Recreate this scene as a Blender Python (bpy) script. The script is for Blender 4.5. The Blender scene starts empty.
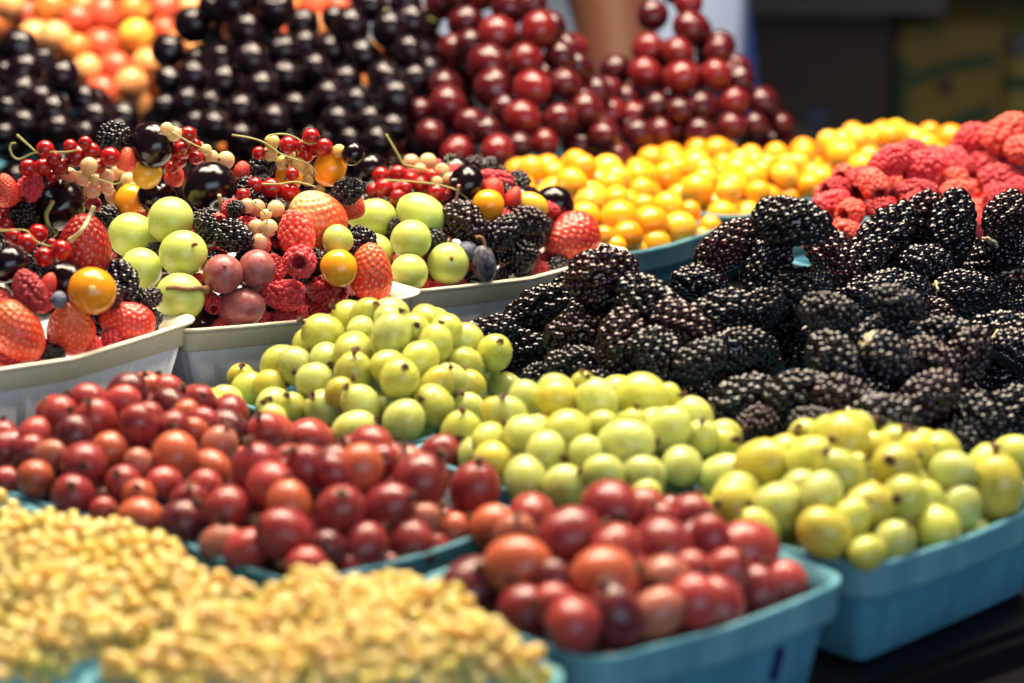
import bpy, bmesh, math, random
import numpy as np
from mathutils import Vector, Matrix, Quaternion
random.seed(3); rng = np.random.default_rng(5)
scene = bpy.context.scene
COL = scene.collection
CM = 0.01
KINDS=['blackberry', 'blueberry', 'blush_cherry', 'dark_cherry', 'finger_grape', 'golden_berry', 'green_gooseberry', 'green_grape', 'raspberry', 'red_cherry', 'red_currant', 'red_gooseberry', 'red_grape', 'strawberry', 'white_currant']
BASKETS={
 'RF':(3.28,62.35,39,9.6,7.8,3.3,'blue'),
 'RM':(-5.37,67.79,42,8.8,8.2,3.3,'blue'),
 'RL':(-11.81,73.20,47,9.2,8.6,3.3,'blue'),
 'GR':(10.64,69.49,44,9.8,8.3,3.3,'blue'),
 'GM':(2.94,73.81,43,8.8,9.6,3.3,'blue'),
 'GL':(-4.17,80.71,48,8.6,9.0,3.3,'blue'),
 'BM':(12.28,77.20,43,9.6,8.0,3.3,'blue'),
 'BL':(6.48,82.98,42,9.4,8.7,3.3,'blue'),
 'BT':(14.41,90.01,41,10.5,8.4,3.3,'blue'),
 'WR':(-4.69,55.39,40,9.8,8.2,3.3,'blue'),
 'WM':(-13.29,60.05,43,10.6,10.3,3.3,'blue'),
 'WL':(-18.54,66.13,48,9.0,6.8,3.3,'blue'),
 'B1':(-18.66,83.25,45,11.5,10,5.2,'white'),
 'B2':(-10.71,91.43,34,10.6,11.2,4.7,'white'),
 'B3':(-2.71,99.39,38,11.6,11,4.3,'white'),
 'Y1':(4.11,107.44,47,9.4,7.6,3.3,'blue'),
 'Y2':(2.78,115.02,42,8.6,9.0,3.3,'blue'),
 'Y3':(11.20,116.96,42,10.8,9.0,3.3,'blue'),
 'Y4':(20.05,124.56,42,12,9.0,3.3,'blue'),
 'Y5':(10.00,124.21,42,9.0,7.0,3.3,'blue'),
 'RA':(16.72,104.31,42,10.5,8.6,3.3,'blue'),
 'RB':(23.04,110.54,42,10,8.6,3.3,'blue'),
}
PILES={'P1':(9.86,132.00,6.9),'P2':(0.43,128.00,9.0),'P3':(-7.26,129.00,8.0),'P4':(-14.19,130.00,8.5),'P5':(-25.21,126.00,8.0),'P6':(-24.52,146.00,12),'P7':(-11.40,150.00,8)}
# kind, basket, x y z radius in 0.1 mm, stretch, quaternion in 1/100, colour, sprig, label
FRUIT="""
11|RL|-1429 7271 491 59|1|-20 -51 -80 25|bright red||~,6,0
11|RL|-1305 7210 496 65|1|54 13 -30 77|bright red||~,6,1
11|RL|-1234 7285 530 53|1|43 -57 -58 39|bright red||~,b,1
11|RL|-1159 7116 499 68|1|-28 82 49 11|deep red||~,6,2
11|RL|-1357 7110 478 60|1|-86 17 21 42|dark purple||~,5,2
11|RL|-1237 7046 447 60|1|-37 50 59 52|orange red||~,4,3
11|RL|-1301 6949 433 69|1|54 52 -39 53|deep red||~,2,4
11|RL|-1424 7052 422 53|1|38 -81 -27 34|pale pink||~,3,0
11|RL|-1455 6964 380 59|1|39 -86 24 21|orange red||~,2,2
11|RL|-1319 6844 369 66|1|42 32 -39 76|deep red||~,1,2
11|RL|-1174 6887 392 56|1|49 22 -40 74|deep red||~,1,4
11|RL|-1137 6967 427 46|1|-33 94 -5 11|pale pink||~,3,2
11|RL|-1217 6770 344 41|1|27 -61 -67 34|bright red||~,0,2
11|RL|-1122 6836 365 56|1|20 19 -40 88|orange red||~,0,4
11|RL|-1498 7207 445 54|1|83 -31 35 30|bright red||~,5,1
11|RL|-1589 7233 387 65|1|-63 59 -34 38|deep red||~,4,0
11|RL|-1497 7114 422 52|1|-14 -73 -38 54|deep red||~,4,1
11|RL|-1624 7330 400 49|1|-87 25 19 39|deep red||~,5,0
11|RL|-1561 7053 344 47|1|-18 -70 -9 68|deep red||~,2,0
11|RL|-1102 7417 477 56|1|85 -39 -26 24|dark purple||~,7,2
11|RL|-1056 7153 488 52|1|-48 -78 6 41|deep red||~,6,4
11|RL|-1042 7347 468 49|1|-60 40 12 69|orange red||~,7,3
11|RL|-980 7286 463 51|1|-1 65 -41 64|deep red||~,6,r
11|RL|-909 7345 422 62|1|-42 18 -84 29|dark purple||~,5,5
11|RL|-1031 7003 444 72|1|-59 16 32 72|orange red||~,3,4
11|RL|-913 7140 430 60|1|-4 23 -8 97|pale pink||~,4,5
11|RL|-929 7051 377 64|1|82 -47 -14 27|orange red||~,2,r
11|RL|-1053 6906 386 52|1|74 49 -46 1|bright red||~,2,5
11|RL|-999 7208 458 46|1|46 18 80 36|orange red||~,5,4
11|RM|-772 7411 378 69|1|29 -13 -71 62|bright red||~,b,0
11|RM|-659 7477 337 79|1|-39 -50 -26 73|bright red||~,b,1
11|RM|-595 6694 500 67|1|-9 -26 -15 95|deep red||~,7,2
11|RM|-753 6746 483 76|1|-95 -11 11 29|deep red||~,7,0
11|RM|-699 6613 477 70|1|-65 26 63 32|bright red||~,6,1
11|RM|-637 6502 454 65|1|-92 21 13 30|orange red||~,5,2
11|RM|-639 6381 404 76|1|57 -17 -44 68|deep red||~,2,2
11|RM|-824 6575 417 68|1|14 22 -69 67|deep red||~,4,0
11|RM|-964 6612 358 67|1|-64 27 -17 70|dark purple||~,3,1
11|RM|-830 6485 342 58|1|50 42 41 63|pale pink||~,2,0
11|RM|-750 6409 349 61|1|-86 -1 -42 29|bright red||~,1,1
11|RM|-569 6278 349 60|1|41 -33 -53 66|bright red||~,0,2
11|RM|-490 6481 443 75|1|-43 -7 -32 84|deep red||~,4,3
11|RM|-449 6707 492 71|1|9 -89 -42 14|orange red||~,6,4
11|RM|-359 6589 415 72|1|-84 -3 -46 29|deep red||~,4,4
11|RM|-267 6708 458 83|1|96 4 27 11|deep red||~,6,r
11|RM|-516 6346 381 53|1|-81 -44 -14 36|dark purple||~,1,3
11|RM|-422 6417 355 69|1|-90 23 -36 13|deep red||~,1,4
11|RM|-297 6530 332 70|1|62 65 44 5|deep red||~,2,5
11|RM|-233 6584 291 59|1|-59 -21 -78 8|bright red||~,1,5
11|RM|-427 6937 491 69|1|20 50 -45 72|bright red||~,b,3
11|RM|-231 7334 328 71|1|-91 17 -30 20|deep red||~,b,r
11|RM|-516 6620 512 50|1|-86 -11 25 43|deep red||~,6,3
11|RM|-387 6802 489 52|1|-84 -46 -16 22|deep red||~,7,4
11|RM|-256 6609 378 49|1|-28 54 -32 73|pale pink||~,3,4
11|RM|-178 6636 319 61|1|89 15 33 27|orange red||~,2,r
11|RM|-452 6379 312 49|1|-37 60 40 59|deep red||~,0,3
11|RM|-349 6468 276 48|1|-24 1 8 97|deep red||~,0,5
11|RM|-1094 6698 344 65|1|52 -57 -25 59|orange red||~,3,0
11|RM|-110 6793 402 76|1|-50 7 -4 86|deep red||~,5,r
11|RM|-951 6724 381 59|1|-86 -21 -12 45|deep red||~,5,0
11|RM|-918 6820 402 54|1|81 -39 13 42|bright red||~,5,1
11|RF|276 6406 472 87|1|-70 -54 -37 28|deep red||~,b,1
11|RF|158 6160 477 84|1|-70 49 -37 38|deep red||~,5,2
11|RF|59 6713 344 75|1|1 0 66 75|bright red||~,b,0
11|RF|-55 6609 344 70|1|6 21 -88 42|orange red||~,5,0
11|RF|8 6325 424 63|1|-42 -5 -24 87|pale pink||~,5,1
11|RF|16 6069 430 83|1|-43 -50 52 55|orange red||~,4,0
11|RF|-108 6108 343 86|1|-73 47 -17 47|dark purple||~,2,0
11|RF|34 5930 350 73|1|53 -23 7 81|deep red||~,1,2
11|RF|242 5948 444 82|1|-28 71 9 64|orange red||~,3,2
11|RF|267 5815 387 77|1|-85 -7 16 50|dark purple||~,1,3
11|RF|156 5736 398 72|1|16 -10 76 63|bright red||~,0,1
11|RF|107 5853 405 57|1|53 -7 -60 59|bright red||~,2,1
11|RF|416 6242 418 87|1|55 81 7 18|deep red||~,4,2
11|RF|411 6058 394 70|1|66 33 -55 40|pale pink||~,3,4
11|RF|377 5879 369 65|1|-46 -45 75 12|pale pink||~,1,4
11|RF|478 5949 370 73|1|5 -20 -97 10|bright red||~,2,3
11|RF|492 6141 388 56|1|-9 -33 32 89|bright red||~,4,3
11|RF|117 5988 415 57|1|1 88 36 31|dark purple||~,3,0
11|RF|657 6380 359 87|1|47 -16 -66 56|bright red||~,4,r
11|RF|546 6056 317 83|1|-74 11 26 61|deep red||~,2,4
11|RF|756 6314 277 71|1|24 -5 -97 2|bright red||~,3,r
11|RF|677 6225 296 67|1|-96 25 -13 2|deep red||~,2,r
11|RF|584 6191 361 66|1|-60 19 -26 73|bright red||~,4,4
6|GR|889 6444 390 75|1.1|12 67 59 43|golden green||~,1,1
6|GR|784 6655 393 77|1|75 23 -63 1|pale green||~,3,1
6|GR|897 6616 446 64|1|46 6 44 77|pale green||~,4,2
6|GR|1041 6618 411 66|1|-10 -69 -19 69|golden green||~,3,2
6|GR|1152 6674 417 70|1|-18 -33 -48 79|yellow green||~,3,3
6|GR|1092 6481 350 59|1|-5 31 -10 94|pale green||~,1,4
6|GR|1239 6634 335 72|1|64 -75 4 15|yellow green||~,2,5
6|GR|1333 6767 348 63|1|73 4 19 65|pale green||~,3,r
6|GR|1474 6849 297 60|1|74 -40 28 47|yellow green||~,2,r
6|GR|1457 6849 392 82|1.12|64 -4 0 76|golden green||~,4,r
6|GR|1319 6848 437 68|1|-55 20 77 28|pale green||~,5,r
6|GR|1002 6388 350 51|1|-19 60 35 69|yellow green||~,0,5
6|GR|676 6841 363 76|1|-90 26 -29 19|yellow green||~,4,0
6|GR|882 7698 328 82|1|-39 -47 78 12|yellow green||~,b,0
6|GR|761 6928 439 80|1|10 -65 45 60|golden green||~,6,0
6|GR|659 7000 371 75|1|56 57 28 53|pale green||~,5,0
6|GR|655 6715 388 70|1|-27 -52 -31 75|golden green||~,3,0
6|GR|540 6668 354 68|1|64 12 -6 76|yellow green||~,2,0
6|GR|1006 6949 512 80|1|82 -53 14 15|golden green||~,b,3
6|GR|971 6718 467 74|1|-79 -16 24 53|yellow green||~,5,1
6|GR|1141 6794 477 75|1.15|25 3 -55 80|golden green||~,6,3
6|GR|897 6861 467 74|1|89 13 29 32|yellow green||~,6,2
6|GR|854 6758 413 61|1|-84 30 -44 4|pale green||~,4,1
6|GR|1603 7292 352 66|1|48 -76 -8 43|yellow green||~,6,r
6|GR|1225 6757 383 59|1|-1 75 -63 19|yellow green||~,3,4
6|GR|1379 6753 274 54|1|-14 -38 -49 78|pale green||~,1,r
6|GR|708 6561 358 60|1|-48 -32 19 79|yellow green||~,2,1
6|GR|972 6533 398 57|1|87 2 35 35|yellow green||~,2,3
6|GM|144 7386 510 69|1|-6 33 76 55|golden green||~,b,2
6|GM|271 7335 518 67|1|-36 -10 17 91|pale green||~,6,2
6|GM|415 7405 514 75|1|37 -72 -7 59|yellow green||~,b,r
6|GM|486 7153 478 69|1|36 -73 -57 5|pale green||~,4,r
6|GM|595 7178 447 55|1|-93 -22 -2 30|pale green||~,3,3
6|GM|658 7250 395 64|1|-87 -42 -26 1|yellow green||~,3,4
6|GM|176 7193 459 72|1|-44 73 24 47|yellow green||~,4,3
6|GM|351 7061 464 74|1|70 37 54 29|pale green||~,3,1
6|GM|284 7238 462 56|1|-16 -45 56 67|yellow green||~,5,1
6|GM|44 7199 444 66|1|-65 6 61 44|pale green||~,4,1
6|GM|105 7099 423 63|1|87 -44 21 0|pale green||~,2,3
6|GM|43 7018 358 68|1|27 -19 41 85|pale green||~,0,0
6|GM|161 6939 359 71|1|26 -3 18 95|pale green||~,0,1
6|GM|279 6929 407 61|1|-49 -56 27 60|pale green||~,1,1
6|GM|403 6969 391 62|1|69 -32 -50 42|pale green||~,1,3
6|GM|520 7029 400 64|1|47 -30 61 56|pale green||~,1,4
6|GM|227 7028 442 54|1|-4 -58 -77 27|pale green||~,2,r
6|GM|-59 7146 376 65|1|21 -21 76 58|golden green||~,2,1
6|GM|-10 7338 464 62|1|97 15 -17 7|pale green||~,6,1
6|GM|-70 7249 415 56|1|-39 -65 -36 53|yellow green||~,3,0
6|GM|406 6904 352 49|1|43 23 -64 59|yellow green||~,0,3
6|GM|42 7482 482 57|1|-8 -96 -27 4|pale green||~,b,0
6|GM|-162 7432 379 70|1|-11 4 -13 98|yellow green||~,4,0
6|GM|-118 7306 347 56|1|79 -59 11 6|pale green||~,2,0
6|GL|-659 8086 537 75|1|88 2 -47 13|yellow green||~,7,0
6|GL|-412 7901 586 71|1|76 2 23 61|pale green||~,7,2
6|GL|-337 7994 583 56|1|21 27 -50 80|yellow green||~,7,3
6|GL|-544 7929 518 71|1|42 32 -67 52|yellow green||~,6,2
6|GL|-534 7812 480 68|1|97 17 -3 19|yellow green||~,4,1
6|GL|-810 8108 426 68|1|50 49 28 65|yellow green||~,5,0
6|GL|-745 8007 443 65|1|31 89 24 24|pale green||~,5,1
6|GL|-641 7980 479 58|1|-62 -50 -48 38|pale green||~,6,1
6|GL|-920 8063 344 66|1|-73 -4 -52 44|yellow green||~,3,0
6|GL|-963 8201 345 53|1|92 30 -5 24|golden green||~,4,0
6|GL|-839 7998 381 54|1|1 63 -24 74|golden green||~,3,1
6|GL|-814 7903 326 69|1|-46 -28 -35 77|pale green||~,1,1
6|GL|-672 7875 427 66|1|70 -49 -34 39|pale green||~,3,2
6|GL|-629 7780 352 72|1|91 28 -30 6|pale green||~,1,3
6|GL|-502 7652 411 65|1|80 -3 -34 49|pale green||~,2,3
6|GL|-520 7549 356 64|1|17 55 5 82|pale green||~,0,1
6|GL|-373 7680 493 69|1|-73 -22 -31 57|yellow green||~,4,3
6|GL|-311 7824 519 66|1|-25 -72 -36 54|yellow green||~,5,4
6|GL|-263 7925 548 60|1|73 0 19 66|yellow green||~,6,3
6|GL|-418 7786 508 57|1|-8 58 49 65|yellow green||~,5,2
6|GL|-355 7562 386 70|1|-23 40 15 87|pale green||~,0,4
6|GL|-266 7663 404 73|1|40 81 -14 40|yellow green||~,2,r
6|GL|-252 7751 452 59|1|47 27 20 82|golden green||~,3,3
6|GL|-159 8015 444 65|1|-9 79 43 42|yellow green||~,5,r
6|GL|-148 7912 395 62|1|-5 -10 -14 98|golden green||~,3,4
6|GL|-146 7788 350 59|1|4 -12 -14 98|pale green||~,1,5
6|GL|-982 7931 343 54|1|-89 -22 39 10|pale green||~,2,0
6|GL|-1025 7838 345 57|1|42 -31 21 83|yellow green||~,1,0
6|GL|-804 7702 344 54|1|-84 -4 25 47|pale green||~,0,0
6|GL|-522 8023 571 49|1|51 42 -65 37|pale green||~,7,1
6|GL|-744 7816 348 57|1|26 3 -33 91|yellow green||~,1,2
6|GL|-204 7840 444 55|1|88 2 -42 23|pale green||~,4,4
6|GL|-576 7724 435 52|1|19 39 8 90|golden green||~,2,1
0|BL|321 8341 691 108|1.25|39 43 42 70|reddish black||~,b,0
0|BL|116 8713 467 104|1.5|-13 53 -7 84|black||~,3,0
0|BL|30 8613 339 95|1.6|-51 43 -63 40|black||~,1,0
0|BL|494 8207 610 106|1.4|-40 14 -84 34|black||~,3,3
0|BL|605 8075 550 101|1.4|46 62 62 13|reddish black||~,2,5
0|BL|383 8080 509 101|1.3|-55 18 11 81|reddish black||~,2,4
0|BL|516 7953 476 92|1.4|28 42 86 2|black||~,1,2
0|BL|229 8134 411 82|1.5|-6 64 -15 75|black||~,0,1
0|BL|782 8479 766 88|1.6|52 35 31 72|reddish black||~,b,2
0|BL|995 8347 883 99|1.5|-18 70 -29 63|black||~,b,4
0|BL|921 8412 707 100|1.4|-80 25 -4 54|black||~,b,3
0|BL|1204 8746 652 100|1.4|36 66 66 0|reddish black||~,b,r
0|BL|1025 8297 654 87|1.4|-73 25 -61 18|black||~,3,r
0|BL|678 8414 640 84|1.3|-68 21 -69 13|black||~,b,1
0|BL|738 8168 595 90|1.4|-48 44 -35 68|black||~,2,r
0|BL|777 8003 512 80|1.5|60 30 55 50|black||~,1,4
0|BL|242 8264 490 91|1.4|-59 37 -51 51|reddish black||~,2,2
0|BL|-88 8540 416 85|1.4|-79 8 -51 34|black||~,2,0
0|BL|877 8227 591 82|1.3|62 26 35 66|black||~,3,5
0|BL|640 7875 505 79|1.3|-32 40 -27 82|black||~,1,3
0|BL|340 8000 380 68|1.4|-53 52 -49 45|black||~,0,2
0|BL|118 8230 344 62|1.4|-65 37 -63 22|black||~,0,0
0|BL|228 8842 501 92|1.2|-4 27 16 95|black||~,3,1
0|BL|441 8413 596 84|1.2|29 79 52 12|black||~,3,2
0|BL|275 8415 513 88|1.2|-60 30 -38 63|black||~,2,3
0|BL|182 8810 345 88|1.2|-44 -7 -76 47|reddish black||~,2,1
0|BT|1434 9040 663 116|1.5|-20 37 8 90|black||~,b,0
0|BT|1326 8854 596 97|1.4|8 25 -1 97|black||~,2,1
0|BT|1696 9049 716 107|1.4|88 -7 14 45|black||~,b,2
0|BT|1589 9192 685 100|1.5|-46 15 -7 87|reddish black||~,b,1
0|BT|1786 9329 525 106|1.4|34 -10 15 92|black||~,b,3
0|BT|1568 8855 611 83|1.3|-59 49 -54 36|black||~,2,4
0|BT|1907 9087 653 90|1.4|99 -1 -8 6|black||~,b,5
0|BT|1440 8698 548 87|1.7|16 68 32 64|black||~,2,2
0|BT|1298 8643 535 86|1.4|24 53 22 78|black||~,1,2
0|BT|1704 8768 531 87|1.4|62 17 71 29|black||~,2,5
0|BT|2074 9542 426 95|1.4|-53 42 -56 48|reddish black||~,2,r
0|BT|1878 9188 541 91|1.3|-58 17 -18 78|black||~,b,4
0|BT|1886 8992 772 89|1.2|-80 30 -12 50|reddish black||~,b,r
0|BT|1756 8915 471 107|1.35|-59 50 -53 35|black||~,1,5
0|BT|1890 9017 410 99|1.4|0 63 -3 77|black||~,1,r
0|BT|1556 8657 474 69|1.4|-37 54 -52 55|reddish black||~,0,5
0|BM|1475 7917 571 87|1.5|-59 34 -65 34|black||~,4,2
0|BM|1774 8298 481 100|1.4|-21 58 -36 70|black||~,b,r
0|BM|1530 7780 541 86|1.3|7 25 5 96|reddish black||~,4,3
0|BM|1797 8367 316 109|1.3|43 44 39 68|black||~,3,r
0|BM|1736 8506 387 85|1.3|15 27 -92 23|black||~,4,4
0|BM|1787 8144 459 82|1.3|36 82 19 40|black||~,4,r
0|BM|1305 7849 711 66|1.7|20 75 26 57|black||~,b,4
0|BM|1068 7815 689 74|1.5|-59 15 -73 31|black||~,b,1
0|BM|923 8339 507 87|1.5|-13 67 5 73|black||~,b,0
0|BM|1121 7881 580 83|1.5|51 57 57 31|black||~,b,2
0|BM|1289 7892 592 79|1.4|66 4 73 18|black||~,b,3
0|BM|1247 7614 573 88|1.3|38 25 88 14|black||~,3,4
0|BM|1076 7633 561 92|1.35|-27 28 -87 29|black||~,3,2
0|BM|1016 8401 389 97|1.4|36 39 36 77|reddish black||~,4,0
0|BM|834 8197 379 91|1.5|-81 6 -51 28|reddish black||~,3,1
0|BM|678 8080 405 81|1.4|-67 18 -18 70|reddish black||~,3,0
0|BM|609 7974 348 76|1.5|62 50 36 49|black||~,2,0
0|BM|772 7630 428 100|1.3|-34 51 -25 75|black||~,1,1
0|BM|941 7529 482 91|1.35|12 62 -5 78|black||~,2,1
0|BM|1081 7451 484 90|1.3|-46 55 -62 31|reddish black||~,2,2
0|BM|1195 7342 460 89|1.4|-60 40 -59 36|black||~,1,2
0|BM|1353 7475 494 90|1.3|-38 51 -10 76|reddish black||~,2,r
0|BM|1494 7548 397 103|1.3|-38 48 -64 47|black||~,1,4
0|BM|1656 7678 372 101|1.2|-19 41 -8 89|black||~,1,r
0|BM|829 7498 392 68|1.5|70 36 58 21|reddish black||~,0,0
0|BM|985 7365 426 71|1.5|-63 11 -74 21|black||~,0,1
0|BM|1401 7433 344 87|1.4|-54 50 -42 54|black||~,0,5
0|BM|1628 7643 271 85|1.4|-16 71 -11 68|black||~,0,r
0|BM|699 7718 339 66|1.4|-51 43 -55 50|reddish black||~,1,0
0|BM|1102 7257 396 62|1.4|-13 82 -11 55|black||~,0,2
0|BM|1388 7681 558 77|1.3|26 83 -1 50|reddish black||~,4,1
8|RA|1655 10357 723 83|1.25|4 -82 -7 57|soft red||~,b,2
8|RA|1808 10372 698 88|1.2|-74 21 -62 15|soft red||~,b,4
8|RA|1775 10510 744 65|1|65 48 39 45|deep red||~,b,3
8|RA|1559 10190 654 77|1.2|-71 36 40 45|coral red||~,2,3
8|RA|1383 10208 562 73|1.25|60 35 36 63|soft red||~,2,1
8|RA|1462 10110 547 72|1.15|-72 55 -43 1|coral red||~,1,0
8|RA|1755 10216 614 68|1.4|65 44 52 33|deep red||~,2,5
8|RA|1583 10091 560 67|1.1|80 -36 -45 16|deep red||~,1,1
8|RA|1764 10102 584 67|1.5|0 71 14 69|deep red||~,1,4
8|RA|1413 10018 475 72|1.4|-32 55 -41 65|coral red||~,0,2
8|RA|1943 10398 626 69|1|62 29 -73 4|coral red||~,b,r
8|RA|1937 10281 596 68|1.2|-47 56 -22 65|coral red||~,2,r
8|RA|1564 9971 490 67|1|-56 -43 -65 29|soft red||~,0,4
8|RA|1676 10021 540 67|1|-16 33 -81 45|soft red||~,0,5
8|RA|1848 10152 525 63|1|-38 -65 46 47|soft red||~,1,r
8|RA|1322 10248 474 59|1|3 -67 35 66|soft red||~,0,0
8|RB|2275 10924 742 103|1.15|39 36 9 85|coral red||~,b,2
8|RB|2322 10777 690 82|1|34 75 -26 50|coral red||~,b,r
8|RB|2185 10920 593 83|1.35|-51 42 -37 65|deep red||~,1,3
8|RB|2239 10785 554 92|1.3|-68 11 -68 27|deep red||~,1,4
8|RB|2181 10630 488 76|1.2|10 -28 -95 2|soft red||~,0,3
8|RB|2138 10717 405 77|1.2|38 60 62 32|coral red||~,0,1
8|RB|2259 10522 460 85|1|-77 11 53 33|deep red||~,0,r
8|RB|2109 10807 494 72|1|8 66 2 75|coral red||~,1,2
8|RB|2297 10662 533 71|1|-57 34 -59 47|soft red||~,1,r
8|RB|2085 10814 352 67|1|-22 -40 -76 45|deep red||~,0,0
8|RB|2145 10526 350 70|1|-20 62 -41 64|soft red||~,0,2
8|RB|2255 10515 352 70|1|11 -82 16 54|deep red||~,0,4
5|Y1|509 10391 375 74|1|82 -48 -13 29|deep orange||~,0,3
5|Y1|647 10534 311 66|1|-34 54 54 55|golden yellow||~,0,5
5|Y1|759 10673 345 86|1|51 1 66 55|lemon yellow||~,1,3
5|Y1|619 10602 384 90|1|-27 70 -59 30|deep orange||~,1,2
5|Y1|479 10527 427 89|1|-24 13 71 64|deep orange||~,1,1
5|Y1|715 10786 428 72|1|48 66 57 6|golden yellow||~,b,r
5|Y1|602 10730 440 62|1|-24 37 88 15|deep orange||~,b,5
5|Y1|405 10333 384 56|1|-32 34 88 2|deep orange||~,0,0
5|Y1|911 10802 331 53|1|-9 -39 53 75|golden yellow||~,1,r
5|Y1|477 10695 475 57|1|39 -77 44 27|golden yellow||~,b,3
5|Y1|453 10313 347 51|1|49 36 -61 51|golden yellow||~,0,1
5|Y1|819 10826 396 53|1|-9 -54 -82 15|deep orange||~,1,4
5|Y1|561 10422 309 42|1|58 -80 -9 8|lemon yellow||~,0,4
5|Y1|871 10753 299 43|1|84 -42 33 10|deep orange||~,1,5
9|P1|776 13230 996 90|1|24 -54 61 53|mahogany||~,b,0
9|P1|963 13165 1076 83|1|40 -75 50 17|bright red||~,b,2
9|P1|973 13047 954 101|1|19 -83 44 28|dark red||~,b,3
9|P1|742 13060 833 89|1|-51 84 1 17|bright red||~,6,0
9|P1|898 12944 827 94|1|-18 -78 49 35|bright red||~,6,2
9|P1|1115 12953 837 83|1|52 7 85 10|dark red||~,6,4
9|P1|577 13260 682 97|1|90 -35 -15 22|mahogany||~,5,0
9|P1|721 12939 714 95|1|83 -46 28 11|bright red||~,5,1
9|P1|907 12802 718 99|1|-9 77 -63 9|bright red||~,5,2
9|P1|1098 12844 723 88|1|-31 22 64 67|bright red||~,5,4
9|P1|1230 12924 689 83|1|-8 58 75 32|mahogany||~,4,4
9|P1|479 13274 545 79|1|-51 34 55 57|mahogany||~,4,0
9|P1|608 12932 578 89|1|11 -22 -7 97|dark red||~,3,0
9|P1|779 12785 559 88|1|71 -51 -22 44|mahogany||~,2,0
9|P1|1021 12783 559 94|1|41 -80 0 44|mahogany||~,3,3
9|P1|1194 12803 578 88|1|-69 42 57 17|bright red||~,3,4
9|P1|1362 12912 565 89|1|8 -63 71 32|mahogany||~,3,r
9|P1|624 12760 427 82|1|-4 0 93 37|mahogany||~,1,0
9|P1|786 12676 437 87|1|-13 -51 -16 83|dark red||~,1,1
9|P1|1002 12641 443 87|1|-7 24 76 60|mahogany||~,1,3
9|P1|1176 12688 473 82|1|-7 18 3 98|dark red||~,1,4
9|P1|1306 12755 461 76|1|61 -12 -78 12|mahogany||~,2,3
9|P1|1468 12913 439 71|1|-33 -56 59 48|dark red||~,2,r
9|P1|896 12689 559 76|1|15 -98 4 7|mahogany||~,2,1
9|P1|905 13299 1125 84|1|-11 -1 82 56|mahogany||~,b,1
9|P2|-75 12780 947 110|1|64 -73 8 22|bright red||~,8,2
9|P2|136 12537 1006 103|1|-23 75 30 54|bright red||~,8,3
9|P2|-122 12649 806 121|1|1 22 56 80|dark red||~,6,2
9|P2|73 12450 856 96|1|-30 4 80 51|bright red||~,7,2
9|P2|-303 12957 831 106|1|-58 36 37 63|dark red||~,7,1
9|P2|-89 12479 705 114|1|-39 27 74 47|dark red||~,5,2
9|P2|103 12323 730 101|1|11 21 77 59|bright red||~,5,3
9|P2|276 12419 735 97|1|-42 38 6 82|dark red||~,5,4
9|P2|-333 12378 642 102|1|-10 -82 35 43|dark red||~,4,1
9|P2|51 12207 593 101|1|81 -52 25 11|bright red||~,3,3
9|P2|248 12257 574 96|1|-35 22 42 81|dark red||~,3,4
9|P2|390 12353 615 96|1|-45 61 65 2|dark red||~,4,r
9|P2|-447 13010 730 95|1|39 -5 83 40|dark red||~,6,0
9|P2|-363 12541 706 92|1|32 65 44 53|mahogany||~,5,0
9|P2|-484 12498 580 80|1|-35 -6 35 87|dark red||~,3,0
9|P2|-138 12137 543 89|1|-27 90 -34 3|mahogany||~,2,2
9|P2|-71 12006 458 94|1|63 -48 -59 18|bright red||~,1,1
9|P2|-272 12124 426 95|1|-42 11 73 52|bright red||~,0,2
9|P2|169 12156 477 78|1|55 -28 -72 31|bright red||~,1,4
9|P2|252 12535 860 91|1|63 3 59 51|mahogany||~,7,4
9|P2|-21 12908 1080 105|1|5 54 7 83|mahogany||~,b,4
9|P2|108 13020 1077 89|1|89 0 -42 16|mahogany||~,b,r
9|P2|-250 13050 981 101|1|98 -13 -15 9|mahogany||~,8,0
9|P2|475 12252 491 84|1|-84 36 -21 34|dark red||~,2,5
9|P2|-217 12280 549 90|1|77 -31 38 41|dark red||~,3,1
9|P2|339 12642 802 75|1|-4 79 36 49|mahogany||~,6,5
9|P2|-489 13349 953 97|1|-3 2 39 92|mahogany||~,b,0
9|P2|-392 13275 1051 90|1|79 -57 21 7|mahogany||~,b,1
9|P2|-459 13404 801 92|1|-23 81 23 49|mahogany||~,7,0
9|P2|-163 13106 1126 95|1|-38 68 -60 18|bright red||~,b,3
9|P2|-306 13172 1107 89|1|-82 18 -53 11|mahogany||~,b,2
9|P2|217 12682 1008 81|1|67 33 37 55|mahogany||~,8,r
9|P2|-225 12837 886 88|1|-64 52 -39 41|mahogany||~,8,1
9|P2|-36 12341 617 85|1|54 -58 -21 57|mahogany||~,4,3
9|P2|-423 12248 502 84|1|28 56 42 66|dark red||~,2,0
9|P2|41 12104 476 72|1|8 -48 84 22|mahogany||~,1,2
3|P4|-1736 13065 963 105|1|-91 40 -7 10|black||~,6,1
3|P4|-1417 12773 964 103|1|52 -23 57 60|black||~,6,3
3|P4|-1865 12980 838 99|1|-38 78 -47 19|black||~,6,0
3|P4|-1703 12742 728 97|1|-40 78 13 46|black||~,4,2
3|P4|-1552 12800 810 92|1|-27 29 74 54|black||~,5,1
3|P4|-1380 12648 838 96|1|-16 40 79 44|black||~,5,3
3|P4|-1538 12653 715 102|1|-3 77 47 44|black||~,4,3
3|P4|-1320 12539 706 101|1|-52 -13 12 84|black||~,4,5
3|P4|-1224 12794 865 97|1|-38 90 11 17|black||~,6,5
3|P4|-1157 13285 940 95|1|82 -52 -20 9|black||~,b,r
3|P4|-1131 13151 831 100|1|-28 43 31 80|black||~,6,r
3|P4|-1200 12670 739 97|1|-58 34 13 73|black||~,5,5
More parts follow.
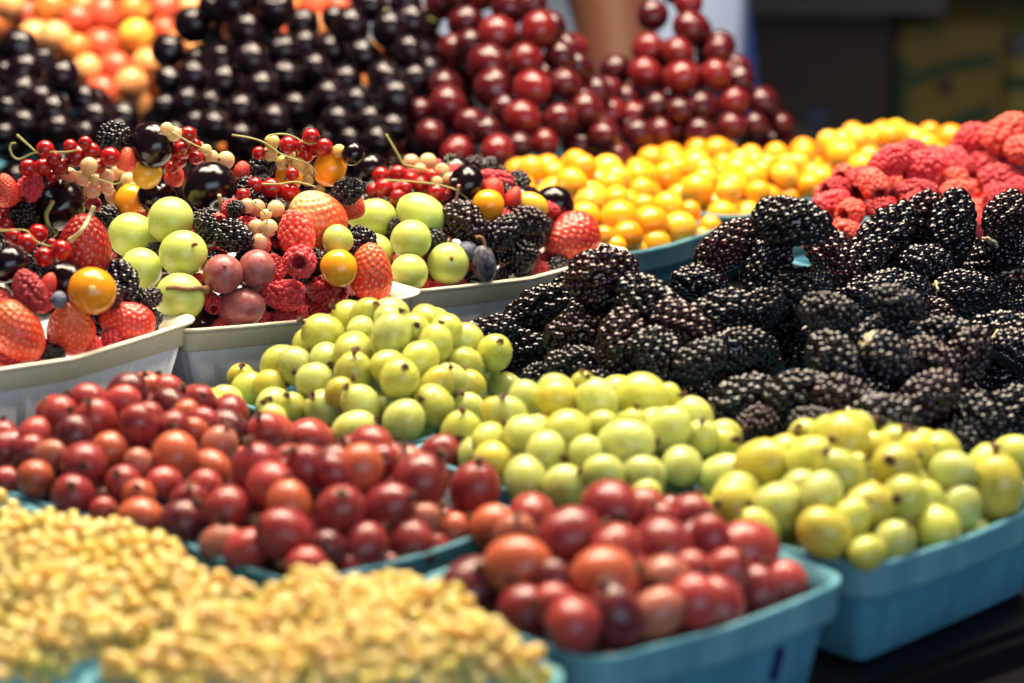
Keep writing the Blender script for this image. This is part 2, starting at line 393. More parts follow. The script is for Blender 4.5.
3|P4|-1058 13030 738 93|1|-52 79 21 27|black||~,5,r
3|P4|-1718 12623 613 85|1|59 -66 -44 16|black||~,3,3
3|P4|-1596 12532 612 85|1|-62 69 13 37|black||~,3,4
3|P4|-1543 12334 534 95|1|6 -83 49 27|black||~,2,3
3|P4|-1411 12430 597 95|1|67 -64 -17 34|black||~,3,5
3|P4|-1242 12392 551 95|1|13 54 29 78|black||~,2,r
3|P4|-1052 12776 593 103|1|-2 -57 72 39|black||~,4,r
3|P4|-1498 12868 1106 103|1|54 -33 77 7|black||~,b,1
3|P4|-1258 12815 1092 103|1|95 31 -2 5|black||~,b,4
3|P4|-1606 13000 1069 93|1|-45 -1 -23 86|black||~,b,0
3|P4|-1848 12814 701 80|1|-27 25 88 29|black||~,4,0
3|P4|-1142 12516 598 84|1|42 -42 65 47|black||~,3,r
3|P4|-1406 12259 485 83|1|-69 68 -5 25|black||~,2,4
3|P4|-1660 12436 522 78|1|-57 69 35 27|black||~,2,2
3|P4|-1849 12676 572 74|1|-48 31 63 53|black||~,3,1
3|P3|-862 12922 976 104|1|88 10 46 6|black||~,b,1
3|P3|-656 12803 971 103|1|52 -38 35 68|black||~,b,3
3|P3|-800 12837 826 103|1|17 25 19 93|black||~,5,2
3|P3|-669 12572 748 101|1|-23 33 90 19|black||~,4,2
3|P3|-605 12423 666 100|1|-50 42 67 34|black||~,3,4
3|P3|-822 12541 615 96|1|-37 43 34 75|black||~,3,2
3|P3|-965 12626 644 96|1|-37 7 90 22|black||~,3,1
3|P3|-906 12370 554 95|1|66 5 21 72|black||~,2,2
3|P3|-544 12939 996 98|1|40 -52 69 30|black||~,b,r
3|P3|-552 12709 866 91|1|-37 40 51 66|black||~,5,4
3|P3|-973 12945 843 93|1|37 34 19 84|black||~,5,1
3|P3|-893 12752 710 92|1|-1 99 -8 8|black||~,4,1
3|P3|-742 12419 546 90|1|76 -26 11 59|black||~,2,3
3|P3|-618 12321 526 89|1|0 -95 30 6|black||~,1,5
3|P3|-485 12359 424 78|1|6 31 82 47|black||~,1,r
3|P3|-689 12194 481 83|1|21 -85 33 36|black||~,1,4
3|P3|-514 12636 728 85|1|74 -65 5 16|black||~,4,3
3|P3|-838 12257 474 72|1|2 33 21 92|black||~,1,3
3|P3|-770 13046 1074 99|1|-19 11 95 23|black||~,b,2
3|P3|-582 13083 1080 93|1|-2 64 63 45|black||~,b,4
3|P3|-962 13052 992 81|1|48 -17 -85 13|black||~,b,0
3|P5|-2632 12811 879 103|1|-23 -1 74 63|black||~,b,1
3|P5|-2576 12635 776 102|1|68 -63 -37 4|black||~,b,3
3|P5|-2350 12463 770 101|1|44 49 65 37|black||~,b,r
3|P5|-2567 12484 688 101|1|-21 84 44 23|black||~,b,2
3|P5|-2613 12304 618 89|1|-81 13 49 29|black||~,3,0
3|P5|-2506 12193 564 88|1|80 -34 26 42|black||~,3,1
3|P5|-2358 12242 628 94|1|-12 -78 29 54|black||~,4,2
3|P5|-2320 12101 554 87|1|89 -29 -24 26|black||~,3,2
3|P5|-2253 12528 633 96|1|-38 39 24 81|black||~,4,4
3|P5|-2171 12340 570 94|1|75 -61 22 14|black||~,3,4
3|P5|-2055 12585 544 85|1|8 -75 58 31|black||~,3,r
3|P5|-2452 12367 665 89|1|32 11 59 74|black||~,4,1
3|P5|-2497 12756 817 69|1|-46 30 76 35|black||~,b,4
3|P5|-2705 12734 740 86|1|41 -44 69 41|black||~,b,0
3|P5|-2593 12080 532 71|1|-95 15 28 7|black||~,2,0
3|P5|-2063 12424 487 78|1|-47 -12 56 67|black||~,2,4
3|P5|-2201 12199 516 72|1|-31 66 56 39|black||~,2,3
2|P6|-3030 14490 896 102|1|54 -37 -12 75|peach||~,b,0
2|P6|-3106 14700 730 104|1|-51 49 66 24|orange||~,3,0
2|P6|-2754 14334 903 107|1|-46 69 -56 4|orange||~,b,1
2|P6|-2815 14146 750 100|1|61 -72 -32 9|peach||~,2,0
2|P6|-2669 14029 766 99|1|-26 13 54 79|peach||~,2,1
2|P6|-2562 14143 851 94|1|-74 28 16 59|red flushed||~,3,2
2|P6|-2423 14269 870 113|1|17 63 10 75|red flushed||~,3,3
2|P6|-2261 14379 886 101|1|52 57 15 62|orange||~,b,3
2|P6|-2098 14493 866 115|1|-23 83 -48 18|red flushed||~,b,4
2|P6|-1973 14735 841 91|1|-36 38 74 42|peach||~,b,r
2|P6|-2210 14091 763 106|1|-79 48 5 37|yellow green||~,2,4
2|P6|-2416 14074 701 118|1|83 -22 15 50|red flushed||~,2,3
2|P6|-2537 13930 715 86|1|23 -40 3 88|orange||~,2,2
2|P6|-2069 14261 770 88|1|18 25 36 88|red flushed||~,3,r
2|P6|-2460 13830 613 86|1|-10 72 53 43|peach||~,1,1
2|P6|-2315 13928 593 105|1|67 -58 38 27|red flushed||~,1,2
2|P6|-2125 13958 630 93|1|7 -58 81 5|peach||~,1,4
2|P6|-2366 13718 491 98|1|-4 10 78 62|red flushed||~,0,0
2|P6|-2203 13791 526 98|1|76 -55 -25 25|peach||~,0,1
2|P6|-1989 14136 704 88|1|-15 63 26 71|peach||~,2,r
2|P6|-2966 14633 818 90|1|30 -53 55 57|red flushed||~,3,1
2|P7|-1213 14807 857 104|1|46 -63 52 36|red flushed||~,0,3
2|P7|-1146 14623 752 84|1|-14 -43 80 39|peach||~,0,4
2|P7|-1296 14680 769 84|1|8 -72 26 63|red flushed||~,0,1
2|P7|-1065 14714 850 84|1|-13 76 13 62|red flushed||~,0,5
13|B1|-1810 8431 978 61|1|-33 -7 -6 94|red||red strawberry with pale seeds at far left edge of left white box
13|B1|-1533 8388 779 111|1.15|-66 -5 -13 73|dark red||big dark red strawberry behind the navelled golden berry, under a pale stem
13|B1|-1697 7957 578 93|1.25|3 -12 -6 99|orange||pointed orange red strawberry at the front left corner of left white box
13|B1|-1544 8126 552 102|1.05|94 27 2 21|orange||blunt orange strawberry below the navelled golden berry on the white rim
13|B1|-1368 8276 527 86|1.15|66 -23 -51 50|red||glossy red strawberry lying sideways at the front right corner of left box
13|B1|-1604 8082 724 35|1|49 13 10 86|red||bright red strawberry tip peeping behind the dark raspberry
8|B1|-1737 8497 976 58|1|-90 36 -25 3|soft red||round red raspberry behind the cherry whose dimple faces out
8|B1|-1659 8009 714 69|1.15|-36 -15 3 92|deep red||dark crimson raspberry standing above the pointed orange strawberry
8|B1|-1519 8535 909 33|1|0 -49 54 69|deep red||small raspberry piece beneath the pale currant sprig in left box
3|B1|-1655 8582 899 98|1|-64 -41 -29 58|black||glossy black cherry with stem dimple facing out, in left white box
3|B1|-1742 8081 792 69|1|-96 -1 27 5|black||shiny black cherry at far left above the dark crimson raspberry
0|B1|-1768 8485 886 51|1|68 40 41 46|black||blackberry tucked left of the cherry with the facing dimple
0|B1|-1614 9368 680 56|1|25 -61 -30 69|black||blackberry in shadow between big dark strawberry and green grapes
5|B1|-1461 8107 689 83|1|-44 -21 -54 68|deep orange||large golden berry with round navel, resting on two strawberries
1|B1|-1567 8055 670 31|1|-42 21 -62 63|dusky blue||small dusky blueberry beside the large navelled golden berry
10|B1|-1668 8460 1125 32|1|-48 -56 -43 52||ra|
10|B1|-1735 8473 1054 32|1|-71 37 -43 42||ra|
10|B1|-1689 8510 1050 32|1|-47 -9 76 45||ra|
10|B1|-1631 8529 1050 32|1|26 88 17 35||ra|
10|B1|-1567 8524 1088 40|1|-59 -64 49 0||ra|
10|B1|-1511 8498 1111 32|1|-60 -41 -67 17||ra|
10|B1|-1437 8459 1096 36|1|-18 -47 78 36||ra|
10|B1|-1484 8471 1061 29|1|59 2 -66 47||ra|
10|B1|-1644 8491 1087 29|1|-77 37 52 1||ra|
10|B1|-1661 8546 1010 25|1|-2 42 -71 56||ra|
10|B1|-1583 8486 1131 25|1|-30 -46 -82 18||ra|
10|B1|-1525 8462 1147 25|1|-54 -57 -27 56||ra|
10|B1|-1687 8349 839 36|1|25 -40 -53 70||rb|
10|B1|-1757 8258 848 32|1|32 -69 -12 64||rb|
10|B1|-1703 8231 833 35|1|37 57 -60 43||rb|
10|B1|-1800 8527 844 25|1|42 22 84 26||rb|
10|B1|-1816 8413 858 29|1|75 17 -52 36||rb|
10|B1|-1574 8173 821 35|1|7 85 52 9||rb|
10|B1|-1637 8183 793 35|1|84 43 -24 22||rb|
10|B1|-1835 8462 902 29|1|-50 -86 -15 1||rb|
10|B1|-1627 8291 816 21|1|-42 -75 -1 52||rb|
14|B1|-1507 8421 1071 32|1|19 -49 74 42||wa|
14|B1|-1606 8560 1011 29|1|-47 -77 43 6||wa|
14|B1|-1540 8453 1021 29|1|59 -33 66 31||wa|
14|B1|-1517 8517 965 33|1|-70 16 -61 34||wa|
14|B1|-1455 8484 1019 29|1|-35 55 71 25||wa|
14|B1|-1588 9495 837 32|1|84 20 -40 29||wa|
14|B1|-1537 9473 809 36|1|-69 10 -69 18||wa|
14|B1|-1610 9502 737 32|1|-67 16 60 41||wa|
14|B1|-1461 8505 974 25|1|8 -14 -25 96||wa|
14|B1|-1498 8497 1005 22|1|61 25 61 44||wa|
14|B1|-1567 9497 771 28|1|-45 -63 -17 61||wa|
0|B2|-1549 9232 1035 66|1.1|-38 63 12 67|black||blackberry at the very back beside the largest rear cherry
0|B2|-1143 8795 764 52|1.1|-93 -4 7 36|black||blackberry between green grapes and the hanging cherry stem
0|B2|-1038 8757 741 71|1.15|-43 29 -73 45|black||large blackberry above the two dusky red grapes
0|B2|-1041 8870 821 38|1|54 -23 68 44|black||small blackberry under the bright red currants in middle box
0|B2|-983 9297 900 51|1.15|-57 46 -45 51|black||blackberry below the yellowish currants at the back of middle box
0|B2|-769 9241 791 43|1.5|69 -12 72 2|black||blackberry half hidden behind the pale shouldered strawberry
0|B2|-635 9131 837 58|1.15|-33 55 -18 75|black||blackberry behind the small strawberry next to oval green grape
3|B2|-1402 9250 996 90|1|-22 54 66 47|black||big black cherry at the back with bright lamp reflections
3|B2|-1408 9366 761 84|0.85|92 6 16 36|black||flattened black cherry wedged between golden berry and green grape
3|B2|-1163 9084 862 104|1|-15 29 -88 34|black||biggest black cherry, stem hanging down over the blackberries
3|B2|-614 9140 981 46|1|-6 92 15 36|black||small black cherry behind the rear golden berry
3|B2|-599 9972 762 68|1|10 -24 19 95|black||black cherry between golden berry and red currants at the back
13|B2|-1503 9210 944 47|1|-32 11 -1 94|orange||orange strawberry wedge between red currants and rear black cherry
13|B2|-1337 9369 850 48|1|-10 13 -3 99|red||red strawberry hidden between the two rear black cherries
13|B2|-1058 9256 891 39|1|68 8 6 73|red||small red strawberry right of the biggest black cherry
13|B2|-745 9017 743 111|1.1|-90 -21 32 22|pale||large pale shouldered orange strawberry in the middle of the box
13|B2|-626 9202 767 63|1|61 -2 -6 79|orange||small orange strawberry left of the oval green grape
13|B2|-546 8977 539 100|1.2|-99 -8 -3 10|orange||upright orange strawberry at the front right corner of middle box
5|B2|-1437 9297 872 59|1|0 8 87 48|lemon yellow||golden berry just below the rear black cherry
5|B2|-1525 9423 733 68|1.15|-90 1 -8 42|deep orange||deep orange golden berry left of the flattened cherry
5|B2|-880 9321 855 55|1|79 54 18 24|golden yellow||golden berry behind the bright red currants
5|B2|-709 9211 912 66|1.1|57 10 31 76|deep orange||tall golden berry crowning the heap of middle box
5|B2|-649 8762 617 71|1|-39 -70 49 34|golden yellow||glossy golden berry leaning on the upright orange strawberry
7|B2|-1297 8913 765 87|1|6 16 -13 98|green||topmost green grape of the cluster below the black cherries
7|B2|-1448 8986 687 88|1.1|-32 -47 -6 82|green||left green grape beside the big dark strawberry
7|B2|-1221 8684 689 89|1|86 45 22 14|green||central green grape of the cluster, above the scarred one
7|B2|-1385 8726 622 78|1|-14 -4 -57 81|green||green grape with tiny brown dot facing out
7|B2|-1218 8546 555 92|1|-85 -43 -22 20|green||front green grape with a brown stalk lying across it
7|B2|-1409 8827 505 91|1|63 39 -35 57|green||green grape in shadow under the one with a dot
7|B2|-1505 8967 549 54|1|-88 25 -34 20|green||green grape sliver behind the navelled golden berry
7|B2|-662 8915 691 57|1|71 -16 -52 45|green||green grape peeping between raspberries and oval grapes
12|B2|-1066 8616 629 74|1|-6 9 -47 88|dusky red||round dusky red grape beside the central green grape
12|B2|-947 8677 634 71|1|-81 -4 -38 44|dusky red||darker red grape left of the hollow raspberry
12|B2|-1005 8629 497 74|1.2|-72 13 -62 27|dusky red||oval red grape lying on the front rim
12|B2|-975 8740 526 45|1|26 -75 60 1|dusky red||red grape almost hidden behind the front oval one
8|B2|-815 8854 728 83|1.1|-99 -4 10 6|coral red||large coral raspberry above the hollow one
8|B2|-787 8685 659 74|1|13 -15 75 63|soft red||hollow raspberry with its open cup facing out
8|B2|-857 8720 524 71|1.25|-67 -38 55 31|soft red||raspberry lying sideways on the front rim
8|B2|-701 8834 515 76|1.1|18 -65 20 71|deep red||raspberry at the rim with its hollow turned right
10|B2|-1262 9240 1037 35|1|-17 49 36 77||rc|
10|B2|-1290 9283 970 39|1|-10 -6 -99 8||rc|
10|B2|-1311 9311 921 31|1|-23 41 -88 3||rc|
10|B2|-1242 9295 936 28|1|-36 31 69 55||rc|
10|B2|-1218 9359 928 28|1|51 -47 48 54||rc|
10|B2|-1343 9331 889 28|1|-41 7 -87 25||rc|
10|B2|-1240 9264 993 27|1|-95 7 -20 23||rc|
10|B2|-780 9202 1036 35|1|-59 -13 -66 44||rd|
10|B2|-873 9236 998 35|1|17 -30 -90 28||rd|
10|B2|-807 9272 956 35|1|47 -63 -14 61||rd|
10|B2|-729 9185 1000 35|1|-5 -12 -4 99||rd|
10|B2|-818 9222 997 27|1|-82 -23 -33 41||rd|
10|B2|-772 9234 979 27|1|34 55 -63 44||rd|
10|B2|-987 9232 967 27|1|79 31 50 17||rd|
10|B2|-850 9128 904 27|1|-11 -76 -32 55||re|
10|B2|-990 9087 869 31|1|-47 52 61 37||re|
10|B2|-931 9107 854 39|1|-55 -4 50 67||re|
10|B2|-864 9131 829 43|1|-18 6 -89 40||re|
10|B2|-1026 8986 851 27|1|-22 74 34 54||re|
10|B2|-918 9375 820 28|1|-54 -30 -52 58||re|
14|B2|-1242 9335 968 32|1|-66 -22 -64 33||wb|
14|B2|-1172 9247 949 27|1|61 59 49 20||wb|
14|B2|-1121 9267 933 35|1|-63 19 37 65||wb|
14|B2|-1312 9208 1047 31|1|-97 -18 4 15||wb|
14|B2|-1333 9169 1073 27|1|58 29 -74 17||wb|
14|B2|-1191 9220 982 23|1|-14 -65 40 63||wb|
14|B2|-936 9244 1009 31|1|-25 -53 -31 75||wc|
14|B2|-948 9268 957 31|1|70 -47 -53 9||wc|
14|B2|-899 9281 919 31|1|-48 -16 -72 47||wc|
14|B2|-835 9223 922 31|1|-3 -86 -48 14||wc|
14|B2|-671 9178 985 27|1|-20 25 55 77||wc|
14|B2|-798 9231 857 23|1|52 -26 -79 20||wc|
14|B2|-750 9206 830 20|1|1 0 96 27||wc|
14|B2|-869 9264 954 23|1|-20 -42 -88 10||wc|
14|B2|-807 9256 895 24|1|-1 -62 2 78||wc|
14|B2|-1004 8918 822 30|1|67 21 52 49||wd|
14|B2|-972 8964 805 34|1|-34 3 89 29||wd|
14|B2|-897 8937 806 34|1|65 -52 18 53||wd|
14|B2|-961 8818 762 30|1|25 93 8 24||wd|
14|B2|-910 8789 765 34|1|7 66 -46 58||wd|
14|B2|-942 8762 717 34|1|22 -86 46 6||wd|
14|B2|-930 8883 795 23|1|-92 -25 -28 5||wd|
7|B3|-572 9601 626 82|1.22|36 61 18 68|green||oval green grape lying left of the red currants
7|B3|-368 9517 664 81|1.25|-53 -27 -80 2|green||oval green grape tilted down right below the red currants
7|B3|-403 9351 594 80|1|43 35 -45 70|green||round green grape in the middle of the right box cluster
7|B3|-571 9475 520 77|1.15|18 78 2 60|green||green grape behind the upright orange strawberry
7|B3|-257 9388 487 84|1|29 29 -45 79|green||lowest right green grape next to the dark finger grape
7|B3|-408 9263 479 75|1|-32 -18 -45 81|green||green grape on the rim below the round middle one
0|B3|-190 9498 635 89|1.15|37 75 47 27|reddish black||large blackberry below the pinkish cherry stem
0|B3|-37 9542 584 73|1.2|22 28 30 89|black||blackberry under the round golden berry in right box
0|B3|74 9648 607 66|1.3|8 77 -11 63|reddish black||reddish blackberry touching the big front strawberry
0|B3|41 9604 466 74|1.15|-83 -21 -43 28|black||blackberry at the rim with whiskery hairs
3|B3|-189 9680 755 78|1|81 10 -44 38|black||blue black cherry with a stem lying over the blackberry
5|B3|-98 9615 681 65|1|64 42 -61 19|deep orange||round golden berry on the blackberries of right box
5|B3|75 9751 648 58|1.25|-31 56 -51 58|lemon yellow||oval yellow berry behind the reddish blackberry
13|B3|248 9841 493 122|1.05|41 -17 -73 52|red||large red strawberry at the right end of the white boxes
13|B3|-78 9708 725 49|1|100 1 -2 5|red||strawberry top peeping behind the round golden berry
13|B3|8 9712 694 45|1|67 14 11 72|red||strawberry sliver left of the oval yellow berry
1|B3|-181 9411 535 44|1|-44 1 -11 89|dusky blue||dusky blueberry between green grape and blackberries
4|B3|-112 9379 489 48|1.45|-96 -3 7 26|dark blue||dark blue finger grape standing with its stalk up
10|B3|-549 9890 748 38|1|-50 -47 67 28||rg|
10|B3|-475 9840 766 38|1|49 3 -81 33||rg|
10|B3|-529 9741 726 41|1|48 81 -9 33||rg|
10|B3|-573 9788 704 33|1|65 71 28 4||rg|
10|B3|-334 9749 771 37|1|50 76 4 41||rg|
10|B3|-378 9698 752 33|1|71 61 -5 35||rg|
10|B3|-310 9625 729 37|1|-5 56 -13 82||rg|
10|B3|-467 9639 705 37|1|-8 49 50 71||rg|
10|B3|-417 9752 762 29|1|-70 16 -69 5||rg|
10|B3|-440 9693 736 29|1|18 0 -90 39||rg|
14|B3|-427 9993 783 38|1|85 3 -47 25||we|
14|B3|-353 9929 800 38|1|31 -83 18 42||we|
14|B3|-290 9799 787 33|1|-58 72 -12 36||we|
14|B3|-256 9757 757 33|1|-67 -52 -51 12||we|
14|B3|-383 9826 786 29|1|-54 63 32 45||we|
14|B3|-308 9699 760 25|1|53 10 63 55||we|
11|RF|19 6239 203 62|1|83 53 17 5|deep red||~h,1,1
11|RF|106 6121 224 72|1|16 68 -71 8|bright red||~,0,0
11|RF|528 6221 232 70|1|53 -31 -60 51|orange red||~h,1,5
11|RF|236 5909 195 65|1|-83 -20 -39 34|deep red||~,0,4
11|RF|637 6361 198 61|1|-56 45 -25 65|deep red||~h,1,r
11|RF|426 6062 225 72|1|75 41 -30 42|bright red||~,0,r
11|RF|315 5978 262 70|1|64 -43 -2 63|dark purple||~,0,5
11|RF|190 6007 256 69|1|71 -65 22 13|deep red||~h,0,2
11|RF|158 6127 339 65|1|23 65 -24 68|deep red||~h,3,1
11|RF|313 6147 372 64|1|-46 26 85 3|deep red||~h,3,3
11|RF|503 6356 387 62|1|-43 -87 17 14|dark purple||~h,5,4
11|RF|320 6526 336 63|1|30 -14 -12 94|deep red||~h,5,3
11|RF|186 5892 299 61|1|53 79 0 30|pale pink||~,0,3
11|RF|506 6474 423 70|1|-57 -1 -53 63|deep red||~,b,r
11|RF|277 6083 468 68|1|33 6 -85 41|bright red||~,4,1
11|RF|380 6508 436 66|1|-88 19 43 6|bright red||~,b,2
11|RF|1 6135 285 51|1|-23 -4 -54 81|deep red||~h,1,0
11|RF|547 6273 440 56|1|71 -19 2 68|deep red||~,5,r
11|RF|303 6023 365 53|1|-6 9 27 96|deep red||~h,2,2
11|RF|422 6396 445 49|1|40 -14 -16 89|deep red||~,b,3
11|RF|460 6605 398 50|1|69 70 12 16|dark purple||~h,b,4
11|RM|-854 6816 208 72|1|-57 14 7 80|bright red||~,1,0
11|RM|-447 6580 239 72|1|27 -3 20 94|bright red||~h,0,4
11|RM|-602 6543 236 62|1|43 -10 20 88|pale pink||~h,0,1
11|RM|-220 6832 208 61|1|23 -30 51 78|deep red||~h,1,r
11|RM|-300 6653 220 66|1|-15 -3 99 3|deep red||~,0,r
11|RM|-718 6552 216 61|1|-91 11 32 23|deep red||~,0,0
11|RM|-539 6594 333 72|1|-51 15 -19 82|deep red||~h,2,3
11|RM|-380 6675 308 64|1|-55 12 -9 82|deep red||~h,3,3
11|RM|-265 6865 314 68|1|-93 -17 20 25|bright red||~h,4,r
11|RM|-598 6756 366 67|1|-35 78 -46 24|deep red||~h,4,2
11|RM|-198 6761 293 62|1|85 11 -16 49|bright red||~h,3,r
11|RM|-396 6846 366 71|1|49 -17 -10 85|bright red||~h,5,4
11|RM|-845 6745 306 61|1|61 9 72 31|deep red||~h,3,2
11|RM|-668 6843 412 65|1|4 -1 13 99|deep red||~h,6,2
11|RM|-783 6874 391 66|1|-27 91 32 3|orange red||~h,6,0
11|RM|-485 7108 403 70|1|20 -13 -30 92|deep red||~h,b,2
11|RM|-312 6914 429 65|1|82 11 -18 54|pale pink||~,7,r
11|RM|-777 6682 368 60|1|-79 -43 -7 43|deep red||~,4,1
11|RM|-532 6802 471 68|1|-22 32 -21 90|dark purple||~,7,3
11|RM|-673 6518 321 61|1|95 -12 12 24|deep red||~h,1,2
11|RM|-466 6743 375 62|1|-71 -53 43 13|deep red||~h,5,3
11|RM|-686 6957 434 55|1|-42 -44 77 20|deep red||~,7,1
11|RM|-369 7023 427 50|1|1 -11 28 95|deep red||~h,b,4
11|RM|-770 6595 311 53|1|-47 -40 43 66|deep red||~h,2,1
11|RM|-417 6531 335 50|1|78 50 -16 32|bright red||~h,2,4
11|RL|-1395 7186 260 65|1|39 -21 36 82|dark purple||~h,1,1
11|RL|-1150 7110 272 62|1|-32 26 -37 83|deep red||~h,0,r
11|RL|-1278 7147 278 65|1|-69 47 -31 45|bright red||~h,1,3
11|RL|-1489 7283 239 64|1|-7 -90 -44 4|deep red||~,1,0
11|RL|-1195 6949 212 66|1|-88 33 -31 17|deep red||~h,0,3
11|RL|-859 7280 228 69|1|-5 -80 48 36|bright red||~h,1,r
11|RL|-1343 7053 232 62|1|-86 -33 -30 24|orange red||~h,0,0
11|RL|-1035 7104 302 67|1|50 -30 -77 26|pale pink||~h,1,5
11|RL|-1263 6999 292 61|1|90 29 -26 21|pale pink||~,0,1
11|RL|-1146 6995 315 69|1|-7 40 -28 87|deep red||~h,0,5
11|RL|-1177 7228 427 71|1|-36 6 56 75|bright red||~h,4,4
11|RL|-1208 7492 433 70|1|94 -12 -7 31|dark purple||~h,7,1
11|RL|-1263 7325 429 62|1|-90 -37 13 15|deep red||~h,5,3
11|RL|-1474 7279 360 69|1|-13 -34 58 72|deep red||~h,4,2
11|RL|-1029 7537 444 66|1|67 -4 -34 66|deep red||~h,7,4
11|RL|-980 7279 356 61|1|69 -9 13 70|deep red||~h,3,5
11|RL|-917 7466 439 63|1|48 -66 41 42|deep red||~,7,r
11|RL|-1464 7384 458 66|1|-85 -38 0 37|bright red||~,7,0
11|RL|-1236 7400 521 68|1|57 22 31 73|dark purple||~,b,2
11|RL|-1385 7138 367 63|1|-99 -7 -9 5|dark purple||~h,2,3
11|RL|-1215 7619 470 65|1|-51 -48 61 37|orange red||~,b,3
11|RL|-788 7344 409 67|1|90 24 -22 30|bright red||~,5,r
11|RL|-1348 7343 512 61|1|-18 -46 -5 87|deep red||~,b,0
11|RL|-1264 7147 392 60|1|-78 -22 -59 2|deep red||~h,3,1
11|RL|-1151 7105 382 57|1|-53 -24 70 41|orange red||~h,3,3
11|RL|-1160 7330 469 50|1|32 73 1 60|deep red||~,6,3
11|RL|-864 7255 337 53|1|-35 -71 -33 51|orange red||~h,3,r
11|RL|-865 7423 351 50|1|68 -65 24 22|deep red||~h,4,r
11|RL|-1004 7426 495 51|1|-83 -45 -22 24|deep red||~,b,r
11|RL|-1126 7547 492 52|1|-16 -17 29 93|bright red||~,b,4
11|RL|-1533 7211 300 49|1|-64 -4 54 53|deep red||~h,2,1
6|GR|1016 6609 210 64|1|23 71 -62 23|pale green||~,0,3
6|GR|1325 6850 220 63|1|21 64 56 49|pale green||~,1,5
6|GR|865 6837 248 69|1|-23 -79 54 19|yellow green||~h,1,0
6|GR|1153 6749 241 68|1|86 17 -10 47|yellow green||~,0,r
6|GR|864 6711 222 60|1|72 6 64 27|yellow green||~,0,1
6|GR|981 6716 242 59|1|-96 -14 -23 1|yellow green||~h,0,2
6|GR|1209 6841 301 62|1|-36 -29 71 53|pale green||~h,2,4
6|GR|1070 6678 301 65|1|-31 19 -10 93|pale green||~h,1,3
6|GR|920 6641 299 63|1|-94 21 -5 25|yellow green||~h,1,2
6|GR|1231 6981 374 67|1|-87 -28 13 39|yellow green||~h,5,3
6|GR|1071 6886 384 61|1|23 23 -6 95|pale green||~h,4,3
6|GR|751 6781 204 58|1|72 58 -16 33|yellow green||~h,0,0
6|GR|837 7057 413 70|1|-91 25 -13 30|golden green||~,6,1
6|GR|1294 7167 407 59|1|18 -21 -10 96|golden green||~h,7,4
6|GR|1108 7013 458 59|1|-16 -58 -23 76|golden green||~,7,1
6|GR|1066 7200 456 68|1|36 46 33 74|yellow green||~h,b,4
6|GR|1318 7053 436 67|1|-17 -29 -41 85|yellow green||~,7,r
6|GR|928 7174 437 64|1|-42 -33 -15 83|yellow green||~,b,1
6|GR|1225 6928 477 60|1|73 64 -22 12|golden green||~,7,3
6|GR|1185 7103 440 63|1|96 24 11 3|yellow green||~,7,2
6|GR|800 6752 301 59|1|11 -72 -26 64|pale green||~,2,2
6|GR|1451 6991 412 60|1|90 -37 19 8|yellow green||~,6,4
6|GR|979 7086 488 59|1|37 52 3 77|yellow green||~,b,2
6|GR|1065 6743 396 48|1|67 -5 39 62|golden green||~h,4,4
6|GR|1025 6569 308 51|1|-76 -28 52 26|golden green||~h,0,4
6|GR|1211 6858 401 49|1|27 -40 32 81|yellow green||~h,5,4
6|GR|1199 7299 429 54|1|-9 -5 46 88|pale green||~h,b,r
6|GR|901 6982 460 49|1|65 -66 -25 26|yellow green||~h,7,0
6|GR|1022 6832 454 48|1|-92 -20 -29 19|yellow green||~h,5,2
6|GM|12 7407 238 64|1|-74 -65 12 15|pale green||~h,1,0
6|GM|525 7165 223 59|1|-1 14 47 87|yellow green||~h,0,5
6|GM|627 7275 215 60|1|-22 52 9 82|pale green||~,0,r
6|GM|426 7147 282 68|1|-83 9 21 52|yellow green||~h,0,4
6|GM|412 7280 326 67|1|20 -28 -2 94|yellow green||~h,1,2
6|GM|191 7142 317 59|1|-74 49 -11 46|yellow green||~h,0,2
6|GM|207 7297 365 68|1|54 -20 -18 80|pale green||~h,2,4
6|GM|-14 7291 323 59|1|76 -63 -6 14|yellow green||~h,2,2
6|GM|535 7194 335 67|1|-42 45 61 49|pale green||~h,1,5
6|GM|517 7337 370 60|1|-4 -5 31 95|yellow green||~h,3,2
6|GM|389 7567 426 64|1|35 89 28 10|golden green||~h,6,4
6|GM|451 7290 448 62|1|-68 68 -7 26|pale green||~h,5,3
6|GM|279 7519 457 69|1|-22 -32 40 83|yellow green||~h,6,3
6|GM|678 7365 387 61|1|33 49 33 74|yellow green||~,3,r
6|GM|353 7690 435 69|1|-14 -21 -48 84|yellow green||~,b,4
6|GM|579 7443 431 62|1|-40 39 -34 76|yellow green||~h,5,4
6|GM|93 7308 409 61|1|22 3 98 4|golden green||~h,4,2
6|GM|143 7587 475 63|1|7 -67 0 74|pale green||~h,b,1
6|GM|576 7312 466 66|1|48 -20 -4 85|pale green||~,5,r
6|GM|-40 7506 417 59|1|-21 75 -58 24|golden green||~,6,0
6|GM|501 7528 467 49|1|-18 -42 86 22|yellow green||~,6,r
6|GM|354 7328 431 51|1|-51 -75 -3 41|yellow green||~h,4,4
6|GM|380 7201 473 54|1|-43 12 2 90|yellow green||~,5,2
6|GM|92 7511 395 51|1|54 14 -30 77|pale green||~h,5,0
6|GM|238 7662 468 48|1|81 10 -16 56|yellow green||~,b,3
6|GM|601 7305 318 48|1|47 -53 -41 57|pale green||~h,1,r
6|GL|-228 7867 294 62|1|-32 55 69 35|yellow green||~h,0,r
6|GL|-330 7790 291 61|1|-79 -36 -39 31|yellow green||~,0,5
6|GL|-126 8014 290 68|1|41 -43 -34 73|golden green||~h,1,r
6|GL|-524 7998 357 63|1|-29 -22 -70 61|pale green||~h,2,2
6|GL|-367 7684 233 63|1|-66 2 15 74|pale green||~h,0,3
6|GL|-468 7761 275 59|1|-10 -11 60 79|pale green||~h,0,2
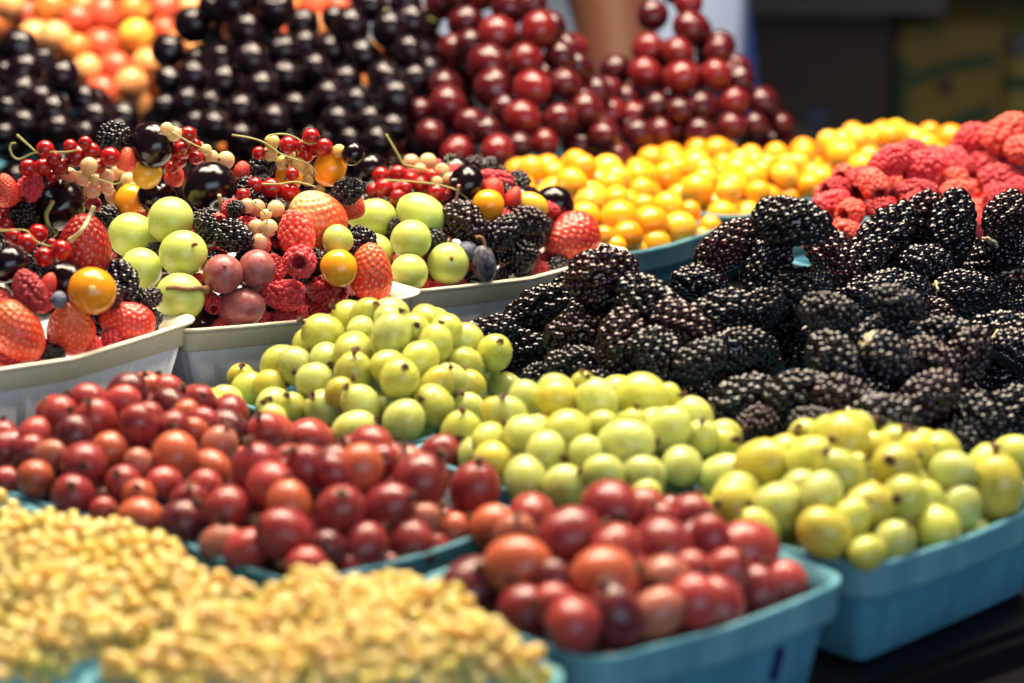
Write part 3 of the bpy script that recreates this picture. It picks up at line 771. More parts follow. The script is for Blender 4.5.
6|GL|-119 8142 393 69|1|-40 1 51 76|yellow green||~h,4,r
6|GL|-422 7878 437 62|1|95 27 -11 8|pale green||~h,4,2
6|GL|-407 7744 369 64|1|59 -31 71 22|pale green||~,1,4
6|GL|-417 7990 472 65|1|26 -43 -1 86|yellow green||~h,5,3
6|GL|-267 8087 469 64|1|-27 81 47 22|yellow green||~h,6,4
6|GL|-572 8213 562 67|1|89 11 -43 6|yellow green||~,b,0
6|GL|-165 8149 503 61|1|-67 -39 53 35|pale green||~,7,r
6|GL|-298 8142 563 60|1|-28 -24 -92 13|yellow green||~,b,4
6|GL|-61 8072 475 63|1|-80 -24 -27 47|yellow green||~,6,r
6|GL|-22 8070 342 61|1|32 53 74 27|pale green||~,3,r
6|GL|-432 8213 573 67|1|50 -3 -75 44|pale green||~,b,3
6|GL|-273 8307 519 59|1|-37 -12 -79 48|yellow green||~h,b,r
6|GL|-506 8123 594 59|1|-47 9 -36 80|yellow green||~,b,1
6|GL|-226 8047 566 58|1|-59 -79 -9 13|yellow green||~,7,4
6|GL|-719 8188 481 56|1|46 13 45 75|yellow green||~,6,0
6|GL|-428 8054 600 52|1|-49 80 31 16|pale green||~,b,2
6|GL|-315 7806 393 52|1|11 -53 -15 82|yellow green||~h,2,4
0|BM|1277 7628 333 88|1.15|47 66 8 58|black||~h,0,3
0|BM|1428 7699 308 87|1.15|31 64 -31 64|black||~h,0,4
0|BM|1279 7769 411 87|1.15|60 5 -75 29|black||~h,2,4
0|BM|1177 7928 427 87|1.15|47 63 -44 43|black||~h,3,3
0|BM|1538 7822 364 80|1.15|19 57 -20 77|black||~h,1,3
0|BM|1164 7678 431 71|1.15|65 67 -20 31|black||~h,2,3
0|BL|661 8078 354 81|1.15|39 32 44 75|reddish black||~h,0,4
0|BL|447 8103 323 87|1.15|-31 63 24 67|reddish black||~h,0,3
0|BL|937 8399 349 80|1.15|59 -76 -7 27|black||~h,0,r
0|BL|1013 8284 418 87|1.15|58 81 -3 5|black||~,1,r
0|BL|745 8578 523 87|1.15|48 45 68 31|black||~h,3,4
0|BL|810 8110 329 78|1.15|-43 48 42 64|black||~h,0,5
0|BL|877 8161 459 75|1.15|-1 30 76 58|black||~,1,5
0|BL|369 8216 410 74|1.15|52 80 -26 16|black||~h,1,1
0|BT|1510 8759 345 83|1.15|57 -22 64 47|black||~h,0,4
0|BT|1792 9130 299 81|1.15|82 36 44 4|black||~h,0,r
0|BT|1292 8781 364 88|1.15|-35 8 -76 54|black||~h,0,1
0|BT|1143 8851 354 85|1.15|58 81 4 8|black||~,0,0
0|BT|1329 8623 283 92|1.15|17 95 7 24|black||~h,0,2
0|BT|1202 8917 492 88|1.15|90 -41 -8 9|black||~h,2,0
0|BT|1732 9110 436 83|1.15|72 -24 64 16|black||~h,1,4
0|BT|1539 8979 519 80|1.15|-55 48 -54 42|black||~h,2,3
0|BT|1047 8978 461 89|1.15|-45 -79 11 40|black||~h,1,0
0|BT|1550 8810 474 74|1.15|55 -53 58 30|black||~h,1,3
0|BT|1197 8743 472 74|1.15|35 49 67 44|reddish black||~h,1,1
0|BT|1394 8625 421 74|1.15|30 -22 -89 28|black||~h,0,3
8|RA|1462 10261 416 93|1.15|-23 -28 -57 73|soft red||~h,0,3
8|RA|1767 10564 463 95|1.15|-54 -20 73 36|deep red||~h,1,3
8|RA|1365 10394 385 81|1.15|44 -27 -84 17|coral red||~h,0,1
8|RA|1413 10455 521 88|1.15|37 -22 -28 86|coral red||~h,2,0
8|RA|1670 10506 591 90|1.15|85 -49 13 13|coral red||~,2,4
8|RA|1812 10337 532 83|1.15|26 83 7 49|deep red||~h,1,5
8|RA|1843 10539 612 88|1.15|5 8 -82 56|soft red||~h,b,5
8|RA|1540 10391 623 83|1.15|53 -17 53 64|deep red||~,b,1
8|RA|1622 10239 537 64|1.15|65 13 67 33|soft red||~h,1,2
8|RA|1423 10322 606 66|1.15|-70 45 -55 7|deep red||~,2,2
8|RA|2051 10423 416 66|1.15|-65 -52 55 9|soft red||~h,0,r
8|RA|1486 10532 617 67|1.15|31 -4 76 56|coral red||~,b,0
8|RB|2354 11070 626 95|1.15|11 0 -59 80|deep red||~h,b,3
8|RB|2231 11182 672 84|1.15|26 28 76 53|soft red||~h,b,1
8|RB|2143 11037 694 89|1.15|-3 -52 61 60|soft red||~,b,0
8|RB|1958 11057 589 94|1.15|67 -34 -56 34|soft red||~h,1,0
8|RB|2041 10873 611 83|1.15|-35 -39 -76 39|soft red||~,1,1
9|P1|1442 13047 296 90|1|63 -13 52 55|mahogany||~,0,5
9|P1|1224 13674 227 89|1|48 49 60 42|dark red||~h,0,3
9|P1|1284 12813 285 94|1|25 -70 63 23|dark red||~,0,4
9|P1|899 12712 276 99|1|-43 89 8 15|mahogany||~h,0,1
9|P1|650 13200 504 100|1|-26 -27 75 54|mahogany||~h,3,1
9|P1|1108 13431 608 90|1|-11 -84 24 48|dark red||~h,4,2
9|P1|1311 12964 409 92|1|49 -9 58 65|dark red||~h,1,r
9|P1|1133 13582 398 89|1|86 -37 32 16|dark red||~h,2,2
9|P1|882 12824 426 94|1|48 -39 -35 70|bright red||~,1,2
9|P1|1279 13332 523 88|1|-59 -20 59 52|mahogany||~h,4,r
9|P1|1015 13249 899 95|1|-48 -7 70 52|dark red||~h,b,4
9|P1|1197 13154 672 99|1|61 -62 -11 47|bright red||~h,5,r
9|P1|1083 12780 368 86|1|91 -32 0 26|mahogany||~h,0,2
9|P1|989 12998 693 88|1|48 -41 -78 0|dark red||~h,5,3
9|P1|1245 13346 683 91|1|-96 20 -12 17|dark red||~h,6,r
9|P1|853 13173 787 86|1|20 -12 89 40|mahogany||~h,6,1
9|P1|1507 13440 279 93|1|-13 -42 81 40|dark red||~h,0,r
9|P1|1104 13329 763 86|1|11 -51 76 39|mahogany||~h,6,3
9|P1|1400 13148 474 90|1|43 -32 71 46|mahogany||~h,2,4
9|P1|490 12898 288 87|1|-41 1 73 54|dark red||~h,0,0
9|P1|767 13101 640 96|1|26 -79 -55 7|mahogany||~h,4,1
9|P1|1142 13153 837 90|1|-53 53 16 64|mahogany||~,b,r
9|P1|878 12934 575 98|1|9 -27 41 87|mahogany||~h,3,2
9|P1|1228 13502 525 85|1|-38 -7 78 49|mahogany||~h,4,3
9|P2|-311 12409 469 87|1|-58 13 54 60|mahogany||~h,2,1
9|P2|523 12731 527 96|1|16 -31 42 84|bright red||~,3,5
9|P2|229 13269 501 100|1|-22 88 38 16|mahogany||~h,4,4
9|P2|-617 12597 247 92|1|-54 22 80 13|mahogany||~,0,0
9|P2|-103 13356 404 92|1|22 -61 71 26|mahogany||~h,3,2
9|P2|245 12176 293 97|1|4 -97 9 23|mahogany||~h,0,4
9|P2|463 12500 484 98|1|-16 39 22 88|dark red||~h,2,4
9|P2|-291 13178 501 92|1|-29 66 55 42|mahogany||~h,4,2
9|P2|640 12752 371 93|1|11 64 25 72|dark red||~h,1,r
9|P2|150 13499 223 92|1|28 -68 44 51|dark red||~h,1,3
9|P2|353 13515 125 89|1|-3 8 16 98|mahogany||~h,0,5
9|P2|-354 12859 642 100|1|-70 -33 -52 35|bright red||~h,5,1
9|P2|546 12437 342 93|1|36 37 -70 49|dark red||~,0,r
9|P2|345 12337 435 95|1|-15 32 92 19|mahogany||~,1,5
9|P2|84 13045 850 90|1|-60 58 47 27|mahogany||~h,7,3
9|P2|183 12847 988 94|1|57 -75 19 27|mahogany||~h,8,4
9|P2|-206 13088 669 99|1|70 -64 21 24|dark red||~,6,1
9|P2|-321 12292 336 87|1|59 0 29 75|mahogany||~h,0,1
9|P2|361 12889 738 93|1|43 -52 -3 74|mahogany||~h,6,r
9|P2|173 13168 657 98|1|-6 -1 38 92|bright red||~h,6,4
9|P2|299 12806 870 89|1|-88 -4 -34 33|dark red||~,7,5
9|P2|-29 13461 299 86|1|-69 -11 31 64|mahogany||~h,2,3
9|P2|-42 13220 688 86|1|79 -12 60 4|dark red||~h,6,3
9|P2|452 12672 667 86|1|29 -61 -74 5|mahogany||~,5,5
9|P2|-462 12695 612 99|1|30 -89 -15 31|mahogany||~h,4,0
9|P2|219 13635 111 91|1|-3 -12 44 89|dark red||~h,0,3
9|P2|-655 12802 302 97|1|-15 16 95 23|dark red||~h,1,0
9|P2|332 13018 840 88|1|-18 28 38 86|bright red||~h,7,r
9|P2|510 12864 632 89|1|41 -18 24 86|dark red||~,5,r
9|P2|666 12601 442 90|1|52 -16 32 77|mahogany||~,2,r
9|P2|662 12860 494 86|1|-59 42 53 45|bright red||~,3,r
9|P2|366 12529 623 89|1|-64 32 30 63|dark red||~h,4,5
3|P3|-1153 13153 427 92|1|52 19 11 82|black||~h,2,1
3|P3|-844 13320 519 93|1|15 48 -86 3|black||~h,3,3
3|P3|-303 12889 540 96|1|-91 28 29 13|black||~h,2,r
3|P3|-1076 12538 415 93|1|-16 -24 64 71|black||~,1,2
3|P3|-1031 12360 237 91|1|-11 73 -18 65|black||~h,0,1
3|P3|-721 12310 283 96|1|34 -81 17 44|black||~h,0,4
3|P3|-1081 12819 629 92|1|43 -88 -7 18|black||~h,4,0
3|P3|-877 12281 210 93|1|-3 -51 32 80|black||~h,0,2
3|P3|-450 12797 737 97|1|-46 44 31 70|black||~,4,4
3|P3|-1281 12784 318 89|1|32 -42 78 33|black||~h,1,0
3|P3|-622 13121 814 90|1|-97 -5 -15 18|black||~h,5,3
3|P3|-159 12680 255 96|1|-8 -54 79 28|black||~h,0,r
3|P3|-494 12516 501 91|1|54 -42 1 73|black||~h,2,4
3|P3|-412 12675 597 98|1|38 -84 -8 38|black||~h,3,r
3|P3|-497 12978 819 97|1|-11 -55 74 36|black||~,5,r
3|P3|-863 12373 365 94|1|1 -50 73 47|black||~h,0,3
3|P3|-1152 12673 542 89|1|62 -21 37 65|black||~h,2,0
3|P3|-369 12964 683 93|1|-59 79 1 14|black||~h,4,r
3|P3|-1213 12980 560 96|1|43 -5 53 73|black||~h,3,0
3|P3|-366 12452 375 92|1|83 -21 11 51|black||~h,0,5
3|P3|-1438 12829 215 94|1|-78 57 25 10|black||~h,0,0
3|P3|-1240 12617 409 91|1|-10 1 32 94|black||~h,1,1
3|P3|-1050 12737 775 93|1|-30 -77 53 20|black||~,5,0
3|P4|-1932 13045 445 92|1|-46 82 28 21|black||~h,3,0
3|P4|-1190 12402 263 98|1|79 -18 38 44|black||~h,0,5
3|P4|-1201 12520 427 94|1|-19 16 30 92|black||~,1,3
3|P4|-1460 13461 520 97|1|1 4 6 100|black||~h,4,4
3|P4|-1879 12869 498 93|1|60 -24 66 37|black||~h,3,2
3|P4|-1806 12454 221 99|1|-6 92 35 16|black||~h,0,1
3|P4|-1783 12619 427 95|1|53 -19 55 61|black||~h,2,1
3|P4|-1415 12473 427 93|1|-94 -14 13 28|black||~h,1,2
3|P4|-972 12670 387 93|1|64 -50 -52 27|black||~h,1,5
3|P4|-1686 12325 139 100|1|-19 -61 -41 65|black||~h,0,2
3|P4|-1573 13706 144 96|1|-26 90 -12 34|black||~h,1,1
3|P4|-1575 13255 757 100|1|5 -20 75 63|black||~h,5,2
3|P4|-1712 13054 758 96|1|3 -48 42 77|black||~,5,0
3|P4|-1664 12487 367 89|1|-95 11 -18 21|black||~h,1,0
3|P4|-1420 13029 1148 89|1|52 -53 52 43|black||~h,b,2
3|P4|-1348 13222 853 99|1|-95 27 14 5|black||~h,6,4
3|P4|-2160 12699 112 92|1|82 -51 16 21|black||~h,0,0
3|P4|-1435 13361 667 91|1|-95 9 17 25|black||~h,5,4
3|P4|-1497 13168 924 89|1|20 -10 76 61|black||~h,6,2
3|P4|-1399 13604 316 95|1|60 -25 64 41|black||~h,2,5
3|P4|-1320 13074 1011 98|1|81 -45 31 21|black||~,b,3
3|P4|-817 12729 281 89|1|27 -73 13 61|black||~h,1,r
3|P4|-1852 13092 589 94|1|-82 12 7 56|black||~h,4,1
3|P4|-1006 12443 330 93|1|-80 -36 20 43|black||~h,1,4
3|P4|-1339 12334 323 91|1|-53 2 35 77|black||~h,0,4
3|P4|-1098 12261 113 93|1|-32 27 23 88|black||~h,0,r
3|P4|-2035 13138 326 97|1|46 32 41 72|black||~h,2,0
3|P4|-1585 12332 336 99|1|-14 19 64 73|black||~h,0,3
3|P5|-2422 12311 442 95|1|12 -45 46 75|black||~,2,2
3|P5|-2098 12517 321 98|1|-94 11 -28 16|black||~h,1,r
3|P5|-2164 12298 284 100|1|57 9 60 55|black||~h,1,5
3|P5|-2394 13081 255 89|1|86 -49 3 9|black||~h,1,4
3|P5|-2708 13053 262 94|1|-4 26 76 59|black||~h,1,1
3|P5|-2006 12388 198 98|1|-70 58 -25 34|black||~h,0,r
3|P5|-2431 13237 112 91|1|48 -10 75 45|black||~h,1,3
3|P5|-2238 12598 465 97|1|16 28 61 73|black||~h,3,3
3|P5|-2230 12050 134 95|1|74 -60 2 32|black||~h,0,3
3|P5|-2406 12760 548 99|1|67 -44 11 59|black||~h,4,3
3|P5|-2385 12177 307 99|1|50 -74 46 5|black||~h,1,2
3|P5|-2563 12138 287 95|1|-8 68 38 62|black||~,0,1
3|P5|-2538 11935 110 90|1|-60 40 5 69|black||~h,0,0
3|P5|-2602 12295 433 93|1|-58 6 64 50|black||~,2,1
3|P5|-2034 12050 110 90|1|-19 -4 83 52|black||~h,0,5
3|P5|-2366 11863 116 96|1|-92 -4 33 18|black||~h,0,2
3|P5|-2781 13234 181 91|1|-72 3 19 66|black||~h,1,0
3|P5|-2758 12543 653 92|1|-16 -28 0 95|black||~h,4,0
3|P5|-2142 12116 264 91|1|14 -77 45 42|black||~h,0,4
3|P5|-2232 12714 590 89|1|-72 55 43 3|black||~h,4,r
3|P5|-2090 12694 427 90|1|-35 55 70 30|black||~h,2,r
2|P6|-2229 13934 387 105|1|9 -41 47 78|peach||~,0,2
2|P6|-2074 14119 465 101|1|45 10 38 80|orange||~,0,4
2|P6|-2711 14143 540 108|1|-15 28 91 25|orange||~h,1,0
2|P6|-2358 15543 177 110|1|97 -2 12 21|peach||~h,0,3
2|P6|-2259 14182 595 103|1|-43 28 42 75|orange||~h,1,3
2|P6|-1952 14567 559 104|1|59 -74 -28 16|peach||~h,1,r
2|P6|-2536 14950 681 97|1|15 -31 88 32|red flushed||~h,3,4
2|P6|-2599 14565 861 104|1|-71 53 44 16|orange||~h,b,2
2|P6|-1634 13894 122 102|1|86 -48 9 15|orange||~h,0,r
2|P7|-1404 14871 671 105|1|-38 12 73 55|red flushed||~h,0,0
2|P7|-790 14790 617 96|1|-80 27 53 2|peach||~h,0,r
2|P7|-973 14450 427 99|1|-5 30 57 76|orange||~h,0,6
2|P7|-1328 15244 780 96|1|-4 -77 53 36|orange||~h,0,2
5|Y1|509 10553 249 79|1|9 62 -52 58|golden yellow||~h,0,2
5|Y1|691 10759 239 68|1|-67 24 66 24|golden yellow||~,0,r
5|Y1|537 11005 390 78|1|69 50 -32 40|deep orange||~h,b,4
5|Y1|358 10822 435 76|1|-86 -47 -10 20|lemon yellow||~,b,0
5|Y1|326 10518 439 71|1|-71 47 51 8|golden yellow||~,1,0
5|Y1|392 11039 420 65|1|27 -4 -53 80|lemon yellow||~h,b,1
5|Y1|480 10863 450 65|1|66 26 49 50|golden yellow||~h,b,2
5|Y2|196 11401 375 74|1|55 45 46 53|golden yellow||~h,0,3
5|Y2|373 11371 366 75|1|67 16 72 9|lemon yellow||~h,0,4
5|Y2|72 11510 362 70|1|49 -64 55 21|golden yellow||~h,0,1
5|Y2|416 11498 395 68|1|-65 -10 -24 71|golden yellow||~h,1,3
5|Y2|673 11546 331 71|1|-5 -64 32 69|deep orange||~h,0,r
5|Y2|164 11257 378 67|1|-16 70 44 54|golden yellow||~h,0,2
5|Y2|38 11348 398 76|1|-54 3 66 52|lemon yellow||~h,0,0
5|Y2|625 11355 383 71|1|-16 -66 -57 45|golden yellow||~,0,5
5|Y2|204 11515 436 66|1|12 82 39 40|deep orange||~,1,1
5|Y2|469 11615 441 78|1|-15 38 -49 77|lemon yellow||~,b,r
5|Y2|504 11387 438 70|1|35 69 24 58|lemon yellow||~,1,5
5|Y2|285 11284 435 80|1|-74 -58 32 7|deep orange||~,1,2
5|Y2|34 11619 428 74|1|-22 23 -61 72|deep orange||~h,1,0
5|Y2|178 11859 405 67|1|2 -65 -18 74|golden yellow||~h,b,1
5|Y2|342 11417 490 72|1|-47 69 -52 21|deep orange||~,b,4
5|Y2|302 11820 414 70|1|-63 23 -64 37|golden yellow||~h,b,2
5|Y2|613 11506 431 64|1|19 -55 55 60|golden yellow||~,1,r
5|Y2|476 11257 433 64|1|-41 43 -62 52|golden yellow||~,1,4
5|Y2|93 11448 474 70|1|75 -54 -35 17|golden yellow||~,b,0
5|Y2|313 11547 487 66|1|-9 20 -94 25|deep orange||~h,b,3
5|Y3|941 11332 198 64|1|-38 20 86 27|deep orange||~h,0,0
5|Y3|1222 11371 200 73|1|23 -47 61 60|golden yellow||~h,0,r
5|Y3|1358 11547 301 72|1|-89 -37 -5 26|deep orange||~h,1,r
5|Y3|1123 11524 239 67|1|-31 -54 31 72|lemon yellow||~h,0,4
5|Y3|974 11370 306 65|1|46 -42 53 58|lemon yellow||~h,0,1
5|Y3|1127 11250 277 78|1|-100 3 -8 1|lemon yellow||~,0,5
5|Y3|1026 11832 358 80|1|-77 -57 -21 16|golden yellow||~h,3,2
5|Y3|1074 11603 364 78|1|2 -63 14 77|golden yellow||~h,2,2
5|Y3|875 11604 331 78|1|-60 64 11 45|deep orange||~h,1,1
5|Y3|1242 11425 330 74|1|-12 -59 -60 52|deep orange||~,1,4
5|Y3|1000 11189 301 76|1|-9 -1 97 22|golden yellow||~,0,3
5|Y3|1345 11709 378 78|1|24 -73 18 62|golden yellow||~h,3,4
5|Y3|819 11443 334 74|1|-78 3 58 26|lemon yellow||~h,1,0
5|Y3|1334 11976 356 79|1|72 -5 -68 13|golden yellow||~h,4,4
5|Y3|952 11695 414 80|1|-30 29 74 53|deep orange||~,4,1
5|Y3|1121 11737 411 76|1|-93 -33 11 10|golden yellow||~,4,2
5|Y3|1009 11488 310 62|1|81 47 -34 11|deep orange||~h,0,2
5|Y3|1145 12001 388 75|1|-42 80 41 7|golden yellow||~h,b,1
5|Y3|1066 11389 396 77|1|17 -19 73 63|golden yellow||~,2,3
5|Y3|1278 11835 408 75|1|-90 14 -25 34|deep orange||~,b,4
5|Y3|1168 11507 418 74|1|-6 -25 -57 78|golden yellow||~,3,3
5|Y3|1505 11789 372 75|1|-55 40 -71 17|deep orange||~h,3,r
5|Y3|1523 11632 390 67|1|66 -65 14 36|golden yellow||~,2,r
5|Y3|1246 12140 365 70|1|-70 71 -7 2|lemon yellow||~h,b,3
5|Y3|1229 11645 419 69|1|-31 -70 -3 64|deep orange||~,4,3
5|Y3|945 11520 407 66|1|-11 -85 -39 35|lemon yellow||~,2,1
5|Y3|1335 11553 425 66|1|14 84 -18 49|lemon yellow||~,4,r
5|Y3|935 11960 400 74|1|1 11 -99 9|lemon yellow||~,b,0
5|Y3|1184 11324 384 64|1|-51 20 75 38|golden yellow||~,1,3
5|Y3|650 11698 388 77|1|-87 40 -26 11|deep orange||~h,3,0
5|Y3|756 11575 419 70|1|-72 -68 -8 10|deep orange||~,3,1
5|Y3|819 11727 420 66|1|-3 51 -46 73|golden yellow||~,4,0
5|Y3|1150 11861 433 64|1|53 67 51 9|lemon yellow||~h,b,2
5|Y3|1033 11255 405 63|1|-67 -48 -56 2|lemon yellow||~,1,2
5|Y3|1440 11907 410 65|1|1 -33 -15 93|lemon yellow||~,b,r
5|Y3|1453 11529 379 64|1|-36 -21 -46 79|deep orange||~,2,4
5|Y3|889 11332 399 78|1|10 -9 85 52|golden yellow||~,2,0
5|Y4|1574 12335 305 71|1|47 -39 -68 41|golden yellow||~h,0,1
5|Y4|1652 12548 328 77|1|-65 39 -65 12|deep orange||~h,0,2
5|Y4|1443 12398 305 77|1|22 -25 -33 88|deep orange||~h,0,0
5|Y4|1636 12185 304 65|1|6 -86 -20 46|deep orange||~h,0,3
5|Y4|2132 12537 420 71|1|-46 47 -60 46|lemon yellow||~h,2,4
5|Y4|1855 12294 375 68|1|-53 75 -10 37|deep orange||~h,0,5
5|Y4|2147 12873 375 71|1|2 94 -19 28|lemon yellow||~h,2,3
5|Y4|2161 12354 413 76|1|73 21 -14 63|golden yellow||~h,1,r
5|Y4|1874 12487 430 76|1|41 -43 73 33|lemon yellow||~,2,2
5|Y4|1690 12315 405 71|1|-49 -48 68 26|golden yellow||~h,1,2
5|Y4|2011 12832 398 77|1|-57 48 24 62|golden yellow||~h,b,1
5|Y4|1699 12149 416 80|1|57 73 38 1|golden yellow||~,1,3
5|Y4|2329 12565 424 80|1|-26 73 -11 62|deep orange||~,2,r
5|Y4|1775 11980 385 73|1|46 -63 -24 58|golden yellow||~,0,4
5|Y4|1536 12477 375 76|1|56 -64 -2 53|deep orange||~,1,0
5|Y4|2018 12487 457 71|1|23 52 51 64|lemon yellow||~h,b,3
5|Y4|1662 12445 432 63|1|-58 70 22 36|lemon yellow||~,2,0
5|Y4|2192 12187 404 70|1|58 15 60 54|golden yellow||~h,0,r
5|Y4|1823 12687 429 65|1|17 25 -86 41|golden yellow||~h,b,0
5|Y4|1969 12362 475 65|1|21 -47 59 62|deep orange||~,b,2
5|Y4|2267 12876 401 63|1|45 -64 -15 60|deep orange||~,b,r
5|Y4|1750 12531 415 67|1|37 81 14 43|lemon yellow||~h,1,4
5|Y4|1804 12367 460 67|1|-33 -86 -18 33|lemon yellow||~,2,1
5|Y4|1512 12273 393 64|1|-51 -69 25 44|golden yellow||~,1,1
5|Y4|2104 12996 390 65|1|-16 -94 -22 22|lemon yellow||~h,b,4
5|Y5|949 12395 332 78|1|-56 37 74 7|deep orange||~h,0,4
5|Y5|650 12309 304 66|1|40 -35 -52 67|golden yellow||~h,0,0
5|Y5|735 12463 328 76|1|-23 61 19 73|deep orange||~,0,1
5|Y5|841 12579 327 74|1|-59 -59 54 14|golden yellow||~h,0,2
5|Y5|1147 12637 336 64|1|17 -14 40 89|golden yellow||~h,b,4
5|Y5|1097 12227 343 70|1|-20 -63 36 66|deep orange||~h,0,5
5|Y5|970 12725 333 67|1|80 -39 28 36|lemon yellow||~h,b,1
5|Y5|831 12192 368 72|1|71 -2 33 63|golden yellow||~,0,3
5|Y5|1079 12440 380 76|1|-39 -40 -77 30|deep orange||~,b,3
5|Y5|988 12572 359 68|1|51 5 56 65|deep orange||~h,b,2
5|Y5|1258 12464 348 65|1|-51 -57 2 64|golden yellow||~h,0,r
5|Y5|831 12328 375 62|1|79 14 -25 54|golden yellow||~h,b,0
5|Y5|1394 12483 353 66|1|24 89 32 19|golden yellow||~,b,r
3|B1|-1697 8346 603 85|1|-67 61 -39 19|black||~h,1,1
0|B1|-1517 8304 528 79|1.15|76 60 -24 6|black||~h,1,3
0|B1|-1415 8399 627 90|1.15|-11 24 -94 22|black||~,2,4
0|B1|-1786 8570 734 78|1.15|59 -78 -8 19|reddish black||~h,b,3
3|B1|-1578 8238 680 88|1|-62 40 27 61|black||~,2,2
0|B1|-1787 8381 767 65|1.15|37 83 -6 42|black||~h,b,2
8|B1|-1770 8031 673 60|1.15|43 61 -31 59|coral red||~,1,0
3|B1|-1716 8165 708 63|1|-53 1 29 80|black||~h,2,0
0|B1|-1433 8265 641 58|1.15|3 -31 59 75|reddish black||~,2,3
8|B1|-1636 8107 655 51|1.15|-27 -14 -63 72|soft red||~,1,2
0|B1|-1675 8290 753 56|1.15|-82 56 9 8|black||~,2,1
0|B1|-1691 8425 812 47|1.15|-46 12 77 43|black||~h,b,r
0|B1|-1804 8472 804 43|1.15|83 16 -39 37|reddish black||~h,b,1
0|B1|-1307 8388 519 44|1.15|-42 69 2 59|black||~,1,r
0|B1|-1715 8512 804 43|1.15|39 58 32 64|black||~h,b,4
0|B1|-1301 8387 595 40|1.15|64 61 -43 19|black||~,2,r
0|B1|-1790 8279 796 37|1.15|51 56 -44 48|black||~h,b,0
3|B2|-1323 9080 569 86|1|-15 69 -35 61|black||~h,4,3
0|B2|-954 8916 577 85|1.15|-35 -83 -2 43|black||~h,3,3
0|B2|-754 8983 524 78|1.15|-33 -61 17 70|reddish black||~h,2,4
8|B2|-1198 9057 678 84|1.15|-65 55 40 34|deep red||~h,5,1
8|B2|-1148 8880 645 84|1.15|-57 -35 -55 50|soft red||~h,4,4
0|B2|-1487 9193 591 77|1.15|-13 -3 -86 48|black||~h,5,0
3|B2|-1159 8651 423 87|1|-52 68 16 48|black||~,0,2
8|B2|-1014 8931 718 75|1.15|67 -41 -62 4|soft red||~h,5,2
0|B2|-971 9114 746 86|1.15|54 -16 -63 53|black||~h,6,5
8|B2|-901 9020 660 71|1.15|-72 -55 11 41|soft red||~h,5,4
8|B2|-1379 9125 695 70|1.15|18 -42 -88 15|deep red||~h,6,1
0|B2|-610 9098 630 79|1.15|-65 -60 40 22|black||~,5,r
0|B2|-996 8804 633 59|1.15|44 -36 41 71|black||~h,3,2
0|B2|-822 8865 582 60|1.15|40 74 30 44|black||~h,3,5
0|B2|-1272 9151 745 61|1.15|70 -30 -48 44|black||~h,6,2
0|B2|-1156 8948 758 59|1.15|25 -54 -30 75|black||~,6,3
0|B2|-1024 9195 835 57|1.15|1 -20 71 68|black||~,b,2
3|B2|-1289 8817 637 59|1|95 -9 11 27|black||~h,4,2
8|B2|-873 9378 729 54|1.15|-32 8 -86 39|coral red||~h,b,r
8|B2|-893 8787 610 54|1.15|-21 -5 -85 49|soft red||~h,3,4
8|B2|-1362 8918 587 51|1.15|-62 -42 -54 39|soft red||~h,3,0
0|B2|-1101 8742 632 61|1.15|-25 -7 -75 61|black||~h,3,1
0|B2|-699 8919 601 46|1.15|1 -39 -67 64|reddish black||~h,3,r
8|B2|-1464 9264 690 46|1.15|-58 -23 54 57|soft red||~h,6,0
8|B2|-1106 8607 523 42|1.15|-78 49 27 28|deep red||~,1,0
8|B2|-945 8850 693 40|1.15|21 92 -10 32|coral red||~h,5,3
0|B2|-667 9198 656 47|1.15|-69 66 -9 30|black||~h,5,5
0|B2|-896 8940 731 45|1.15|-22 -53 34 75|black||~h,6,r
8|B2|-1068 8975 801 44|1.15|-69 -63 34 14|soft red||~h,b,0
0|B2|-895 9008 782 48|1.15|4 5 -84 54|black||~h,b,3
8|B2|-1590 9207 543 40|1.15|-64 -64 -3 42|deep red||~h,4,0
8|B2|-1063 8695 540 32|1.15|-86 -1 -1 51|deep red||~h,2,2
0|B2|-1348 8881 659 37|1.15|-23 56 -36 71|black||~h,4,1
0|B2|-1020 9047 824 39|1.15|-4 28 -7 96|reddish black||~h,b,1
0|B2|-746 8859 632 39|1.15|-40 -45 -80 3|black||~h,4,r
0|B2|-861 8933 635 36|1.15|57 35 -43 61|black||~h,4,5
8|B2|-1109 8880 776 32|1.15|27 -51 62 53|coral red||~h,6,4
8|B2|-1136 8674 530 35|1.15|10 -6 80 59|coral red||~h,2,1
0|B2|-856 9086 773 35|1.15|-6 66 13 74|black||~h,b,4
8|B2|-1030 8719 586 34|1.15|-52 68 -36 37|soft red||~h,2,3
0|B2|-496 9012 429 35|1.15|28 -39 -10 87|black||~h,2,r
8|B2|-1157 8664 592 33|1.15|-61 -20 -69 34|deep red||~h,2,0
0|B3|-286 9573 463 89|1.15|-33 -64 11 69|reddish black||~h,2,1
0|B3|-449 9590 447 90|1.15|44 58 -11 68|black||~h,1,0
0|B3|-114 9639 463 80|1.15|9 -89 0 44|black||~,2,5
3|B3|32 9807 477 85|1|-63 48 43 44|black||~h,2,r
8|B3|-357 9415 361 81|1.15|12 -72 -68 5|deep red||~,0,1
3|B3|-467 9753 564 81|1|11 -96 15 22|black||~h,3,2
0|B3|-274 9647 598 80|1.15|-57 -27 77 9|reddish black||~,4,2
3|B3|38 9887 614 88|1|70 -45 -49 28|black||~h,4,4
8|B3|-210 9831 663 78|1.15|47 -57 47 49|deep red||~h,6,3
0|B3|-444 9882 646 87|1.15|40 19 -74 50|reddish black||~h,5,1
0|B3|-613 9814 604 86|1.15|-58 43 46 51|reddish black||~h,4,0
8|B3|-55 9712 589 82|1.15|53 -66 9 52|soft red||~h,4,3
3|B3|55 10113 583 84|1|90 -43 6 2|black||~h,5,4
8|B3|-87 9928 700 84|1.15|-69 28 -53 41|deep red||~,6,4
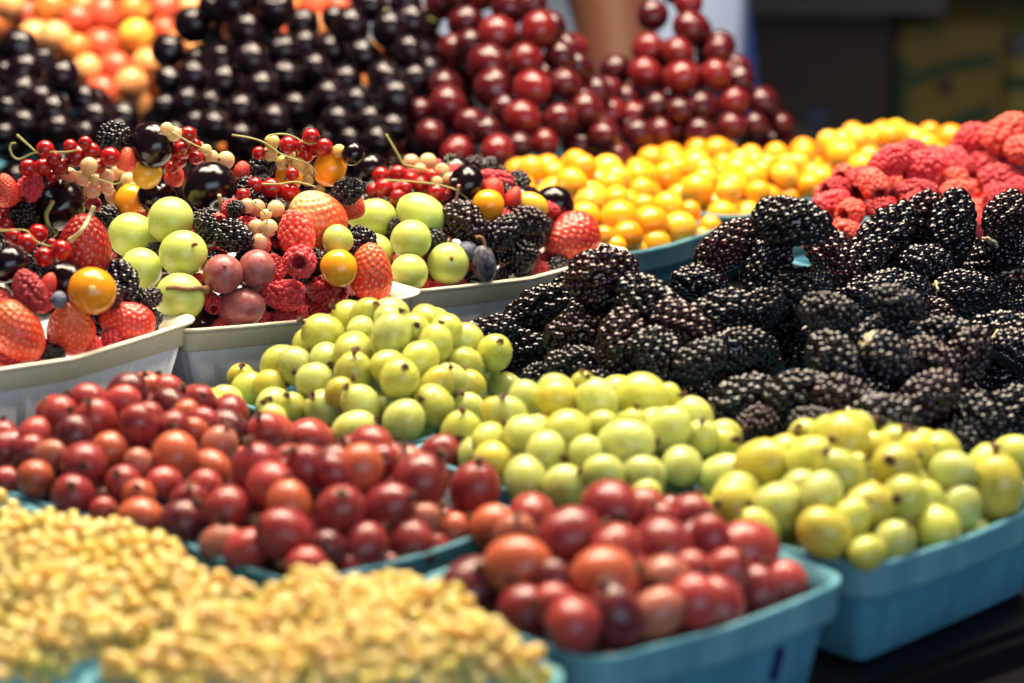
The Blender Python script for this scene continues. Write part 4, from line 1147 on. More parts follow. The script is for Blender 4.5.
3|B3|-238 10007 729 84|1|59 -38 15 70|black||~,b,3
8|B3|-405 9451 491 75|1.15|-42 -72 5 55|deep red||~h,2,0
3|B3|178 9996 596 87|1|-76 62 9 20|black||~,5,r
0|B3|26 10033 687 62|1.15|62 74 -13 23|black||~,7,r
3|B3|-392 9674 653 64|1|18 -32 43 82|black||~h,4,1
8|B3|-322 9848 724 57|1.15|-71 -49 48 17|deep red||~h,7,2
0|B3|-304 9751 665 56|1.15|54 40 55 50|black||~h,5,3
8|B3|-338 10201 712 58|1.15|-57 30 61 47|soft red||~h,b,0
8|B3|-182 9497 473 52|1.15|8 76 11 63|soft red||~h,2,3
0|B3|-74 10200 681 57|1.15|57 41 29 66|reddish black||~h,7,4
0|B3|-37 9792 685 56|1.15|54 69 35 32|black||~h,6,r
0|B3|-320 9437 579 48|1.15|51 -51 -39 57|black||~,3,3
0|B3|-635 9912 674 47|1.15|-46 30 80 23|black||~h,6,0
0|B3|129 9770 560 46|1.15|-19 54 34 74|black||~h,3,r
8|B3|157 9850 612 41|1.15|-31 48 -52 63|deep red||~,4,r
8|B3|-240 9853 767 42|1.15|-62 -58 -46 27|deep red||~h,b,2
0|B3|-470 9540 595 43|1.15|-10 -11 -96 25|black||~h,3,1
0|B3|-163 9800 762 46|1.15|-70 72 -2 6|reddish black||~h,7,3
0|B3|-492 9948 739 48|1.15|35 4 -68 65|black||~h,7,0
8|B3|-395 9771 664 42|1.15|44 -68 25 54|deep red||~h,5,2
0|B3|-259 10144 751 48|1.15|-75 -63 -20 5|black||~h,b,1
0|B3|-152 10128 746 49|1.15|25 55 49 63|reddish black||~h,b,4
0|B3|96 9704 513 48|1.15|46 52 -12 71|reddish black||~,3,4
0|B3|-94 10032 760 47|1.15|-36 41 43 72|black||~,b,r
8|B3|-466 9784 709 43|1.15|-56 40 -32 65|soft red||~h,6,1
0|B3|-506 9697 658 45|1.15|-9 -62 -40 67|black||~h,5,0
8|B3|-354 9331 423 32|1.15|46 -12 77 43|deep red||~h,0,0
8|B3|-272 9497 550 38|1.15|13 5 -74 65|coral red||~h,2,2
0|B3|-511 9569 541 35|1.15|-49 -5 71 50|black||~h,3,0
0|B3|-125 9518 541 36|1.15|-72 -1 -57 40|black||~,2,4
8|B3|-418 9881 753 33|1.15|68 7 72 9|deep red||~h,7,1
8|B3|-283 9685 710 34|1.15|-79 3 -61 5|soft red||~h,6,2
8|B1|-1728 7918 480 54|1.15|42 38 65 52|deep red||~,0,0
8|B1|-1673 7984 480 48|1.15|-39 -22 40 80|deep red||~,0,1
0|B1|-1601 8032 480 46|1.15|-27 59 -37 67|black||~,0,3
8|B1|-1484 8155 480 48|1.15|9 48 -42 76|soft red||~,0,4
8|B1|-1421 8212 480 49|1.15|37 58 -72 11|deep red||~,0,r
0|B1|-1312 8343 480 44|1.15|13 1 -98 14|black||~,1,4
0|B1|-1673 8104 490 44|1.15|64 -1 -76 9|black||~h,0,2
3|B2|-1157 8554 430 55|1|-33 -57 5 75|black||~,0,1
8|B2|-1079 8591 430 42|1.15|11 -24 -70 66|soft red||~,0,3
8|B2|-947 8699 430 44|1.15|-80 35 -47 17|soft red||~,0,5
8|B2|-867 8732 430 45|1.15|42 12 61 67|deep red||~,0,r
8|B2|-807 8795 430 46|1.15|-62 13 78 4|soft red||~,1,2
8|B2|-728 8830 430 51|1.15|-52 -15 60 59|deep red||~,1,4
3|B2|-593 8935 430 45|1|73 -29 4 61|black||~h,1,5
8|B2|-515 8971 430 42|1.15|-70 28 -29 58|coral red||~h,1,r
3|B2|-1066 8723 440 53|1|-63 39 -53 41|black||~h,0,4
0|B2|-915 8804 440 49|1.15|-78 -49 -32 24|black||~h,1,1
8|B2|-782 8911 440 54|1.15|31 -53 -52 59|soft red||~h,1,3
3|B2|-641 9006 440 49|1|-46 13 86 19|black||~h,2,5
0|B2|-1252 8696 455 42|1.15|-77 -60 -3 21|black||~h,0,0
8|B3|-296 9377 390 52|1.15|-50 -43 56 50|soft red||~,0,2
8|B3|-225 9425 390 42|1.15|75 40 -53 7|deep red||~,0,3
0|B3|-159 9479 390 50|1.15|-67 55 -47 17|black||~,0,4
0|B3|-92 9532 390 54|1.15|85 47 10 20|black||~,0,5
0|B3|-27 9585 390 44|1.15|47 -68 24 50|black||~,0,r
0|B3|43 9634 390 43|1.15|45 -11 78 43|black||~h,1,2
8|B3|109 9688 390 44|1.15|55 -9 -68 48|deep red||~,1,3
0|B3|184 9730 390 53|1.15|4 -60 -60 52|black||~,1,5
0|B3|244 9791 390 43|1.15|-67 -19 67 26|black||~h,1,r
8|B3|-5 9696 400 46|1.15|78 6 -59 20|soft red||~h,1,1
8|B3|128 9802 400 54|1.15|66 28 -63 30|soft red||~h,1,4
14|WR|-181 5425 376 24|1|||WR1|
14|WR|-82 5469 394 23|1|||WR11|
14|WR|-513 5339 413 24|1|||WR13|
14|WR|-413 5360 439 23|1|||WR13|
14|WR|50 5524 317 25|1|||WR4|
14|WR|-724 5480 439 23|1|||WR9|
14|WR|-337 5349 432 25|1|||WR20|
14|WR|-26 5499 379 20|1|||WR11|
14|WR|-370 5309 408 25|1|||WR13|
14|WR|-527 5614 442 23|1|||WR6|
14|WR|-240 5694 413 20|1|||WR18|
14|WR|-110 5428 367 20|1|||WR17|
14|WR|-3 5479 346 24|1|||WR4|
14|WR|-490 5394 410 20|1|||WR12|
14|WR|-467 5333 413 22|1|||WR13|
14|WR|-109 5528 427 24|1|||WR7|
14|WR|-659 5269 450 24|1|||WR15|
14|WR|-784 5426 405 24|1|||WR2|
14|WR|-881 5495 356 20|1|||WR8|
14|WR|-815 5470 398 24|1|||WR2|
14|WR|-290 5379 421 24|1|||WR20|
14|WR|-396 5387 467 23|1|||WR19|
14|WR|-212 5425 401 19|1|||WR1|
14|WR|-64 5514 411 19|1|||WR7|
14|WR|-162 5683 426 21|1|||WR18|
14|WR|-30 5458 374 24|1|||WR11|
14|WR|-568 5589 461 25|1|||WR6|
14|WR|-322 5378 457 21|1|||WR20|
14|WR|-415 5565 478 23|1|||WR6|
14|WR|-208 5661 435 25|1|||WR18|
14|WR|-609 5284 466 20|1|||WR15|
14|WR|-272 5691 438 25|1|||WR10|
14|WR|32 5507 352 22|1|||WR4|
14|WR|-458 5552 467 21|1|||WR6|
14|WR|-427 5311 431 24|1|||WR13|
14|WR|-849 5440 393 23|1|||WR2|
14|WR|-959 5471 370 24|1|||WR8|
14|WR|-744 5329 406 22|1|||WR2|
14|WR|-460 5354 451 25|1|||WR13|
14|WR|-139 5459 423 20|1|||WR17|
14|WR|-737 5438 442 22|1|||WR2|
14|WR|-494 5584 486 25|1|||WR6|
14|WR|-180 5449 414 22|1|||WR1|
14|WR|-44 5482 406 20|1|||WR11|
14|WR|-373 5419 485 22|1|||WR19|
14|WR|-527 5308 440 22|1|||WR15|
14|WR|-92 5478 435 24|1|||WR11|
14|WR|-277 5641 429 23|1|||WR10|
14|WR|-319 5659 453 22|1|||WR10|
14|WR|-209 5734 456 24|1|||WR18|
14|WR|-31 5538 425 25|1|||WR7|
14|WR|-439 5398 466 24|1|||WR12|
14|WR|-243 5415 425 23|1|||WR1|
14|WR|84 5550 299 22|1|||WR4|
14|WR|-117 5692 429 25|1|||WR18|
14|WR|-720 5502 481 22|1|||WR9|
14|WR|-615 5576 456 23|1|||WR9|
14|WR|-116 5737 428 22|1|||WR18|
14|WR|-808 5490 432 19|1|||WR2|
14|WR|-154 5497 439 24|1|||WR5|
14|WR|-568 5298 459 23|1|||WR15|
14|WR|-225 5457 434 24|1|||WR1|
14|WR|-138 5404 381 21|1|||WR17|
14|WR|-102 5429 407 24|1|||WR17|
14|WR|-577 5252 447 22|1|||WR15|
14|WR|-662 5311 474 25|1|||WR15|
14|WR|-618 5216 442 25|1|||WR15|
14|WR|-311 5445 480 24|1|||WR19|
14|WR|51 5550 353 21|1|||WR4|
14|WR|-679 5231 441 22|1|||WR15|
14|WR|-842 5399 375 23|1|||WR2|
14|WR|-581 5548 450 22|1|||WR6|
14|WR|-401 5273 421 24|1|||WR13|
14|WR|-295 5340 429 20|1|||WR20|
14|WR|-462 5273 423 25|1|||WR13|
14|WR|-993 5507 355 24|1|||WR8|
14|WR|-157 5728 462 25|1|||WR18|
14|WR|-788 5445 447 25|1|||WR2|
14|WR|-928 5439 388 23|1|||WR8|
14|WR|-773 5362 392 21|1|||WR2|
14|WR|-759 5526 485 25|1|||WR9|
14|WR|-200 5786 442 24|1|||WR18|
14|WR|-326 5963 413 24|1|||WR3|
14|WR|-71 5517 447 20|1|||WR7|
14|WR|-498 5537 470 22|1|||WR6|
14|WR|-738 5276 423 19|1|||WR2|
14|WR|-399 5345 475 23|1|||WR13|
14|WR|-347 5302 442 21|1|||WR13|
14|WR|-394 5615 497 21|1|||WR10|
14|WR|-597 5471 448 24|1|||WR12|
14|WR|-170 5379 374 22|1|||WR1|
14|WR|-496 5331 459 22|1|||WR13|
14|WR|8 5514 381 19|1|||WR4|
14|WR|-852 5477 415 20|1|||WR8|
14|WR|-278 5915 421 25|1|||WR3|
14|WR|-335 5412 493 20|1|||WR19|
14|WR|-332 5617 457 23|1|||WR10|
14|WR|-535 5618 485 24|1|||WR6|
14|WR|-278 5423 468 20|1|||WR20|
14|WR|-234 5695 461 23|1|||WR18|
14|WR|-188 5686 462 20|1|||WR18|
14|WR|-536 5568 490 24|1|||WR6|
14|WR|-236 5360 420 21|1|||WR1|
14|WR|-117 5785 425 23|1|||WR18|
14|WR|-348 5666 480 23|1|||WR10|
14|WR|-270 5373 460 24|1|||WR20|
14|WR|-546 5343 454 19|1|||WR15|
14|WR|-644 5268 489 22|1|||WR15|
14|WR|-594 5321 479 20|1|||WR15|
14|WR|84 5554 337 19|1|||WR4|
14|WR|-607 5781 433 23|1|||WR14|
14|WR|-799 5493 470 23|1|||WR9|
14|WR|-610 5517 462 23|1|||WR9|
14|WR|-50 5434 407 25|1|||WR11|
14|WR|-895 5412 388 21|1|||WR8|
14|WR|-331 5347 481 22|1|||WR20|
14|WR|-668 5494 489 22|1|||WR9|
14|WR|-535 5244 445 24|1|||WR15|
14|WR|-553 5518 462 22|1|||WR12|
14|WR|-672 5772 417 24|1|||WR14|
14|WR|-463 5605 521 24|1|||WR6|
14|WR|-646 5458 475 24|1|||WR9|
14|WR|-732 5319 447 24|1|||WR2|
14|WR|-417 5418 500 25|1|||WR19|
14|WR|-698 5267 456 20|1|||WR15|
14|WR|-800 5535 461 23|1|||WR16|
14|WR|-425 5645 514 20|1|||WR6|
14|WR|-763 5469 472 22|1|||WR9|
14|WR|-243 5648 453 21|1|||WR10|
14|WR|-824 5416 418 23|1|||WR2|
14|WR|-185 5397 408 22|1|||WR1|
14|WR|-898 5462 410 24|1|||WR8|
14|WR|-499 5783 470 25|1|||WR0|
14|WR|-308 5279 441 23|1|||WR20|
14|WR|-417 5369 501 21|1|||WR19|
14|WR|-477 5672 509 24|1|||WR6|
14|WR|-129 5521 466 24|1|||WR7|
14|WR|-531 5412 449 19|1|||WR12|
14|WR|-218 5591 436 23|1|||WR5|
14|WR|-199 5498 455 24|1|||WR5|
14|WR|-377 5539 492 22|1|||WR6|
14|WR|-54 5481 456 23|1|||WR7|
14|WR|-612 5242 478 23|1|||WR15|
14|WR|6 5553 414 19|1|||WR4|
14|WR|-363 5325 469 21|1|||WR13|
14|WR|-361 5390 512 22|1|||WR19|
14|WR|-467 5436 483 24|1|||WR12|
14|WR|-301 5701 474 24|1|||WR10|
14|WR|-817 5696 427 25|1|||WR16|
14|WR|-701 5511 513 21|1|||WR9|
14|WR|-320 5893 421 19|1|||WR3|
14|WR|-755 5365 429 20|1|||WR2|
14|WR|-506 5832 484 21|1|||WR14|
14|WR|-147 5679 463 22|1|||WR18|
14|WR|-197 5418 443 25|1|||WR1|
14|WR|-7 5489 418 24|1|||WR11|
14|WR|-461 5305 451 19|1|||WR13|
14|WR|-813 5373 388 21|1|||WR2|
14|WR|-444 5549 506 23|1|||WR6|
14|WR|-298 5380 494 25|1|||WR20|
14|WR|-81 5403 382 21|1|||WR17|
14|WR|-794 5602 449 22|1|||WR16|
14|WR|-532 5745 469 25|1|||WR0|
14|WR|-367 5580 498 25|1|||WR10|
14|WR|-511 5450 460 25|1|||WR12|
14|WR|-203 5359 390 22|1|||WR1|
14|WR|-663 5550 505 24|1|||WR9|
14|WR|-366 5352 499 20|1|||WR19|
14|WR|-439 5509 490 22|1|||WR6|
14|WR|-170 5542 457 25|1|||WR5|
14|WR|-296 5596 458 22|1|||WR10|
14|WR|40 5536 391 24|1|||WR4|
14|WR|-723 5579 493 23|1|||WR9|
14|WR|-547 5659 480 20|1|||WR0|
14|WR|-951 5511 375 19|1|||WR8|
14|WR|-575 5207 456 24|1|||WR15|
14|WR|-842 5503 445 23|1|||WR8|
14|WR|-250 5947 424 21|1|||WR3|
14|WR|-166 5458 450 21|1|||WR5|
14|WR|-497 5389 480 24|1|||WR12|
14|WR|-389 5292 455 20|1|||WR13|
14|WR|-82 5544 476 25|1|||WR7|
14|WR|-380 5897 433 21|1|||WR3|
14|WR|-354 5711 478 23|1|||WR10|
14|WR|-589 5558 490 23|1|||WR6|
14|WR|-485 5876 481 24|1|||WR14|
14|WR|-401 5678 523 25|1|||WR10|
14|WR|-371 5463 513 23|1|||WR19|
14|WR|10 5478 384 19|1|||WR4|
14|WR|-637 5350 477 19|1|||WR15|
14|WR|-440 5314 484 25|1|||WR13|
14|WR|-499 5635 522 23|1|||WR6|
14|WR|-694 5412 480 25|1|||WR9|
14|WR|-883 5501 413 21|1|||WR8|
14|WR|-842 5460 451 25|1|||WR2|
14|WR|-531 5901 468 20|1|||WR14|
14|WR|-555 5337 492 24|1|||WR15|
14|WR|-579 5759 455 22|1|||WR0|
14|WR|-521 5279 471 24|1|||WR15|
14|WR|-107 5469 476 24|1|||WR7|
14|WR|-553 5867 483 25|1|||WR14|
14|WR|-415 5584 524 21|1|||WR6|
14|WR|-575 5817 470 22|1|||WR14|
14|WR|-193 5624 455 23|1|||WR18|
14|WR|-149 5409 417 20|1|||WR17|
14|WR|-645 5308 515 25|1|||WR15|
14|WR|-285 5653 474 22|1|||WR10|
14|WR|-961 5550 372 20|1|||WR8|
14|WR|-725 5780 422 22|1|||WR14|
14|WR|-329 5748 453 21|1|||WR10|
14|WR|-578 5291 503 25|1|||WR15|
14|WR|-596 5722 443 21|1|||WR0|
14|WR|-191 5747 492 22|1|||WR18|
14|WR|-682 5349 489 24|1|||WR15|
14|WR|-738 5493 518 24|1|||WR9|
14|WR|-779 5702 448 21|1|||WR16|
14|WR|-209 5707 495 24|1|||WR18|
14|WR|-504 5490 474 21|1|||WR12|
14|WR|-604 5370 485 21|1|||WR15|
14|WR|-297 5326 462 20|1|||WR20|
14|WR|-708 5296 481 23|1|||WR15|
14|WR|-730 5443 485 20|1|||WR9|
14|WR|-552 5376 471 19|1|||WR12|
14|WR|-299 5948 440 20|1|||WR3|
14|WR|-782 5326 399 20|1|||WR2|
14|WR|-128 5617 460 20|1|||WR18|
14|WR|-262 5317 428 21|1|||WR20|
14|WR|-239 5426 465 22|1|||WR1|
14|WR|-619 5821 453 24|1|||WR14|
14|WR|-775 5581 476 20|1|||WR16|
14|WR|-550 5478 466 22|1|||WR12|
14|WR|-358 5937 438 21|1|||WR3|
14|WR|-276 5984 426 20|1|||WR3|
14|WR|-231 5472 474 23|1|||WR5|
14|WR|-406 5879 457 21|1|||WR3|
14|WR|-723 5365 464 25|1|||WR2|
14|WR|-346 5624 494 21|1|||WR10|
14|WR|-633 5518 499 24|1|||WR9|
14|WR|61 5576 384 23|1|||WR4|
14|WR|-295 5869 434 21|1|||WR3|
14|WR|-654 5217 469 21|1|||WR15|
14|WR|-420 5921 442 20|1|||WR3|
14|WR|-955 5458 409 20|1|||WR8|
14|WR|-828 5648 437 22|1|||WR16|
14|WR|-890 5638 385 23|1|||WR16|
14|WR|-736 5547 516 22|1|||WR9|
14|WR|-44 5565 459 25|1|||WR7|
14|WR|-475 5354 496 24|1|||WR13|
14|WR|-454 5390 505 22|1|||WR12|
14|WR|-520 5596 522 24|1|||WR6|
14|WR|-875 5369 388 25|1|||WR2|
14|WR|-352 5872 431 20|1|||WR3|
14|WR|-760 5399 458 24|1|||WR2|
14|WR|-113 5723 463 19|1|||WR18|
14|WR|-385 5990 406 23|1|||WR3|
14|WR|-265 5687 487 20|1|||WR10|
14|WR|-336 5482 496 19|1|||WR19|
14|WR|-772 5642 461 21|1|||WR16|
14|WR|-81 5438 441 21|1|||WR11|
14|WR|-882 5544 415 24|1|||WR8|
14|WR|-624 5581 495 21|1|||WR9|
14|WR|-166 5586 460 19|1|||WR5|
14|WR|-6 5609 406 22|1|||WR4|
14|WR|-320 5563 471 20|1|||WR10|
14|WR|-243 5750 482 19|1|||WR18|
14|WR|-338 5420 531 22|1|||WR19|
14|WR|-433 5739 492 24|1|||WR0|
14|WR|-566 5714 464 20|1|||WR0|
14|WR|-452 5651 543 23|1|||WR6|
14|WR|-881 5422 426 24|1|||WR8|
14|WR|-342 5255 443 21|1|||WR13|
14|WR|-282 5417 504 21|1|||WR20|
14|WR|-370 5641 517 20|1|||WR10|
14|WR|-476 5566 519 19|1|||WR6|
14|WR|-119 5427 445 21|1|||WR17|
14|WR|-210 5554 450 21|1|||WR5|
14|WR|-678 5247 480 20|1|||WR15|
14|WR|-328 6004 422 22|1|||WR3|
14|WR|-984 5503 397 23|1|||WR8|
14|WR|-691 5456 506 23|1|||WR9|
14|WR|-76 5497 485 20|1|||WR7|
14|WR|-819 5571 447 21|1|||WR16|
14|WR|-386 5416 526 20|1|||WR19|
14|WR|-801 5380 423 20|1|||WR2|
14|WR|-1002 5545 369 21|1|||WR8|
14|WR|-228 5384 449 20|1|||WR1|
14|WR|-114 5580 468 19|1|||WR7|
14|WR|-24 5519 460 20|1|||WR7|
14|WR|-263 5449 491 22|1|||WR20|
14|WR|-481 5522 500 19|1|||WR6|
14|WR|-926 5576 370 20|1|||WR8|
14|WR|-574 5608 497 21|1|||WR6|
14|WR|-398 5503 504 19|1|||WR19|
14|WR|-88 5654 446 20|1|||WR18|
14|WR|-143 5761 481 19|1|||WR18|
14|WR|-536 5791 489 21|1|||WR0|
14|WR|-406 5617 537 19|1|||WR6|
14|WR|-713 5617 479 19|1|||WR16|
14|WR|-328 5308 474 20|1|||WR20|
14|WR|-407 5542 516 19|1|||WR6|
14|WR|-255 5886 440 20|1|||WR3|
14|WR|-647 5787 445 20|1|||WR14|
14|WR|-614 5337 504 19|1|||WR15|
14|WR|-335 5360 517 20|1|||WR19|
14|WR|-158 5485 480 22|1|||WR5|
14|WR|-425 5275 455 21|1|||WR13|
14|WR|-565 5256 483 20|1|||WR15|
14|WM|-907 5786 330 22|1|||WM8|
14|WM|-979 5753 319 20|1|||WM8|
14|WM|-1164 5547 318 21|1|||WM17|
14|WM|-1084 5669 375 23|1|||WM3|
14|WM|-918 5929 368 23|1|||WM16|
14|WM|-1209 5563 332 21|1|||WM17|
14|WM|-1170 5659 373 23|1|||WM7|
14|WM|-1043 5659 350 19|1|||WM3|
14|WM|-937 5743 320 21|1|||WM8|
14|WM|-1313 5838 373 22|1|||WM13|
14|WM|-990 5711 325 23|1|||WM3|
14|WM|-869 5830 336 20|1|||WM8|
14|WM|-1047 5705 352 21|1|||WM3|
14|WM|-1123 5572 337 22|1|||WM17|
14|WM|-1139 5607 367 22|1|||WM7|
14|WM|-1151 6433 373 24|1|||WM5|
14|WM|-1128 5647 403 19|1|||WM7|
14|WM|-1073 5626 358 19|1|||WM3|
14|WM|-1323 5771 365 21|1|||WM1|
14|WM|-1191 5617 362 20|1|||WM9|
14|WM|-1101 5595 359 20|1|||WM7|
14|WM|-1096 6196 387 23|1|||WM11|
14|WM|-1092 5876 389 23|1|||WM10|
14|WM|-864 6038 389 21|1|||WM4|
14|WM|-774 6017 347 22|1|||WM4|
14|WM|-1009 5720 360 22|1|||WM3|
14|WM|-1129 5709 400 21|1|||WM7|
14|WM|-1292 5817 397 20|1|||WM13|
14|WM|-1172 5619 398 25|1|||WM7|
14|WM|-991 5947 396 23|1|||WM14|
14|WM|-1003 5776 342 22|1|||WM8|
14|WM|-1047 6197 419 25|1|||WM11|
14|WM|-1163 5839 425 24|1|||WM0|
14|WM|-921 5944 407 23|1|||WM14|
14|WM|-958 5761 349 22|1|||WM8|
14|WM|-952 5908 386 25|1|||WM14|
14|WM|-957 5974 417 21|1|||WM14|
14|WM|-715 6037 340 23|1|||WM4|
14|WM|-899 5808 365 23|1|||WM8|
14|WM|-1202 6167 418 23|1|||WM6|
14|WM|-1152 5948 414 21|1|||WM0|
14|WM|-1144 6188 396 24|1|||WM6|
14|WM|-1093 5624 390 21|1|||WM7|
14|WM|-1218 6413 377 24|1|||WM5|
14|WM|-1324 6069 429 21|1|||WM2|
14|WM|-1150 5558 363 22|1|||WM17|
14|WM|-1037 5933 393 23|1|||WM10|
14|WM|-1262 5903 432 25|1|||WM13|
14|WM|-1037 5687 389 25|1|||WM3|
14|WM|-1094 5686 409 19|1|||WM3|
14|WM|-1249 5523 354 24|1|||WM17|
14|WM|-1274 5847 423 23|1|||WM13|
14|WM|-1203 5645 390 20|1|||WM9|
14|WM|-1356 6299 421 22|1|||WM15|
14|WM|-1203 5844 436 22|1|||WM0|
14|WM|-1007 5886 369 22|1|||WM10|
14|WM|-1365 6355 441 24|1|||WM15|
14|WM|-914 5983 429 23|1|||WM14|
14|WM|-1117 5924 422 25|1|||WM0|
14|WM|-1055 5898 388 19|1|||WM10|
14|WM|-865 5976 409 23|1|||WM16|
14|WM|-1234 5560 364 19|1|||WM17|
14|WM|-835 5950 387 25|1|||WM16|
14|WM|-992 5994 411 22|1|||WM14|
14|WM|-1161 5906 438 21|1|||WM0|
14|WM|-1236 5820 426 23|1|||WM13|
14|WM|-1294 6098 453 22|1|||WM2|
14|WM|-992 6257 416 19|1|||WM11|
14|WM|-1178 6482 389 25|1|||WM5|
14|WM|-825 5998 398 22|1|||WM4|
14|WM|-1020 6235 434 24|1|||WM11|
14|WM|-1061 5650 405 23|1|||WM3|
14|WM|-1158 6393 379 20|1|||WM5|
14|WM|-1088 6147 398 22|1|||WM11|
14|WM|-1118 5592 398 22|1|||WM7|
14|WM|-772 6053 368 20|1|||WM4|
14|WM|-1238 5872 455 25|1|||WM13|
14|WM|-1176 6110 415 22|1|||WM6|
14|WM|-1024 5842 361 23|1|||WM10|
14|WM|-1120 5877 425 24|1|||WM0|
14|WM|-1332 5809 406 23|1|||WM13|
14|WM|-951 5867 372 22|1|||WM8|
14|WM|-1200 5523 343 19|1|||WM17|
14|WM|-1426 6355 434 24|1|||WM15|
14|WM|-1216 6110 443 21|1|||WM6|
14|WM|-894 5903 398 22|1|||WM16|
14|WM|-964 6183 418 22|1|||WM11|
14|WM|-926 5752 367 20|1|||WM8|
14|WM|-1019 5683 338 20|1|||WM3|
14|WM|-1220 6046 432 25|1|||WM6|
14|WM|-826 6041 395 21|1|||WM4|
14|WM|-1207 5743 411 23|1|||WM1|
14|WM|-1110 6230 422 24|1|||WM11|
14|WM|-867 6025 429 24|1|||WM4|
14|WM|-977 5796 369 25|1|||WM8|
14|WM|-890 6221 374 23|1|||WM11|
14|WM|-1343 6014 422 24|1|||WM2|
14|WM|-1332 6329 436 19|1|||WM15|
14|WM|-1172 5786 428 22|1|||WM12|
14|WM|-1275 5543 393 24|1|||WM9|
14|WM|-1389 6309 450 25|1|||WM15|
14|WM|-1104 5832 405 23|1|||WM12|
14|WM|-1341 6092 454 20|1|||WM2|
14|WM|-1183 6424 403 24|1|||WM5|
14|WM|-1150 5632 433 22|1|||WM7|
14|WM|-1135 6414 415 22|1|||WM5|
14|WM|-1107 5628 427 21|1|||WM7|
14|WM|-1008 6160 435 24|1|||WM11|
14|WM|-1242 6368 401 24|1|||WM5|
14|WM|-1087 6196 428 21|1|||WM11|
14|WM|-1282 5754 389 23|1|||WM1|
14|WM|-974 6225 443 24|1|||WM11|
14|WM|-1296 6140 477 24|1|||WM2|
14|WM|-1274 6001 436 23|1|||WM2|
14|WM|-1174 5860 463 24|1|||WM0|
14|WM|-1164 6150 418 19|1|||WM6|
14|WM|-982 5745 378 22|1|||WM8|
14|WM|-1141 6262 397 24|1|||WM6|
14|WM|-1052 6151 421 22|1|||WM11|
14|WM|-1212 5901 466 19|1|||WM0|
14|WM|-1303 6352 431 20|1|||WM15|
14|WM|-1213 5574 400 24|1|||WM9|
14|WM|-1070 5924 413 20|1|||WM10|
14|WM|-1003 5908 408 24|1|||WM10|
14|WM|-1134 6466 414 21|1|||WM5|
14|WM|-1270 5798 418 19|1|||WM1|
14|WM|-1298 5682 382 22|1|||WM1|
14|WM|-1062 6247 432 24|1|||WM11|
14|WM|-1192 6076 425 20|1|||WM6|
14|WM|-919 6219 408 23|1|||WM11|
14|WM|-926 5787 390 22|1|||WM8|
14|WM|-1112 5706 440 25|1|||WM7|
14|WM|-1302 6423 418 25|1|||WM15|
14|WM|-788 6007 382 21|1|||WM4|
14|WM|-872 5821 391 20|1|||WM8|
14|WM|-985 6114 421 22|1|||WM11|
14|WM|-942 6271 414 25|1|||WM11|
14|WM|-866 6074 416 25|1|||WM4|
14|WM|-1153 5720 430 22|1|||WM7|
14|WM|-730 6052 377 23|1|||WM4|
14|WM|-1210 5615 423 24|1|||WM9|
14|WM|-1306 6038 440 20|1|||WM2|
14|WM|-1014 5729 401 23|1|||WM3|
14|WM|-1024 5954 428 23|1|||WM10|
14|WM|-1028 6280 435 24|1|||WM11|
14|WM|-871 6133 378 22|1|||WM4|
14|WM|-1394 6129 433 21|1|||WM2|
14|WM|-849 5909 390 21|1|||WM16|
14|WM|-1259 5483 362 22|1|||WM17|
14|WM|-1291 5595 419 24|1|||WM9|
14|WM|-1315 6628 366 21|1|||WM15|
14|WM|-738 6009 365 23|1|||WM4|
14|WM|-1091 6412 419 24|1|||WM5|
14|WM|-1214 5680 412 22|1|||WM7|
14|WM|-961 5929 424 24|1|||WM14|
14|WM|-1326 6388 448 22|1|||WM15|
14|WM|-1310 5881 433 22|1|||WM13|
14|WM|-1259 6104 473 21|1|||WM2|
14|WM|-1124 6160 417 19|1|||WM6|
14|WM|-1119 6120 400 20|1|||WM6|
14|WM|-1061 5708 416 20|1|||WM3|
14|WM|-1070 5981 417 22|1|||WM10|
14|WM|-883 5957 439 21|1|||WM16|
14|WM|-1187 5540 377 24|1|||WM17|
14|WM|-935 6151 418 24|1|||WM11|
14|WM|-1053 6035 407 23|1|||WM14|
14|WM|-956 5981 458 22|1|||WM14|
14|WM|-1342 6580 379 21|1|||WM15|
14|WM|-776 6099 372 24|1|||WM4|
14|WM|-1269 6392 427 24|1|||WM15|
14|WM|-1126 6355 398 20|1|||WM5|
14|WM|-1153 5586 421 24|1|||WM7|
14|WM|-1073 5672 436 20|1|||WM3|
14|WM|-1144 5678 442 21|1|||WM7|
14|WM|-1063 5835 392 20|1|||WM12|
14|WM|-1327 5755 410 24|1|||WM1|
14|WM|-928 5881 406 20|1|||WM16|
14|WM|-1081 5889 427 20|1|||WM10|
14|WM|-1021 6200 457 22|1|||WM11|
14|WM|-1247 5761 417 24|1|||WM1|
14|WM|-926 6020 452 22|1|||WM14|
14|WM|-845 5852 398 19|1|||WM16|
14|WM|-1433 6449 413 24|1|||WM15|
14|WM|-982 6293 429 24|1|||WM11|
14|WM|-1158 5900 479 24|1|||WM0|
14|WM|-1308 5815 435 19|1|||WM13|
14|WM|-1156 6199 435 23|1|||WM6|
14|WM|-1303 6209 455 25|1|||WM6|
14|WM|-982 5873 398 22|1|||WM10|
14|WM|-1236 6146 476 22|1|||WM6|
14|WM|-1224 6076 460 20|1|||WM6|
14|WM|-1030 5868 394 20|1|||WM10|
14|WM|-1310 6063 467 20|1|||WM2|
14|WM|-1357 6049 442 21|1|||WM2|
14|WM|-1182 5816 459 24|1|||WM0|
14|WM|-899 5842 409 22|1|||WM16|
14|WM|-1104 5654 459 24|1|||WM7|
14|WM|-1086 5789 419 25|1|||WM12|
14|WM|-1392 6375 465 21|1|||WM15|
14|WM|-1059 6390 405 20|1|||WM5|
14|WM|-925 5944 448 22|1|||WM14|
14|WM|-1238 6426 414 23|1|||WM5|
14|WM|-1019 5806 374 20|1|||WM8|
14|WM|-810 5872 383 24|1|||WM16|
